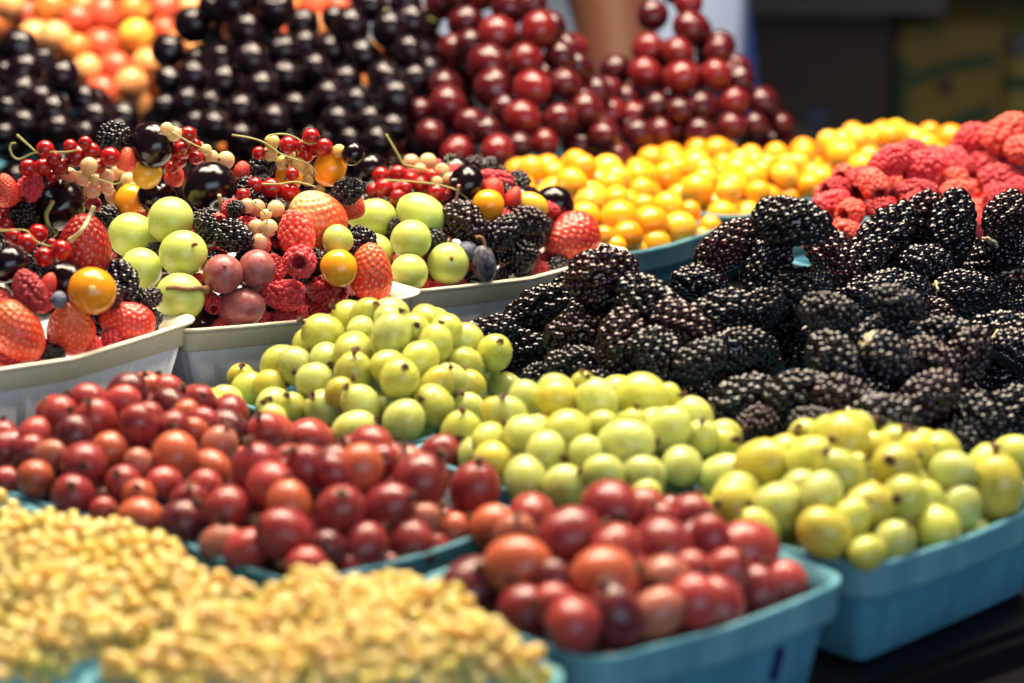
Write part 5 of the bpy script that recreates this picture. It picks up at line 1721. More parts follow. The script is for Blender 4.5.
14|WM|-1189 6361 408 24|1|||WM5|
14|WM|-1323 6102 486 22|1|||WM2|
14|WM|-1191 6150 452 20|1|||WM6|
14|WM|-1368 5977 417 22|1|||WM2|
14|WM|-1123 5840 441 20|1|||WM12|
14|WM|-1037 6113 411 22|1|||WM11|
14|WM|-1263 6178 470 21|1|||WM6|
14|WM|-1357 6142 459 20|1|||WM2|
14|WM|-1129 5782 437 24|1|||WM12|
14|WM|-1243 5919 473 21|1|||WM0|
14|WM|-1211 5774 434 20|1|||WM1|
14|WM|-1261 5716 402 21|1|||WM1|
14|WM|-1184 5662 441 22|1|||WM7|
14|WM|-1211 6461 409 23|1|||WM5|
14|WM|-1407 6267 440 21|1|||WM15|
14|WM|-1190 5937 473 20|1|||WM0|
14|WM|-1129 6079 406 21|1|||WM6|
14|WM|-1235 5531 392 21|1|||WM17|
14|WM|-852 6184 364 22|1|||WM4|
14|WM|-1285 5847 464 23|1|||WM13|
14|WM|-1409 6549 404 20|1|||WM15|
14|WM|-1208 5874 489 20|1|||WM0|
14|WM|-700 6026 375 20|1|||WM4|
14|WM|-1390 6437 435 19|1|||WM15|
14|WM|-1209 6188 453 22|1|||WM6|
14|WM|-1284 6648 371 19|1|||WM15|
14|WM|-1064 5749 415 20|1|||WM12|
14|WM|-1246 5646 416 22|1|||WM9|
14|WM|-986 5955 443 20|1|||WM14|
14|WM|-1411 6226 419 21|1|||WM2|
14|WM|-1323 6352 466 21|1|||WM15|
14|WM|-1126 5959 445 22|1|||WM0|
14|WM|-1238 5825 466 21|1|||WM13|
14|WM|-1277 5934 456 21|1|||WM13|
14|WM|-892 5988 463 22|1|||WM14|
14|WM|-1345 6310 465 20|1|||WM15|
14|WM|-858 5882 413 19|1|||WM16|
14|WM|-1004 6021 440 21|1|||WM14|
14|WM|-893 6121 410 22|1|||WM4|
14|WM|-1341 5928 422 20|1|||WM13|
14|WM|-1346 6617 388 20|1|||WM15|
14|WM|-879 5921 429 20|1|||WM16|
14|WM|-1083 5951 440 22|1|||WM10|
14|WM|-783 6044 406 25|1|||WM4|
14|WM|-988 5702 387 19|1|||WM3|
14|WM|-1050 5798 393 22|1|||WM12|
14|WM|-946 5744 398 21|1|||WM8|
14|WM|-1252 6030 458 23|1|||WM2|
14|WM|-1178 6239 417 19|1|||WM6|
14|WM|-1270 6595 371 20|1|||WM15|
14|WM|-1117 5903 459 21|1|||WM0|
14|WM|-887 5793 410 20|1|||WM8|
14|WM|-1255 5575 416 21|1|||WM9|
14|WM|-1068 6214 456 21|1|||WM11|
14|WM|-960 5721 350 21|1|||WM8|
14|WM|-1083 6113 416 20|1|||WM11|
14|WM|-1189 6550 376 21|1|||WM5|
14|WM|-788 5968 389 22|1|||WM4|
14|WM|-1208 6395 421 21|1|||WM5|
14|WL|-1513 6779 332 23|1|||WL0|
14|WL|-1532 6811 376 24|1|||WL0|
14|WL|-1481 6688 346 25|1|||WL0|
14|WL|-1496 6815 343 22|1|||WL0|
"""
STEMS=[('stem', 'ra', 0.07, 'green', [(-1790, 8441, 1125), (-1786, 8446, 1146), (-1768, 8447, 1149)], ''), ('stem', 'ra', 0.07, 'green', [(-1790, 8441, 1129), (-1779, 8435, 1104), (-1754, 8432, 1094), (-1704, 8438, 1115), (-1647, 8439, 1118), (-1590, 8439, 1118), (-1547, 8441, 1125)], ''), ('stem', 'ra', 0.08, 'green', [(-1765, 8454, 1177), (-1732, 8447, 1149), (-1697, 8439, 1118)], ''), ('stem', 'rb', 0.06, 'green', [(-1784, 8176, 888), (-1735, 8177, 891), (-1690, 8176, 888), (-1665, 8168, 858), (-1610, 8162, 837), (-1571, 8166, 851)], ''), ('stem', 'wa', 0.06, 'green', [(-1565, 8401, 1057), (-1501, 8397, 1039), (-1451, 8392, 1022), (-1408, 8390, 1012), (-1366, 8395, 1033)], ''), ('stem', 'rc', 0.07, 'green', [(-1291, 9231, 1062), (-1252, 9220, 1021), (-1276, 9205, 965)], ''), ('stem', 'wb', 0.06, 'green', [(-1319, 9152, 1068), (-1223, 9138, 1016), (-1149, 9130, 986)], ''), ('stem', 'wc', 0.07, 'green', [(-1084, 9179, 1048), (-1014, 9176, 1037), (-956, 9171, 1018), (-894, 9160, 977), (-828, 9154, 954), (-782, 9149, 936), (-751, 9138, 895)], ''), ('stem', 'rd', 0.07, 'green', [(-941, 9181, 1044), (-898, 9183, 1051), (-852, 9181, 1044), (-798, 9174, 1017), (-751, 9174, 1017)], ''), ('stem', 're', 0.07, 'green', [(-952, 8982, 894), (-883, 8982, 894), (-830, 8984, 902), (-784, 8982, 894), (-746, 8979, 883)], ''), ('stem', 'wd', 0.06, 'green', [(-970, 8785, 861), (-925, 8776, 829), (-914, 8766, 793), (-933, 8753, 742)], ''), ('stem', 'rg', 0.07, 'green', [(-518, 9624, 783), (-436, 9622, 779), (-343, 9620, 771), (-249, 9615, 752), (-200, 9608, 724), (-175, 9601, 700)], ''), ('stem', 'we', 0.08, 'green', [(-517, 9735, 953), (-493, 9725, 913), (-464, 9712, 866), (-443, 9703, 834), (-378, 9699, 818), (-312, 9694, 799)], ''), ('stem', 'we', 0.06, 'green', [(-316, 9701, 826), (-283, 9701, 826), (-263, 9706, 842), (-267, 9714, 874)], ''), ('stem', 444, 0.14, 'green', [(-1654, 8483, 931), (-1663, 8470, 912), (-1679, 8472, 882), (-1678, 8508, 834), (-1668, 8547, 799)], ''), ('cherry_stem', '', 0.13, 'pale', [(-1480, 8331, 944), (-1496, 8314, 905), (-1513, 8260, 873), (-1561, 8279, 829)], 'pale cherry stem lying loose across the big dark red strawberry'), ('stem', 491, 0.13, 'pale', [(-1116, 8977, 853), (-1113, 8998, 805), (-1126, 9031, 736), (-1146, 9019, 691), (-1182, 9020, 656)], ''), ('stem', 573, 0.11, 'pink', [(-216, 9600, 767), (-225, 9616, 714), (-237, 9629, 670), (-246, 9620, 638)], ''), ('stalk', 509, 0.16, 'brown', [(-1255, 8479, 606), (-1220, 8469, 612), (-1191, 8467, 609), (-1163, 8477, 606), (-1141, 8504, 603), (-1122, 8548, 585)], ''), ('stalk', 580, 0.13, 'brown', [(-108, 9388, 556), (-116, 9396, 584), (-128, 9399, 595), (-144, 9398, 591)], '')]
SPRIGS={'ra': 'red currant sprig with curled green stem at the back left', 'rb': 'red currant sprig hanging at far left over the shiny cherry', 'rc': 'red currant sprig standing behind the biggest black cherry', 'rd': 'red currant sprig at the very top of middle white box', 're': 'bright red currants above the pale sprig in middle white box', 'rg': 'red currant sprig draped above the oval green grapes', 'wa': 'pale currant sprig beside the black cherry in left white box', 'wb': 'pale currant sprig behind the biggest black cherry', 'wc': 'yellowish currant sprig with long stem on top of middle box', 'wd': 'pale currant sprig hanging left of the coral raspberry', 'we': 'pale currant sprig with thin upright stem in right white box'}
TABLE_EDGE=(0.1269,0.6481)
LAMPS=[(-.42,1.15,45),(-.14,1.0,51),(.14,1.2,51),(.42,1.05,45),(0,1.45,45)]
DAY=33; AMB=.095; EXPO=0.; FSTOP=8.


# ------------------------------------------------------------------ materials
def srgb(r, g, b):
    f = lambda c: c / 12.92 if c <= .04045 else ((c + .055) / 1.055) ** 2.4
    return (f(r / 255), f(g / 255), f(b / 255), 1)

class NT:
    def __init__(s, name):
        s.m = bpy.data.materials.new(name); s.m.use_nodes = True
        s.t = s.m.node_tree; s.b = s.t.nodes['Principled BSDF']
    def n(s, kind, **kw):
        n = s.t.nodes.new(kind)
        for k, v in kw.items():
            if k.startswith('i_'): n.inputs[k[2:].replace('_', ' ')].default_value = v
            else: setattr(n, k, v)
        return n
    def l(s, a, b): s.t.links.new(a, b)
    def set(s, **kw):
        for k, v in kw.items(): s.b.inputs[k.replace('_', ' ')].default_value = v
    def math(s, op, a, b=None, clamp=False):
        n = s.n('ShaderNodeMath', operation=op, use_clamp=clamp)
        for i, v in enumerate((a, b)):
            if v is None: continue
            if isinstance(v, (int, float)): n.inputs[i].default_value = v
            else: s.l(v, n.inputs[i])
        return n.outputs[0]
    def mix(s, fac, a, b, blend='MIX'):
        n = s.n('ShaderNodeMix', data_type='RGBA', blend_type=blend)
        for sock, v in ((n.inputs[0], fac), (n.inputs[6], a), (n.inputs[7], b)):
            if isinstance(v, (int, float)): sock.default_value = v
            elif isinstance(v, tuple): sock.default_value = v
            else: s.l(v, sock)
        return n.outputs[2]
    def noise(s, scale, vec=None, detail=3, rough=.5):
        n = s.n('ShaderNodeTexNoise'); n.inputs['Scale'].default_value = scale
        n.inputs['Detail'].default_value = detail; n.inputs['Roughness'].default_value = rough
        if vec is not None: s.l(vec, n.inputs['Vector'])
        return n.outputs['Fac']
    def ramp(s, fac, stops):
        n = s.n('ShaderNodeValToRGB'); e = n.color_ramp.elements
        while len(e) < len(stops): e.new(.5)
        for x, (p, c) in zip(e, stops): x.position = p; x.color = c
        s.l(fac, n.inputs[0]); return n.outputs[0]
    def bump(s, h, strength, dist):
        n = s.n('ShaderNodeBump'); n.inputs['Strength'].default_value = strength
        n.inputs['Distance'].default_value = dist; s.l(h, n.inputs['Height']); s.l(n.outputs[0], s.b.inputs['Normal'])
    def obj_vec(s): return s.n('ShaderNodeTexCoord').outputs['Object']
    def shifted(s):
        """object coordinates moved by the object's own random number, so no two fruits carry the same pattern"""
        v = s.n('ShaderNodeVectorMath', operation='ADD'); c = s.n('ShaderNodeCombineXYZ')
        r = s.n('ShaderNodeObjectInfo').outputs['Random']
        for i, k in enumerate((37., 91., 53.)): s.l(s.math('MULTIPLY', r, k), c.inputs[i])
        s.l(s.obj_vec(), v.inputs[0]); s.l(c.outputs[0], v.inputs[1]); return v.outputs[0]
    def own(s): return s.n('ShaderNodeObjectInfo').outputs['Color']

W4 = lambda v: (v, v, v, 1)
MAT = {}

def fruit_mat(name, rough=.25, sss=.3, sscale=.003, srad=(1, .35, .2), coat=.0, vein=0., vein_col=None, mottle=.25, mottle_col=(.6, .2, .05, 1), bloom=0., spec=.5, ior=1.42, seeds=False, trans=0.):
    t = NT(name); v = t.shifted(); c = t.own()
    n1 = t.noise(1.6, v, 4, .6)
    f = t.math('MULTIPLY', t.ramp(n1, [(.42, W4(0)), (.68, W4(1))]), mottle)
    c = t.mix(f, c, mottle_col)
    n2 = t.noise(14, v, 2)
    c = t.mix(t.math('MULTIPLY', n2, .22), c, t.mix(1., c, W4(.45), 'MULTIPLY'))
    if vein:
        sep = t.n('ShaderNodeSeparateXYZ'); t.l(t.obj_vec(), sep.inputs[0])
        a = t.math('ARCTAN2', sep.outputs[1], sep.outputs[0])
        wob = t.math('MULTIPLY', t.noise(2.2, v, 3), 1.3)
        w = t.math('ABSOLUTE', t.math('SINE', t.math('ADD', t.math('MULTIPLY', a, 5.), wob)))
        line = t.ramp(w, [(.0, W4(1)), (.16, W4(0))])
        w2 = t.math('ABSOLUTE', t.math('SINE', t.math('ADD', t.math('MULTIPLY', a, 11.), t.math('MULTIPLY', wob, 5.))))
        line2 = t.math('MULTIPLY', t.ramp(w2, [(.0, W4(1)), (.2, W4(0))]), .45)
        f = t.math('MULTIPLY', t.math('MAXIMUM', line, line2), vein)
        c = t.mix(f, c, vein_col)
    if seeds:
        vo = t.n('ShaderNodeTexVoronoi'); vo.inputs['Scale'].default_value = 1.7; t.l(v, vo.inputs['Vector'])
        f = t.ramp(vo.outputs['Distance'], [(.12, W4(.55)), (.42, W4(0))])
        c = t.mix(f, c, seeds)
    if bloom:
        n3 = t.noise(2.6, v, 5, .65)
        f = t.math('MULTIPLY', t.ramp(n3, [(.4, W4(0)), (.7, W4(1))]), bloom)
        c = t.mix(f, c, (.55, .55, .6, 1))
        t.l(t.math('ADD', t.math('MULTIPLY', f, .9), rough), t.b.inputs['Roughness'])
    else:
        t.l(t.math('ADD', t.math('MULTIPLY', n1, .16), rough - .07), t.b.inputs['Roughness'])
    t.l(c, t.b.inputs['Base Color'])
    t.set(IOR=ior, Subsurface_Weight=sss, Subsurface_Radius=srad, Subsurface_Scale=sscale, Coat_Weight=coat, Coat_Roughness=.08, Specular_IOR_Level=spec, Transmission_Weight=trans)
    t.bump(t.noise(30, v, 2), .06, .02)
    MAT[name] = t.m
    return t

fruit_mat('red_gooseberry', .27, .75, .005, (1, .3, .2), 0, .38, (.52, .17, .13, 1), .4, (.42, .085, .045, 1), trans=.22)
fruit_mat('green_gooseberry', .24, .95, .007, (1, .9, .25), 0, .62, (.84, .84, .52, 1), .4, (.38, .38, .05, 1), trans=.38)
fruit_mat('green_grape', .24, .9, .007, (.9, 1, .25), 0, 0, None, .35, (.46, .50, .10, 1), .10)
fruit_mat('red_grape', .3, .4, .003, (1, .3, .2), 0, .25, (.46, .22, .17, 1), .4, (.34, .10, .08, 1), .18)
fruit_mat('dark_cherry', .13, .05, .002, (1, .2, .1), .12, 0, None, .5, (.013, .002, .003, 1))
fruit_mat('red_cherry', .14, .12, .002, (1, .2, .1), .2, 0, None, .45, (.12, .008, .009, 1))
fruit_mat('blush_cherry', .16, .4, .003, (1, .4, .2), .2, 0, None, .7, (.62, .10, .035, 1))
fruit_mat('golden_berry', .16, .5, .004, (1, .5, .1), .15, 0, None, .12, (.92, .40, .015, 1))
fruit_mat('blueberry', .45, .0, .002, (1, .5, .4), 0, 0, None, .4, (.05, .07, .14, 1), .35)
fruit_mat('finger_grape', .35, .05, .002, (1, .5, .4), 0, 0, None, .3, (.05, .05, .10, 1), .35)
fruit_mat('red_currant', .10, .55, .0035, (1, .12, .08), .2, .25, (.80, .16, .10, 1), .2, (.65, .03, .02, 1), seeds=(.16, .005, .005, 1), trans=.3)
fruit_mat('white_currant', .13, 1., .005, (1, .75, .4), .1, .30, (.9, .82, .6, 1), .25, (.85, .5, .25, 1), seeds=(.66, .42, .13, 1), trans=.32)

def lobed_mat(name, rough, sss, sscale, srad, coat, tint):
    t = NT(name); v = t.shifted()
    at = t.n('ShaderNodeAttribute', attribute_name='lobe'); c = t.own()
    c = t.mix(at.outputs['Fac'], c, t.mix(1., c, tint, 'MULTIPLY'))
    n = t.noise(9, v, 3)
    c = t.mix(t.math('MULTIPLY', n, .4), c, t.mix(1., c, W4(.4), 'MULTIPLY'))
    t.l(c, t.b.inputs['Base Color'])
    t.l(t.math('ADD', t.math('MULTIPLY', t.noise(20, v, 2), .10), rough - .06), t.b.inputs['Roughness'])
    t.set(Subsurface_Weight=sss, Subsurface_Scale=sscale, Subsurface_Radius=srad, Coat_Weight=coat, IOR=1.45, Coat_Roughness=.06)
    t.bump(t.noise(45, v, 2), .05, .01)
    MAT[name] = t.m; return t
lobed_mat('blackberry', .15, .0, .002, (1, .2, .2), .15, (2.6, .9, 1.1, 1))
t = lobed_mat('raspberry', .46, .45, .003, (1, .25, .2), 0, (1.35, 1.9, 1.7, 1))
t.set(Sheen_Weight=.1, Sheen_Roughness=.4)

# strawberry: seeds from a mesh attribute, ripeness in the object colour's alpha
t = NT('strawberry'); v = t.shifted(); info = t.n('ShaderNodeObjectInfo')
sep = t.n('ShaderNodeSeparateXYZ'); t.l(t.obj_vec(), sep.inputs[0])
h = t.math('ADD', t.math('MULTIPLY', sep.outputs[2], .45), .5)
h = t.math('ADD', h, t.math('MULTIPLY', t.math('SUBTRACT', t.noise(2., v, 3), .5), .5))
unripe = t.math('MULTIPLY', t.ramp(h, [(.52, W4(0)), (.92, W4(1))]), t.math('SUBTRACT', 1., info.outputs['Alpha']))
c = t.mix(t.math('MULTIPLY', t.noise(3., v, 4), .45), info.outputs['Color'], (.30, .012, .012, 1))
c = t.mix(unripe, c, (.82, .52, .20, 1))
seed = t.n('ShaderNodeAttribute', attribute_name='seed')
c = t.mix(seed.outputs['Fac'], c, (.80, .55, .16, 1)); t.l(c, t.b.inputs['Base Color'])
t.set(Roughness=.28, Subsurface_Weight=.35, Subsurface_Scale=.003, Subsurface_Radius=(1, .3, .2), IOR=1.42, Coat_Weight=.15, Coat_Roughness=.12)
t.bump(t.noise(25, v, 3), .12, .02); MAT['strawberry'] = t.m

def plain(name, col, rough=.6, sss=0, sscale=.002, nscale=8, amount=.4, dark=.55, bump=.2, spec=.4, metallic=0, objspace=True):
    t = NT(name); v = t.shifted() if objspace else None
    if not objspace:
        v = t.n('ShaderNodeNewGeometry').outputs['Position']
    n = t.noise(nscale, v, 5, .6)
    c = t.mix(t.math('MULTIPLY', n, amount), col, tuple(x * dark for x in col[:3]) + (1,))
    t.l(c, t.b.inputs['Base Color'])
    t.set(Roughness=rough, Subsurface_Weight=sss, Subsurface_Scale=sscale, Specular_IOR_Level=spec, Metallic=metallic)
    if bump: t.bump(t.noise(nscale * 4, v, 3), bump, .001)
    MAT[name] = t.m; return t
plain('calyx_brown', (.10, .045, .02, 1), .8, nscale=3, amount=.8)
plain('calyx_black', (.025, .015, .01, 1), .8, nscale=3)
plain('stem_green', (.34, .36, .10, 1), .45, .2, nscale=30, dark=.5)
plain('stem_pale', (.56, .55, .26, 1), .45, .3, nscale=90, dark=.6)
plain('stem_pink', (.55, .28, .20, 1), .45, .3, nscale=90, dark=.6)
plain('stem_brown', (.26, .13, .045, 1), .6, .1, nscale=150, amount=.9, dark=.35)
plain('core_pale', (.62, .58, .34, 1), .6, .3)
plain('navel', (.90, .62, .22, 1), .5, .3)

# pressed paper pulp, world-space fibres
def pulp(name, col, col2, fibre=900, rib=None, rough=(.8, .0022)):
    t = NT(name); pos = t.n('ShaderNodeNewGeometry').outputs['Position']
    mp = t.n('ShaderNodeMapping'); mp.inputs['Scale'].default_value = (1, 1, .22); t.l(pos, mp.inputs['Vector'])
    n1 = t.noise(55, mp.outputs[0], 6, .65); n2 = t.noise(fibre, pos, 3, .7)
    c = t.mix(t.ramp(n1, [(.3, W4(0)), (.72, W4(1))]), col, col2)
    c = t.mix(t.math('MULTIPLY', t.ramp(n2, [(.45, W4(0)), (.75, W4(1))]), .35), c, tuple(min(1, x * 1.5 + .03) for x in col[:3]) + (1,))
    t.l(c, t.b.inputs['Base Color']); t.set(Roughness=.88, Specular_IOR_Level=.15)
    hgt = t.math('ADD', t.math('MULTIPLY', n2, .6), n1)
    if rib:
        w = t.n('ShaderNodeTexWave', wave_type='BANDS', bands_direction='DIAGONAL'); w.inputs['Scale'].default_value = rib
        w.inputs['Distortion'].default_value = .4; tc = t.n('ShaderNodeTexCoord'); t.l(tc.outputs['Object'], w.inputs['Vector'])
        hgt = t.math('ADD', hgt, t.math('MULTIPLY', w.outputs['Fac'], .10))
    t.bump(hgt, *rough); MAT[name] = t.m
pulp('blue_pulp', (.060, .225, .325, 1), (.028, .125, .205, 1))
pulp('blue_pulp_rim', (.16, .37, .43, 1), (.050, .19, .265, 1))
pulp('white_pulp', (.80, .79, .81, 1), (.72, .71, .74, 1), 700, 210, (.3, .0006))
pulp('cream_pulp', (.88, .78, .58, 1), (.80, .68, .47, 1), 700, None, (.35, .0008))
plain('ink', (.012, .015, .12, 1), .6, amount=.5)
plain('black_board', (.004, .004, .006, 1), .5, spec=.15, nscale=30, objspace=False)
plain('dark_wood', (.055, .035, .026, 1), .6, nscale=20, objspace=False)
plain('floor_concrete', (.10, .09, .085, 1), .8, nscale=3, objspace=False)
plain('back_wall_paint', (.020, .018, .017, 1), .8, nscale=4, objspace=False)
plain('carton_dark', (.035, .024, .020, 1), .8, nscale=12, objspace=False)
plain('carton_yellow', (.12, .085, .010, 1), .7, nscale=12, objspace=False)
plain('carton_yellow_bright', (.16, .135, .025, 1), .7, nscale=12, objspace=False)
plain('carton_green', (.014, .040, .012, 1), .7, nscale=12, objspace=False)
plain('carton_blue', (.03, .04, .085, 1), .7, nscale=12, objspace=False)
plain('carton_grey', (.065, .058, .058, 1), .7, nscale=12, objspace=False)
plain('skin', (.095, .036, .019, 1), .5, .2, .006, nscale=25, amount=.25, dark=.8, bump=.05, objspace=False)
plain('apron_cloth', (.40, .49, .70, 1), .9, nscale=25, objspace=False)
plain('blue_cloth', (.03, .09, .42, 1), .9, nscale=25, objspace=False)
plain('teal_cloth', (.012, .06, .085, 1), .9, nscale=25, objspace=False)
plain('shirt_cloth', (.30, .27, .25, 1), .9, nscale=25, objspace=False)
plain('hair', (.03, .018, .012, 1), .5, nscale=60, objspace=False)
plain('eye', (.05, .03, .02, 1), .2, nscale=60, bump=0)

# ------------------------------------------------------------------ mesh helpers
def mesh_from(name, verts, faces, mat=None, smooth=True):
    me = bpy.data.meshes.new(name); me.from_pydata([tuple(map(float, p)) for p in verts], [], faces); me.update()
    if smooth: me.polygons.foreach_set('use_smooth', [True] * len(me.polygons))
    if mat: me.materials.append(MAT[mat])
    return me
def grid_faces(nr, ns, cap0=None, cap1=None):
    """quads between nr rings of ns points; cap0 / cap1: index of a pole vertex"""
    f = [(i * ns + j, i * ns + (j + 1) % ns, (i + 1) * ns + (j + 1) % ns, (i + 1) * ns + j) for i in range(nr - 1) for j in range(ns)]
    if cap0 is not None: f += [(cap0, (j + 1) % ns, j) for j in range(ns)]
    if cap1 is not None: f += [(cap1, (nr - 1) * ns + j, (nr - 1) * ns + (j + 1) % ns) for j in range(ns)]
    return f
def revolve(name, prof, ns, mat, warp=None):
    """prof: (radius, z) from bottom pole to top pole, the poles with radius 0"""
    inner = prof[1:-1]; a = np.arange(ns) * 2 * np.pi / ns
    V = [(r * np.cos(x), r * np.sin(x), z) for r, z in inner for x in a]
    V += [(0, 0, prof[0][1]), (0, 0, prof[-1][1])]
    V = np.array(V)
    if warp is not None: V = warp(V)
    k = len(inner) * ns
    F = grid_faces(len(inner), ns, k, k + 1)
    me = mesh_from(name, V, F, mat); bm = bmesh.new(); bm.from_mesh(me); bmesh.ops.recalc_face_normals(bm, faces=bm.faces); bm.to_mesh(me); bm.free(); me.update()
    return me
def tube(name, pts, rad, mat, ns=8, taper=None):
    """one swept tube through pts (smoothed), closed at both ends"""
    P = [Vector(p) for p in pts]
    if len(P) > 2:
        Q = []
        for i in range(len(P) - 1):
            p0, p1, p2, p3 = P[max(i - 1, 0)], P[i], P[i + 1], P[min(i + 2, len(P) - 1)]
            for k in range(5):
                u = k / 5; Q.append(.5 * ((2 * p1) + (p2 - p0) * u + (2 * p0 - 5 * p1 + 4 * p2 - p3) * u * u + (3 * p1 - p0 - 3 * p2 + p3) * u ** 3))
        P = Q + [P[-1]]
    V = []; up = Vector((.31, .2, .93))
    for i, p in enumerate(P):
        d = (P[min(i + 1, len(P) - 1)] - P[max(i - 1, 0)]).normalized()
        x = d.cross(up).normalized() if abs(d.dot(up)) < .99 else d.cross(Vector((1, 0, 0))).normalized(); y = d.cross(x)
        r = rad * (taper(i / (len(P) - 1)) if taper else 1)
        for j in range(ns):
            a = 2 * math.pi * j / ns; V.append(p + x * (r * math.cos(a)) + y * (r * math.sin(a)))
    n = len(P); V += [P[0], P[-1]]
    me = mesh_from(name, V, grid_faces(n, ns, n * ns, n * ns + 1), mat)
    return me
def box_mesh(name, x0, x1, y0, y1, z0, z1, mat, bev=.0):
    bm = bmesh.new(); bmesh.ops.create_cube(bm, size=1)
    for v in bm.verts: v.co = Vector(((x0 + x1) / 2 + v.co.x * (x1 - x0), (y0 + y1) / 2 + v.co.y * (y1 - y0), (z0 + z1) / 2 + v.co.z * (z1 - z0)))
    if bev: bmesh.ops.bevel(bm, geom=list(bm.edges), offset=bev, segments=2, affect='EDGES')
    me = bpy.data.meshes.new(name); bm.to_mesh(me); bm.free(); me.materials.append(MAT[mat]); return me
def link(name, data, parent=None):
    o = bpy.data.objects.new(name, data); COL.objects.link(o)
    if parent is not None: o.parent = parent
    return o
def tag(o, label, cat, group=None, kind=None):
    if label: o['label'] = label
    if cat: o['category'] = cat
    if group: o['group'] = group
    if kind: o['kind'] = kind
    return o

# ------------------------------------------------------------------ fruit prototypes (unit radius, stem axis along +z)
def bumpy(seed, amp, fr=2.2):
    r = np.random.default_rng(seed); K = r.normal(size=(5, 3)) * fr; ph = r.uniform(0, 6.28, 5)
    def w(V):
        d = sum(np.sin(V @ K[i] + ph[i]) for i in range(5)) / 5
        n = V / np.maximum(1e-6, np.linalg.norm(V, axis=1))[:, None]
        return V + n * (amp * d)[:, None]
    return w
def ovoid(name, mat, seed, lz=1.0, amp=.02, nz=22, ns=32, egg=0.):
    th = np.linspace(0, np.pi, nz)
    prof = [(np.sin(x) * (1 - egg * .12 * np.cos(x)), -lz * np.cos(x)) for x in th]; prof[0] = (0, -lz); prof[-1] = (0, lz)
    return revolve(name, prof, ns, mat, bumpy(seed, amp))
def cherry_mesh(seed, mat):
    th = np.linspace(0, np.pi, 30); prof = []
    for x in th:
        r = np.sin(x) * 1.03; z = -.93 * np.cos(x)
        if x > np.pi / 2: z -= .30 * np.exp(-(r / .30) ** 2)      # stem dimple
        z -= -.05 * np.exp(-(r / .3) ** 2) if x < np.pi / 2 else 0
        prof.append((r, z))
    prof[0] = (0, prof[0][1]); prof[-1] = (0, prof[-1][1])
    w0 = bumpy(seed, .035, 1.4)
    def w(V):
        V = w0(V); a = np.arctan2(V[:, 1], V[:, 0]); r = np.hypot(V[:, 0], V[:, 1])
        s = 1 - .05 * np.exp(-(np.abs(a) / .22) ** 2) * np.clip(r * 2, 0, 1)
        V[:, 0] *= s; V[:, 1] *= s * .96
        return V
    return revolve('cherry', prof, 44, mat, w)
def lobed(name, mat, seed, n, rho, lz, hollow, tipw=.78, nz=140, ns=180):
    """a drupelet fruit as one continuous skin: every vertex is pushed out to the nearest drupelet sphere. Tip at +z."""
    r = np.random.default_rng(seed); ga = np.pi * (3 - 5 ** .5)
    def R(s): return np.sqrt(np.maximum(0, 1 - s * s)) * (1 - (1 - tipw) * (s + 1) / 2)     # s: -1 base .. 1 tip
    sg = np.linspace(-1, 1, 801); rg_ = R(sg) * .86; zg = lz * sg * .88
    ar = np.r_[0, np.cumsum((rg_[1:] + rg_[:-1]) / 2 * np.hypot(np.diff(rg_), np.diff(zg)))]; area = 2 * np.pi * ar[-1]; ar /= ar[-1]
    if hollow: ar = (ar - .06) / .94
    C = []
    for k in range(n):                                          # equal-area spiral
        s = float(np.interp((k + .5) / n, ar, sg)); a = k * ga + r.normal() * .11
        q = .84 + r.normal() * .025; C.append((R(s) * q * np.cos(a), R(s) * q * np.sin(a), lz * s * .88))
    C = np.array(C); rad = rho * math.sqrt(area / n) * (1 + r.normal(size=n) * .11)
    tint = np.where(r.uniform(size=n) < .16, r.uniform(.4, 1, n), r.uniform(0, .25, n))
    ss = -np.cos(np.linspace(.0, np.pi, nz)); V = []; L = []
    a = np.arange(ns) * 2 * np.pi / ns
    rows = []
    if hollow:
        for z, q in ((.45, .12), (.3, .28), (-.2, .42), (-.6, .50), (-.86, .56)): rows.append(('in', z, q))
    for s in ss[(18 if hollow else 1):-1]: rows.append(('out', s, 0))
    for kind, s, q in rows:
        ring = np.zeros((ns, 3)); 
        if kind == 'in':
            ring[:, 0] = q * np.cos(a); ring[:, 1] = q * np.sin(a); ring[:, 2] = lz * s; lob = np.zeros(ns)
        else:
            R0 = R(s) * .72; p0 = np.c_[R0 * np.cos(a), R0 * np.sin(a), np.full(ns, lz * s * .80)]
            nn = np.c_[R0 * np.cos(a), R0 * np.sin(a), np.full(ns, s * .80 / lz)]; nn /= np.linalg.norm(nn, axis=1)[:, None]
            d = p0[:, None] - C[None]; b = (d * nn[:, None]).sum(2); cc = (d * d).sum(2) - rad[None] ** 2; disc = b * b - cc
            tt = np.where(disc > 0, -b + np.sqrt(np.maximum(disc, 0)), -1); best = tt.argmax(1); tm = tt.max(1)
            tm = np.maximum(tm, .03); ring = p0 + nn * tm[:, None]; lob = tint[best]
        V.append(ring); L.append(lob)
    V = np.concatenate(V); L = np.concatenate(L); nr = len(rows)
    k = len(V); zt = V[-ns:, 2].mean(); zb = .47 * lz if hollow else V[:ns, 2].mean()
    V = np.vstack([V, [[0, 0, zb], [0, 0, zt + .02]]]); L = np.r_[L, 0, 0]
    V = bumpy(seed + 50, .05, 1.2)(V)
    me = mesh_from(name, V, grid_faces(nr, ns, k, k + 1), mat)
    bm = bmesh.new(); bm.from_mesh(me); bmesh.ops.recalc_face_normals(bm, faces=bm.faces); bm.to_mesh(me); bm.free()
    at = me.attributes.new('lobe', 'FLOAT', 'POINT'); at.data.foreach_set('value', L.astype(np.float32)); me.update()
    return me
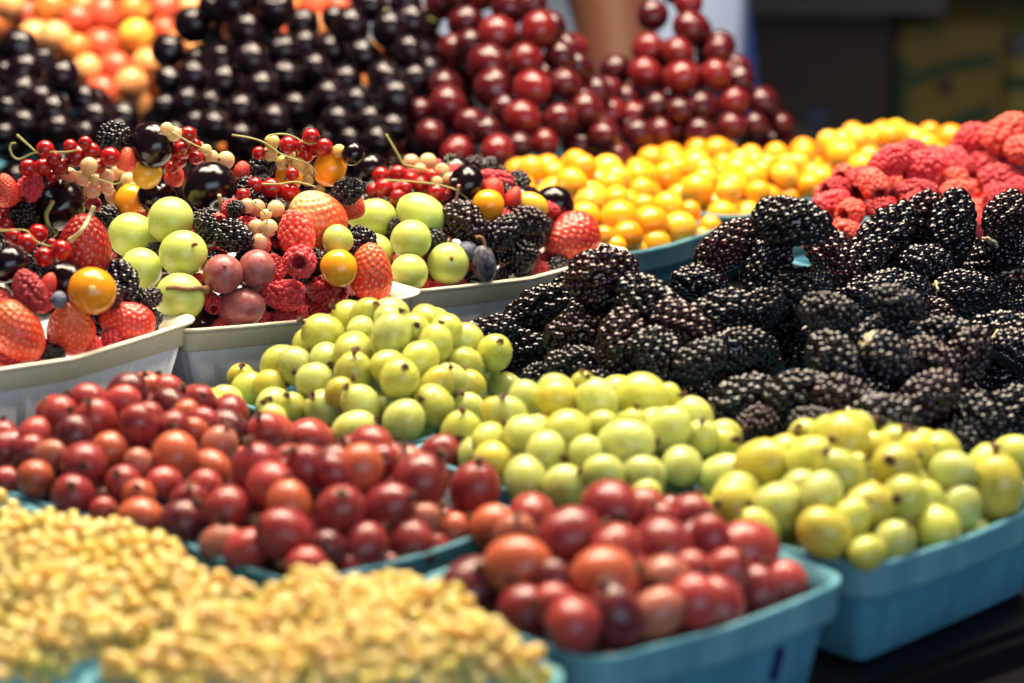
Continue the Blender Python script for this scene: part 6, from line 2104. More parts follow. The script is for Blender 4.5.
def strawberry_mesh(seed, blunt):
    """tip at +z; dimpled, a seed in every dimple"""
    nz, ns = 100, 128; r = np.random.default_rng(seed); x = np.linspace(0, np.pi, nz)
    u = (1 - np.cos(x)) / 2                                     # 0 shoulder .. 1 tip
    Rr = np.sin(x) ** .8 * (1.02 - (.52 - .3 * blunt) * u ** 1.3); z = -0.95 + 2.0 * u
    z = z + .10 * np.exp(-(Rr / .4) ** 2) * (u < .5)
    a = np.arange(ns) * 2 * np.pi / ns
    V = np.array([(Rr[i] * np.cos(t), Rr[i] * np.sin(t), z[i]) for i in range(1, nz - 1) for t in a])
    k = len(V); V = np.vstack([V, [[0, 0, z[0]], [0, 0, z[-1]]]]); V0 = bumpy(seed, .07, 1.5)(V)
    ga = np.pi * (3 - 5 ** .5); n = 190; S = []
    for j in range(n):
        uu = .06 + .93 * (j + .5) / n; rr_ = np.interp(uu, u, Rr); zz = np.interp(uu, u, z); t = j * ga + r.normal() * .05
        S.append((rr_ * np.cos(t), rr_ * np.sin(t), zz + r.normal() * .01))
    S = np.array(S)
    d = np.sqrt(((V[:, None] - S[None]) ** 2).sum(2)).min(1)
    nrm = V / np.linalg.norm(V, axis=1)[:, None]
    disp = -.07 * np.exp(-(d / .06) ** 2) + .04 * np.exp(-(d / .022) ** 2)
    V0 = V0 + nrm * disp[:, None]
    me = mesh_from('strawberry', V0, grid_faces(nz - 2, ns, k, k + 1), 'strawberry')
    bm = bmesh.new(); bm.from_mesh(me); bmesh.ops.recalc_face_normals(bm, faces=bm.faces); bm.to_mesh(me); bm.free()
    at = me.attributes.new('seed', 'FLOAT', 'POINT'); at.data.foreach_set('value', np.clip((.036 - d) / .018, 0, 1).astype(np.float32)); me.update()
    return me
def calyx_mesh(seed, mat='calyx_brown', s=1.0):
    """shrivelled flower remnant: a flared crumpled tube standing on +z"""
    r = np.random.default_rng(seed); ns = 10; V = []
    prof = [(.13, .94), (.11, 1.06), (.09, 1.16), (.13, 1.28), (.20, 1.38), (.12, 1.33), (.05, 1.20)]
    for i, (q, z) in enumerate(prof):
        for j in range(ns):
            a = 2 * math.pi * j / ns; k = 1 + r.normal() * .16 + (.35 if j % 2 and i in (3, 4) else 0)
            V.append((q * s * k * math.cos(a) + .03 * i * s, q * s * k * math.sin(a), 1 - .06 + (z - .94) * s + r.normal() * .02))
    k = len(V); V += [(0, 0, .9), (.05 * s, 0, 1.2)]
    return mesh_from('calyx', V, grid_faces(len(prof), ns, k, k + 1), mat)
def hull_mesh():
    """pale star core at a picked blackberry's base (-z)"""
    V = []; ns = 16
    for i, (q, z) in enumerate(((.34, -1.27), (.30, -1.34), (.16, -1.31), (.06, -1.2))):
        for j in range(ns):
            a = 2 * math.pi * j / ns; k = 1 + .35 * math.cos(5 * a) * (i < 2); V.append((q * k * math.cos(a), q * k * math.sin(a), z))
    k = len(V); V += [(0, 0, -1.1), (0, 0, -1.15)]
    return mesh_from('hull', V, grid_faces(4, ns, k, k + 1), 'core_pale')

PROTO = {
 'red_gooseberry': [ovoid('gooseberry', 'red_gooseberry', 10 + i, 1.06 + .055 * i, .04) for i in range(4)],
 'green_gooseberry': [ovoid('gooseberry', 'green_gooseberry', 20 + i, 1.06 + .065 * i, .04) for i in range(4)],
 'green_grape': [ovoid('grape', 'green_grape', 30 + i, 1.06, .025, 28, 40, .5) for i in range(3)],
 'red_grape': [ovoid('grape', 'red_grape', 35 + i, 1.04, .02, 28, 40) for i in range(2)],
 'dark_cherry': [cherry_mesh(40 + i, 'dark_cherry') for i in range(4)],
 'red_cherry': [cherry_mesh(45 + i, 'red_cherry') for i in range(4)],
 'blush_cherry': [cherry_mesh(50 + i, 'blush_cherry') for i in range(3)],
 'golden_berry': [ovoid('golden_berry', 'golden_berry', 55 + i, .97 + .04 * i, .03) for i in range(3)],
 'blueberry': [ovoid('blueberry', 'blueberry', 60, .9, .02)],
 'finger_grape': [ovoid('finger_grape', 'finger_grape', 61, 1.1, .05)],
 'red_currant': [ovoid('currant', 'red_currant', 62 + i, 1.0, .015) for i in range(2)],
 'white_currant': [ovoid('currant', 'white_currant', 64 + i, 1.0, .015) for i in range(2)],
 'small_white': [ovoid('currant', 'white_currant', 66 + i, 1.0, .02, 14, 18) for i in range(2)],
 'blackberry': [lobed('blackberry', 'blackberry', 70 + i, int(n * .84), .565, lz, False) for i, (n, lz) in enumerate(((96, 1.12), (104, 1.2), (118, 1.36), (126, 1.48), (138, 1.62)))],
 'raspberry': [lobed('raspberry', 'raspberry', 80 + i, n, .57, lz, True, .66) for i, (n, lz) in enumerate(((112, 1.0), (120, 1.1), (128, 1.2), (140, 1.35)))],
 'strawberry': [strawberry_mesh(90 + i, (0., .5, 1.)[i % 3]) for i in range(5)],
}
CALYX = [calyx_mesh(i) for i in range(4)]; TIP = calyx_mesh(9, 'calyx_black', .8); HULL = hull_mesh()
_t = np.linspace(0, np.pi, 8)
NAVEL = revolve('navel', [(0, -.03)] + [(.16 * math.sin(x), -.035 * math.cos(x)) for x in _t[1:-1]] + [(0, .012)], 18, 'navel')
for v in NAVEL.vertices: v.co.z += .99
STUB = tube('stem', [(0, 0, .55), (.03, .01, 1.0), (.14, .05, 1.5), (.2, .2, 2.1), (.1, .45, 2.7)], .075, 'stem_green')
PED = tube('stalk', [(0, 0, .98), (.02, .01, 1.12), (.07, .02, 1.25)], .075, 'stem_brown', 8, lambda u: 1 + .5 * abs(u - .5))

COLS = {
 ('red_gooseberry', 'deep red'): (.28, .030, .040), ('red_gooseberry', 'bright red'): (.42, .058, .058), ('red_gooseberry', 'orange red'): (.52, .125, .055),
 ('red_gooseberry', 'dark purple'): (.10, .012, .026), ('red_gooseberry', 'pale pink'): (.48, .18, .12),
 ('green_gooseberry', 'yellow green'): (.74, .76, .15), ('green_gooseberry', 'pale green'): (.76, .82, .25), ('green_gooseberry', 'golden green'): (.80, .70, .11),
 ('blackberry', 'black'): (.003, .0022, .0052), ('blackberry', 'reddish black'): (.012, .0025, .005),
 ('golden_berry', 'golden yellow'): (.88, .40, .020), ('golden_berry', 'deep orange'): (.88, .33, .014), ('golden_berry', 'lemon yellow'): (.88, .49, .045),
 ('raspberry', 'soft red'): (.58, .034, .046), ('raspberry', 'deep red'): (.38, .014, .022), ('raspberry', 'coral red'): (.70, .080, .055),
 ('dark_cherry', 'black'): (.006, .0025, .005), ('red_cherry', 'mahogany'): (.040, .004, .007), ('red_cherry', 'dark red'): (.075, .006, .009), ('red_cherry', 'bright red'): (.15, .010, .012),
 ('blush_cherry', 'orange'): (.75, .27, .05), ('blush_cherry', 'peach'): (.80, .42, .16), ('blush_cherry', 'red flushed'): (.58, .10, .05), ('blush_cherry', 'yellow green'): (.62, .50, .07),
 ('green_grape', 'green'): (.50, .57, .13), ('red_grape', 'dusky red'): (.27, .050, .048), ('blueberry', 'dusky blue'): (.035, .045, .10), ('finger_grape', 'dark blue'): (.028, .028, .055),
 ('strawberry', 'red'): (.62, .025, .022), ('strawberry', 'orange'): (.70, .050, .020), ('strawberry', 'dark red'): (.42, .018, .020), ('strawberry', 'pale'): (.74, .11, .04),
}
RIPE = {'red': .95, 'orange': .84, 'dark red': 1., 'pale': 0.}
CAT = {'red_gooseberry': 'gooseberry', 'green_gooseberry': 'gooseberry', 'dark_cherry': 'cherry', 'red_cherry': 'cherry', 'blush_cherry': 'cherry', 'golden_berry': 'golden berry', 'green_grape': 'grape', 'red_grape': 'grape', 'finger_grape': 'grape'}
ORD = 'first second third fourth fifth sixth seventh eighth ninth tenth eleventh twelfth thirteenth fourteenth fifteenth sixteenth seventeenth eighteenth nineteenth twentieth'.split()
PLACE = {'RF': 'front red basket', 'RM': 'middle red basket', 'RL': 'left red basket', 'GR': 'front green basket', 'GM': 'middle green basket', 'GL': 'rear green basket',
 'BM': 'front blackberry basket', 'BL': 'left blackberry basket', 'BT': 'rear blackberry basket', 'RA': 'left raspberry basket', 'RB': 'right raspberry basket',
 'P1': 'right red cherry pyramid', 'P2': 'middle red cherry pile', 'P3': 'central black cherry pile', 'P4': 'tallest black cherry pile', 'P5': 'left black cherry pile', 'P6': 'orange cherry pile', 'P7': 'small orange cherry pile',
 'Y1': 'front golden basket', 'Y2': 'left golden basket', 'Y3': 'middle golden basket', 'Y4': 'right golden basket', 'Y5': 'rear golden basket', 'B1': 'left white box', 'B2': 'middle white box', 'B3': 'right white box'}
def auto_label(code, cls, noun, bk):
    h, row, pos = code[1:].split(',')
    row = 'front' if row == '0' else 'back' if row == 'b' else ORD[int(row)]
    pos = 'leftmost' if pos == '0' else 'rightmost' if pos == 'r' else ORD[int(pos)] + ' from left'
    return f"{'half hidden ' if h else ''}{cls} {noun}, {pos}, {row} row, {PLACE[bk]}"

ROOT = {}; SPR = {}; used = set()
for i, line in enumerate(FRUIT.strip().splitlines()):
    ki, bk, pr, e, q, cls, sp, label = line.split('|')
    kind = KINDS[int(ki)]; x, y, z, r = (int(v) * 1e-4 for v in pr.split()); e = float(e)
    if sp:
        SPR.setdefault(sp, []).append((kind, Vector((x, y, z)), r, q)); continue
    protos = PROTO[kind]
    if kind == 'strawberry':
        me = protos[i % 5]
    elif kind in ('blackberry', 'raspberry'):
        LZ = (1.12, 1.2, 1.36, 1.48, 1.62) if kind == 'blackberry' else (1., 1.1, 1.2, 1.35)
        k = min(range(len(LZ)), key=lambda k: abs(LZ[k] - e * 1.04 - (i % 3 - 1) * .06)); me = protos[k]; e = e * 1.04 / LZ[k]
    else: me = protos[i % len(protos)]
    name = {'red_gooseberry': 'red_gooseberry'}.get(kind, kind)
    o = link(name, me)
    o.location = (x, y, z); o.rotation_mode = 'QUATERNION'; Q = Quaternion([int(v) / 100 for v in q.split()]); Q.normalize(); o.rotation_quaternion = Q
    j = 1 + random.uniform(-.04, .04)
    o.scale = (r, r * j, r * e)
    c = COLS[(kind, cls)]; jit = random.uniform(.82, 1.16)
    o.color = tuple(min(.95, k * jit) for k in c) + ((RIPE[cls],) if kind == 'strawberry' else (1,))
    noun = CAT.get(kind, kind.replace('_', ' '))
    if label.startswith('~'): label = auto_label(label, cls, noun, bk)
    assert label not in used, label
    used.add(label)
    tag(o, label, noun, {'B1': 'mixed fruit in the white boxes', 'B2': 'mixed fruit in the white boxes', 'B3': 'mixed fruit in the white boxes'}.get(bk) or f"{noun} heap in the {PLACE[bk]}".replace('y heap', 'ies heap').replace(' heap', ' heaped', 1))
    ROOT[i] = o
    if kind in ('red_gooseberry', 'green_gooseberry'): link('calyx', random.choice(CALYX), o)
    if kind == 'golden_berry': link('navel', NAVEL, o)
    if kind in ('green_grape', 'red_grape') and i % 3 == 0: link('stalk', PED, o)
    if kind == 'blackberry' and i % 3 == 0: link('hull', HULL, o)
    if kind in ('dark_cherry', 'blush_cherry') and bk.startswith('P') and i % 17 == 0: link('stem', STUB, o)

MATS_STEM = {'green': 'stem_green', 'pale': 'stem_pale', 'pink': 'stem_pink', 'brown': 'stem_brown'}
# sprigs: berries and stems hang together, so a sprig is one thing
cur = [(sp, L) for sp, L in SPR.items()]
bynm = {'WR': 'front white currant basket', 'WM': 'middle white currant basket', 'WL': 'left white currant basket'}
def sprig_label(sp):
    if sp in SPRIGS: return SPRIGS[sp]
    return None
order = {}
for b in bynm:
    S = [(sp, sum((k[1] for k in L), Vector()) / len(L)) for sp, L in SPR.items() if sp.startswith(b)]
    S.sort(key=lambda s: s[1].y); nr = max(1, round(len(S) / 5))
    for ri, row in enumerate(np.array_split(np.arange(len(S)), nr)):
        R = sorted([S[k] for k in row], key=lambda s: s[1].x)
        for ci, (sp, c) in enumerate(R):
            rn = 'front' if ri == 0 else 'back' if ri == nr - 1 else ORD[ri]
            pos = 'leftmost' if ci == 0 else 'rightmost' if ci == len(R) - 1 else ORD[ci] + ' from left'
            order[sp] = f"pale golden currant sprig, {pos}, {rn} row, {bynm[b]}"
for sp, L in cur:
    hero = sp in SPRIGS; cen = sum((k[1] for k in L), Vector()) / len(L); kind = L[0][0]
    base = cen - Vector((0, 0, max(k[2] for k in L)))
    root = tag(link(kind + '_sprig', None), sprig_label(sp) or order[sp], 'currants', 'currant sprigs on the mixed fruit' if hero else 'currant sprigs in the ' + bynm[sp[:2]])
    root.location = base; SPR[sp] = root
    for n, (kd, p, r, q) in enumerate(L):
        o = link('berry', (PROTO[kd] if hero else PROTO['small_white'])[n % 2], root); o.location = p - base; o.scale = (r,) * 3; o.rotation_mode = 'QUATERNION'
        if q: Q = Quaternion([int(v) / 100 for v in q.split()]); Q.normalize(); o.rotation_quaternion = Q
        else: o.rotation_quaternion = Quaternion((random.random(), random.random(), random.random(), random.random())).normalized()
        if kd == 'red_currant': o.color = (.50 * random.uniform(.7, 1.2), .012, .014, 1)
        elif hero:
            o.color = random.choice([(.80, .58, .30, 1), (.78, .62, .34, 1), (.80, .46, .28, 1)]) if sp != 'wc' else (.74, .62, .24, 1)
        else: o.color = random.choice([(.95, .68, .19, 1), (.96, .73, .26, 1), (.94, .59, .14, 1), (.95, .62, .24, 1), (.86, .70, .15, 1)])
        if hero: link('calyx', TIP, o)
    if not hero:
        ax = (L[-1][1] - L[0][1]); S = sorted((k[1] for k in L), key=lambda p: p.dot(ax)); m = len(S) // 3
        pts = [S[0]] + [sum(S[a * m:(a + 1) * m], Vector()) / max(1, m) for a in range(3)] + [S[-1]] if m else S
        if len(pts) > 1: link('stem', tube('stem', [p - base for p in pts], .0006, 'stem_green'), root)
for nm, par, rad, cls, pts, label in STEMS:
    pts = [Vector(p) * 1e-4 for p in pts]
    if par == '':
        root = link(nm, None); root.location = pts[0]; tag(root, label, 'stem')
        link('stalk', tube('stalk', [p - pts[0] for p in pts], rad * .6 * CM, MATS_STEM[cls], 10, lambda u: 1 + .7 * max(0, u - .85) / .15), root)
        continue
    P = SPR[par] if isinstance(par, str) else ROOT[par]
    me = tube(nm, pts, rad * .6 * CM, MATS_STEM[cls], 10, (lambda u: 1 + .9 * max(0, u - .88) / .12) if isinstance(par, int) else (lambda u: 1 - .35 * u))
    o = link(nm, me, P)
    bpy.context.view_layer.update()
    o.matrix_parent_inverse = P.matrix_world.inverted()

# ------------------------------------------------------------------ baskets and boxes
def rrect(w, l, rad, nc=7, nside=9, bulge=0.):
    """closed rounded-rectangle loop, sides bowed out by bulge"""
    P = []
    hw, hl = w / 2 - rad, l / 2 - rad
    for k, (cx, cy) in enumerate(((hw, hl), (-hw, hl), (-hw, -hl), (hw, -hl))):
        for i in range(nc + 1):
            a = math.pi / 2 * (k + i / nc); P.append((cx + rad * math.cos(a), cy + rad * math.sin(a)))
        x0, y0 = P[-1]; a1 = math.pi / 2 * (k + 1); nx = [(-hw, hl), (-hw, -hl), (hw, -hl), (hw, hl)][k]
        x1, y1 = nx[0] + rad * math.cos(a1), nx[1] + rad * math.sin(a1)
        for i in range(1, nside + 1):
            u = i / (nside + 1); b = bulge * math.sin(math.pi * u); P.append((x0 + (x1 - x0) * u + b * math.cos(a1), y0 + (y1 - y0) * u + b * math.sin(a1)))
    return P
def loft(name, rings, mat, jitter=0., seed=0, closed_ring=False, sag=0.):
    r = random.Random(seed); V = []; n = len(rings[0][0])
    hx = max(abs(p[0]) for p in rings[0][0]); hy = max(abs(p[1]) for p in rings[0][0])
    ph = [r.uniform(0, 6.28) for _ in range(4)]
    for loop, z in rings:
        for i, (x, y) in enumerate(loop):
            a = 2 * math.pi * i / n
            w = jitter * (math.sin(3 * a + ph[0]) + .6 * math.sin(7 * a + ph[1]) + .35 * math.sin(17 * a + ph[2]) + .25 * math.sin(41 * a + ph[3]))
            cn = min(1, abs(x) / hx * abs(y) / hy)               # 1 at the corners, 0 in the middle of a side
            V.append((x * (1 + w * .25), y * (1 + w * .25), z + w * (z / .04) * .012 - sag * (1 - cn) * z / .045))
    nr = len(rings); F = [(i * n + j, i * n + (j + 1) % n, ((i + 1) % nr) * n + (j + 1) % n, ((i + 1) % nr) * n + j) for i in range(nr if closed_ring else nr - 1) for j in range(n)]
    if not closed_ring:
        F.append(tuple(reversed(range(n))))
        F.append(tuple(range((nr - 1) * n, nr * n)))
    me = mesh_from(name, V, F, mat); bm = bmesh.new(); bm.from_mesh(me); bmesh.ops.recalc_face_normals(bm, faces=bm.faces); bm.to_mesh(me); bm.free()
    return me
def blue_basket(name, cx, cy, th, lb, la, label, seed, h=.033, group='blue pulp baskets on the stall'):
    root = tag(link(name, None), label, 'basket', group); root.location = (cx * CM, cy * CM, 0); root.rotation_euler = (0, 0, math.radians(th))
    W, L = lb * CM, la * CM; R = .011
    def rg(d, z, bul=.002): return (rrect(W + 2 * d, L + 2 * d, max(.004, R + d), bulge=bul), z)
    b = h - .0105
    wall = [rg(-.0085, 0, .0), rg(-.0075, .0012, .0005), rg(-.0035, b, .0018), rg(-.0060, b + .001, .0018), rg(-.0075, b - .003), rg(-.0115, .003, .0005)]
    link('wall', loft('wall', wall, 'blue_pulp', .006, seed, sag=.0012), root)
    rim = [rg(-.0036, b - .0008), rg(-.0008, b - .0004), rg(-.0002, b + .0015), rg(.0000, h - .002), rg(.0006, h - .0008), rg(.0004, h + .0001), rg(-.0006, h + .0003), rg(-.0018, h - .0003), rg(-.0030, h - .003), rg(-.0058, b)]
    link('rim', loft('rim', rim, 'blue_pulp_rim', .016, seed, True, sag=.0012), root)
    return root
def white_box(name, cx, cy, th, lb, la, label, seed, h=.043):
    root = tag(link(name, None), label, 'box', 'white pulp boxes of mixed fruit'); root.location = (cx * CM, cy * CM, 0); root.rotation_euler = (0, 0, math.radians(th))
    W, L = lb * CM, la * CM; R = .009
    def ribbed(d, z, rib):
        P = rrect(W + 2 * d, L + 2 * d, max(.003, R + d), nside=47, bulge=.001); n = len(P); out = []
        for i, (x, y) in enumerate(P):
            k = 1.0 - rib * (1 if (i % 11) in (0, 1) else 0) / math.hypot(x, y); out.append((x * k, y * k))
        return (out, z)
    b = h - .008
    wall = [ribbed(-.0165, 0, .0004), ribbed(-.0155, .001, .0008), ribbed(-.0052, b, .0008), ribbed(-.0072, b + .001, 0), ribbed(-.0175, .003, 0)]
    link('wall', loft('wall', wall, 'white_pulp', .002, seed, sag=.0028), root)
    def rg(d, z, bul=.0018, rad=None): return (rrect(W + 2 * d, L + 2 * d, rad or max(.004, R + d), nside=24, bulge=bul), z)
    # folded band under a thin flared flange
    rim = [rg(-.0050, b - .0015), rg(-.0043, b - .0012), rg(-.0038, h - .0030), rg(-.0022, h - .0016), rg(-.0004, h - .0012), rg(.0000, h - .0004), rg(-.0006, h + .0003), rg(-.0030, h - .0002), rg(-.0058, h - .0016), rg(-.0066, b)]
    link('rim', loft('rim', rim, 'cream_pulp', .008, seed, True, sag=.0028), root)
    return root
BL = {'RF': 'blue pulp basket of red gooseberries with an ink stroke on its side', 'RM': 'blue pulp basket of red gooseberries between two other red ones', 'RL': 'blue pulp basket of red gooseberries beneath the left white box',
 'GR': 'blue pulp basket of green gooseberries at the table edge', 'GM': 'blue pulp basket of green gooseberries beside the front blackberries', 'GL': 'blue pulp basket of green gooseberries against the middle white box',
 'BM': 'blue pulp basket of blackberries behind the table edge gooseberries', 'BL': 'blue pulp basket of blackberries before the right white box', 'BT': 'blue pulp basket of blackberries below the raspberries',
 'WR': 'blue pulp basket of pale currants beside the front red gooseberries', 'WM': 'blue pulp basket of pale currants beside the middle red gooseberries', 'WL': 'blue pulp basket of pale currants at the left edge',
 'Y1': 'blue pulp basket of golden berries touching the right white box', 'Y2': 'blue pulp basket of golden berries behind the right white box', 'Y3': 'blue pulp basket of golden berries behind the front golden basket', 'Y4': 'blue pulp basket of golden berries farthest right', 'Y5': 'blue pulp basket of golden berries before the red cherry pyramid',
 'RA': 'blue pulp basket of raspberries left of the other raspberries', 'RB': 'blue pulp basket of raspberries heaped highest at the right edge'}
for i, (k, (cx, cy, th, lb, la, zr, kind)) in enumerate(BASKETS.items()):
    if kind == 'white':
        white_box('white_box', cx, cy, th, lb, la, {'B1': 'white pulp box with pointed orange strawberry at its corner', 'B2': 'white pulp box with hollow raspberry and dusky red grapes', 'B3': 'white pulp box with oval green grapes and big strawberry at its end'}[k], i, zr * CM)
    else:
        rt = blue_basket('blue_basket', cx, cy, th, lb, la, BL[k], i)
        if k == 'RF':
            # a short hand-drawn ink stroke on the near wall
            y = -la * CM / 2 + .0022
            me = tube('ink_stroke', [(.022, y - .0005, .0185), (.0221, y + .0003, .0155), (.0218, y + .001, .012), (.0214, y + .0018, .009)], .0011, 'ink', 8)
            link('ink_stroke', me, rt)
PL = {'P1': 'blue basket under the right red cherry pyramid', 'P2': 'blue basket under the middle red cherry pile', 'P3': 'blue basket under the central black cherry pile', 'P4': 'blue basket under the tallest black cherry pile', 'P5': 'blue basket under the left black cherry pile', 'P6': 'blue basket under the orange cherry pile', 'P7': 'blue basket under the small orange cherry pile'}
for i, (k, (cx, cy, R)) in enumerate(PILES.items()):
    if k not in ('P2', 'P5', 'P1'): continue
    blue_basket('blue_basket', cx, cy, 42, R * 1.15, R * 1.1, PL[k], 40 + i, .024)

# ------------------------------------------------------------------ table, floor, stock behind
th = math.radians(38); bdir = Vector((math.cos(th), math.sin(th), 0)); adir = Vector((-math.sin(th), math.cos(th), 0))
QX, QY = TABLE_EDGE
table = tag(link('market_table', None), 'black topped market table under all the fruit', 'table'); table.location = (QX, QY, 0); table.rotation_euler = (0, 0, th)
top = link('table_top', box_mesh('table_top', -1.1, .60, 0, 1.25, -.014, -.0005, 'black_board', .003), table)
link('apron', box_mesh('apron', -1.08, .58, .02, 1.23, -.12, -.0145, 'dark_wood', .003), table)
for x in (-1.03, .53):
    for y in (.06, 1.18): link('leg', box_mesh('leg', x - .03, x + .03, y - .03, y + .03, -.90, -.1205, 'dark_wood', .004), table)
flo = link('floor', box_mesh('floor', -8, 8, -3, 9, -.95, -.90, 'floor_concrete')); tag(flo, 'dark concrete market floor', 'floor', kind='structure')
wal = link('back_wall', box_mesh('back_wall', -8, 8, 4.2, 4.3, -.9, 2.6, 'back_wall_paint')); tag(wal, 'dark wall at the back of the market stall', 'wall')

def carton(name, label, x, y, z, w, d, h, mat, bands=(), group='stock cartons behind the stall'):
    r = tag(link(name, None), label, 'carton', group); r.location = (x, y, z)
    link('body', box_mesh('body', 0, w, 0, d, 0, h, mat, .004), r)
    for nm, bx0, bx1, bz0, bz1, bm_ in bands:
        link(nm, box_mesh(nm, bx0, bx1, -.0025, .02, bz0, bz1, bm_, .0012), r)
    return r
def curve_band(parent, pts, w, mat):
    """printed swoosh: a thin curved strip on the carton's front"""
    V = []; n = len(pts)
    for x, z in pts: V += [(x, -.003, z - w / 2), (x, -.003, z + w / 2), (x, .004, z + w / 2), (x, .004, z - w / 2)]
    F = [(i * 4 + a, i * 4 + (a + 1) % 4, (i + 1) * 4 + (a + 1) % 4, (i + 1) * 4 + a) for i in range(n - 1) for a in range(4)] + [(0, 1, 2, 3), (n * 4 - 1, n * 4 - 2, n * 4 - 3, n * 4 - 4)]
    link('printed_band', mesh_from('printed_band', V, F, mat, False), parent)
YB = 2.30
carton('stock_carton', 'brown carton at floor level under the dark printed one', .20, YB, -.90, .165, .30, .40, 'carton_dark')
carton('stock_carton', 'dark carton with two small bluish printed patches', .20, YB - .005, -.4995, .165, .30, .475, 'carton_dark',
       (('printed_patch', .083, .106, .367, .385, 'carton_blue'), ('printed_patch', .066, .102, .335, .353, 'carton_grey')))
carton('stock_carton', 'brown carton at floor level under the yellow one', .37, YB, -.90, .115, .30, .40, 'carton_dark')
c = carton('stock_carton', 'yellow carton with green curved stripes and dark round hole', .37, YB - .004, -.4995, .105, .30, .465, 'carton_yellow', (('green_edge', -.0, .012, .372, .432, 'carton_green'),))
curve_band(c, [(.006 + .0098 * i, .411 + .022 * math.sin(i * .17)) for i in range(10)], .011, 'carton_green')
curve_band(c, [(.004 + .0098 * i, .345 + .040 * (i / 9) ** .8) for i in range(10)], .012, 'carton_green')
hole = revolve('hand_hole', [(0, -.002)] + [(.007 * math.sin(x), -.002 * math.cos(x)) for x in _t[1:-1]] + [(0, .002)], 18, 'carton_dark'); o = link('hand_hole', hole, c); o.rotation_euler = (math.pi / 2, 0, 0); o.location = (.047, -.003, .408)
carton('stock_carton', 'brown carton at floor level at the far right', .486, YB, -.90, .20, .30, .40, 'carton_dark')
c = carton('stock_carton', 'brighter yellow carton with green band at the right edge', .476, YB - .012, -.4995, .20, .30, .455, 'carton_yellow_bright', (('green_band', 0, .2, .405, .418, 'carton_green'), ('pale_flap', 0, .2, .437, .4575, 'carton_grey')))
curve_band(c, [(.002 + .0198 * i, .375 + .004 * math.sin(i)) for i in range(10)], .012, 'carton_green')
pl = tag(link('shelf_plank', box_mesh('shelf_plank', .20, .41, YB - .03, YB + .25, -.0215, -.004, 'carton_grey', .003)), 'grey plank lying on top of the dark cartons', 'plank')

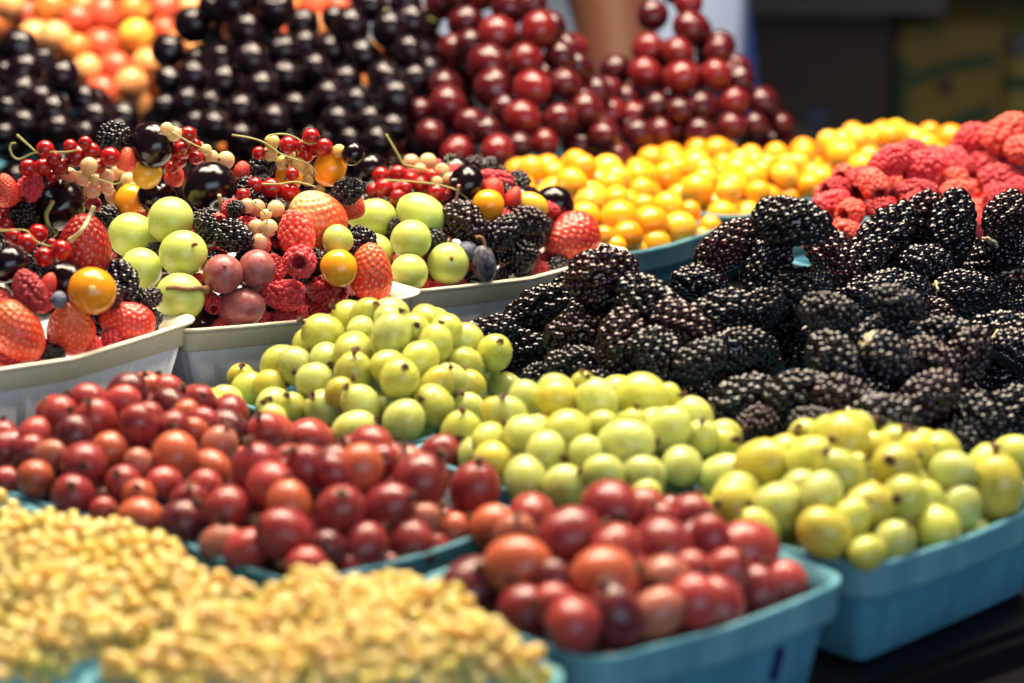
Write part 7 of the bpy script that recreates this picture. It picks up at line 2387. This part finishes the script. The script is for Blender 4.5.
# ------------------------------------------------------------------ the vendor
def skin_mesh(name, joints, edges, mat, sub=2, root=0):
    me = bpy.data.meshes.new(name); me.from_pydata([j[0] for j in joints], edges, []); me.update()
    o = link(name, me); sk = o.modifiers.new('skin', 'SKIN'); sk.use_smooth_shade = True
    for v, j in zip(me.skin_vertices[0].data, joints): v.radius = j[1] if isinstance(j[1], tuple) else (j[1], j[1])
    me.skin_vertices[0].data[root].use_root = True
    s = o.modifiers.new('sub', 'SUBSURF'); s.levels = s.render_levels = sub
    dg = bpy.context.evaluated_depsgraph_get(); ev = bpy.data.meshes.new_from_object(o.evaluated_get(dg))
    o.modifiers.clear(); o.data = ev; ev.materials.clear(); ev.materials.append(MAT[mat]); ev.polygons.foreach_set('use_smooth', [True] * len(ev.polygons))
    return o
def build_person():
    ox, oy = .03, 1.98
    root = tag(link('person', None), 'person in pale blue apron standing behind the cherries, forearm reaching down', 'person'); root.location = (ox, oy, -.90)
    J = []; E = []
    def j(x, y, z, r, par=None):
        J.append(((x, y, z + .9 if False else z), r)); k = len(J) - 1
        if par is not None: E.append((par, k))
        return k
    pel = j(0, 0, .93, (.15, .105)); wa = j(0, 0, 1.08, (.135, .095), pel); ch = j(0, 0, 1.27, (.155, .11), wa); nb = j(0, .0, 1.41, (.085, .07), ch)
    nk = j(0, -.01, 1.48, .052, nb); hd = j(0, -.025, 1.56, (.072, .085), nk); cr = j(0, -.02, 1.645, (.072, .09), hd); j(0, -.015, 1.70, (.045, .06), cr)
    for s in (-1, 1):
        h = j(.09 * s, 0, .86, .085, pel); kn = j(.10 * s, -.01, .48, .055, h); an = j(.105 * s, .02, .09, .038, kn); j(.11 * s, -.10, .035, .034, an)
    def hand(w, d, side):
        """palm, four fingers of different length and a thumb from the side of the palm"""
        d = Vector(d).normalized(); side = Vector(side).normalized(); nrm = d.cross(side)
        W = Vector(J[w][0]); k = j(*(W + d * .045), (.030, .018), w); K = Vector(J[k][0])
        for q, ln in ((-.027, .066), (-.009, .076), (.009, .071), (.027, .055)):
            a = j(*(K + side * q + d * .035), .0095, k); b = j(*(Vector(J[a][0]) + d * ln * .5 + nrm * .008), .0088, a); j(*(Vector(J[b][0]) + d * ln * .38 + nrm * .022), .0075, b)
        a = j(*(W + d * .03 + side * -.036 + nrm * .008), .011, w); b = j(*(Vector(J[a][0]) + d * .028 - side * .012 + nrm * .014), .010, a); j(*(Vector(J[b][0]) + d * .022 + nrm * .012), .0085, b)
    # viewer's left arm: forearm comes down in front of the apron behind the cherry pyramid
    sh = j(-.165, 0, 1.39, .058, nb); el = j(-.045, -.17, 1.18, .044, sh); mid = j(.010, -.225, 1.045, .040, el); wr = j(.052, -.27, .925, .0255, mid)
    hand(wr, (.35, -.25, -.8), (.85, .3, .25))
    # the other arm is folded up against the chest, above the picture
    sh = j(.165, 0, 1.39, .058, nb); el = j(.20, -.04, 1.17, .044, sh); wr = j(.05, -.17, 1.27, .027, el)
    hand(wr, (-.9, -.1, .3), (0, -.3, .9))
    body = skin_mesh('body', J, E, 'skin'); body.parent = root
    # clothing follows the body
    T = []; TE = []
    def tj(x, y, z, r, par=None):
        T.append(((x, y, z), r)); k = len(T) - 1
        if par is not None: TE.append((par, k))
        return k
    p = tj(0, .004, .95, (.172, .122)); tj(0, .004, 1.03, (.160, .112), p)
    for s in (-1, 1):
        h = tj(.092 * s, 0, .85, .100, p); kn = tj(.10 * s, -.01, .48, .075, h); tj(.105 * s, .02, .09, .062, kn)
    tr = skin_mesh('trousers', T, TE, 'blue_cloth'); tr.parent = root
    T.clear(); TE.clear()
    p = tj(0, 0, 1.04, (.165, .117)); c = tj(0, 0, 1.27, (.172, .124), p); n = tj(0, 0, 1.405, (.10, .085), c)
    s1 = tj(-.165, 0, 1.39, .07, n); tj(-.10, -.10, 1.275, .062, s1); s2 = tj(.165, 0, 1.39, .07, n); tj(.19, -.02, 1.27, .062, s2)
    st = skin_mesh('shirt', T, TE, 'shirt_cloth'); st.parent = root
    # apron: a thick curved panel over the front of hips and thighs, hem at the knee
    V = []; nx, nz = 24, 16
    for off in (0, .004):
        for i in range(nz + 1):
            for k in range(nx + 1):
                u = -1 + 2 * k / nx; a = u * 1.02; z = .46 + .60 * i / nz
                w = .185 - .012 * abs(i / nz - .8); fold = .006 * math.sin(u * 9) * (1 - i / nz)
                V.append((math.sin(a) * (w - off), -math.cos(a) * (.142 - off) + .004 + fold, z))
    m = (nx + 1) * (nz + 1); F = []
    for i in range(nz):
        for k in range(nx):
            a = i * (nx + 1) + k; F.append((a, a + 1, a + nx + 2, a + nx + 1)); F.append((m + a + nx + 1, m + a + nx + 2, m + a + 1, m + a))
    edge = [k for k in range(nx + 1)] + [i * (nx + 1) + nx for i in range(1, nz + 1)] + [nz * (nx + 1) + k for k in range(nx - 1, -1, -1)] + [i * (nx + 1) for i in range(nz - 1, 0, -1)]
    for a, b in zip(edge, edge[1:] + edge[:1]): F.append((a, m + a, m + b, b))
    link('apron', mesh_from('apron', V, F, 'apron_cloth'), root)
    # hair and face
    hair = ovoid('hair', 'hair', 5, 1., .08, 18, 24); ho = link('hair', hair, root); ho.scale = (.092, .108, .075); ho.location = (0, .012, 1.672)
    for s in (-1, 1):
        e = link('eye', ovoid('eye', 'eye', 6, 1., 0, 10, 12), root); e.scale = (.012, .008, .008); e.location = (.03 * s, -.107, 1.60)
        e = link('ear', ovoid('ear', 'skin', 7, 1., .05, 10, 12), root); e.scale = (.010, .020, .030); e.location = (.083 * s, -.015, 1.585)
    e = link('nose', ovoid('nose', 'skin', 8, 1., 0, 10, 12), root); e.scale = (.012, .018, .022); e.location = (0, -.115, 1.575)
    e = link('mouth', ovoid('mouth', 'stem_pink', 8, 1., 0, 10, 12), root); e.scale = (.024, .008, .006); e.location = (0, -.104, 1.535)
build_person()

# ------------------------------------------------------------------ light: a cluster of warm spot lamps over the stall, cool daylight from the open front
def spot(x, y, z, tx, ty, energy, r, col=(1, .84, .64), size=104, blend=.5):
    d = bpy.data.lights.new('stall_lamp', 'SPOT'); d.energy = energy; d.color = col; d.shadow_soft_size = r; d.spot_size = math.radians(size); d.spot_blend = blend
    o = bpy.data.objects.new('stall_lamp', d); COL.objects.link(o); o.location = (x, y, z)
    o.rotation_euler = (Vector((tx, ty, 0)) - Vector((x, y, z))).to_track_quat('-Z', 'Y').to_euler()
for x, y, e in LAMPS: spot(x, y, 1.05, x * .55, .6 + y * .45, e, .19)
d = bpy.data.lights.new('daylight', 'AREA'); d.energy = DAY; d.color = (.72, .84, 1); d.shape = 'RECTANGLE'; d.size = 2.4; d.size_y = 1.1
o = bpy.data.objects.new('daylight', d); COL.objects.link(o); o.location = (.95, -1.5, .62); o.rotation_euler = (Vector((0, .9, 0)) - Vector(o.location)).to_track_quat('-Z', 'Y').to_euler()
w = bpy.data.worlds.new('World'); scene.world = w; w.use_nodes = True
bg = w.node_tree.nodes['Background']; bg.inputs[0].default_value = (.70, .78, 1, 1); bg.inputs[1].default_value = AMB

# ------------------------------------------------------------------ camera
cam = bpy.data.cameras.new('camera'); co = bpy.data.objects.new('camera', cam); COL.objects.link(co); scene.camera = co
cam.sensor_width = 36; cam.lens = 2400 / 1024 * 36; cam.clip_start = .01; cam.clip_end = 50
co.location = (0, 0, .268); co.rotation_euler = (math.radians(75), 0, 0)
cam.dof.use_dof = True; cam.dof.focus_distance = .905; cam.dof.aperture_fstop = FSTOP; cam.dof.aperture_blades = 9
scene.view_settings.view_transform = 'Standard'; scene.view_settings.look = 'None'; scene.view_settings.exposure = EXPO; scene.view_settings.gamma = 1
scene.render.engine = 'CYCLES'
cy = scene.cycles; cy.use_denoising = True; cy.max_bounces = 8; cy.diffuse_bounces = 3; cy.glossy_bounces = 4; cy.transmission_bounces = 5; cy.caustics_reflective = False; cy.caustics_refractive = False; cy.sample_clamp_indirect = 4
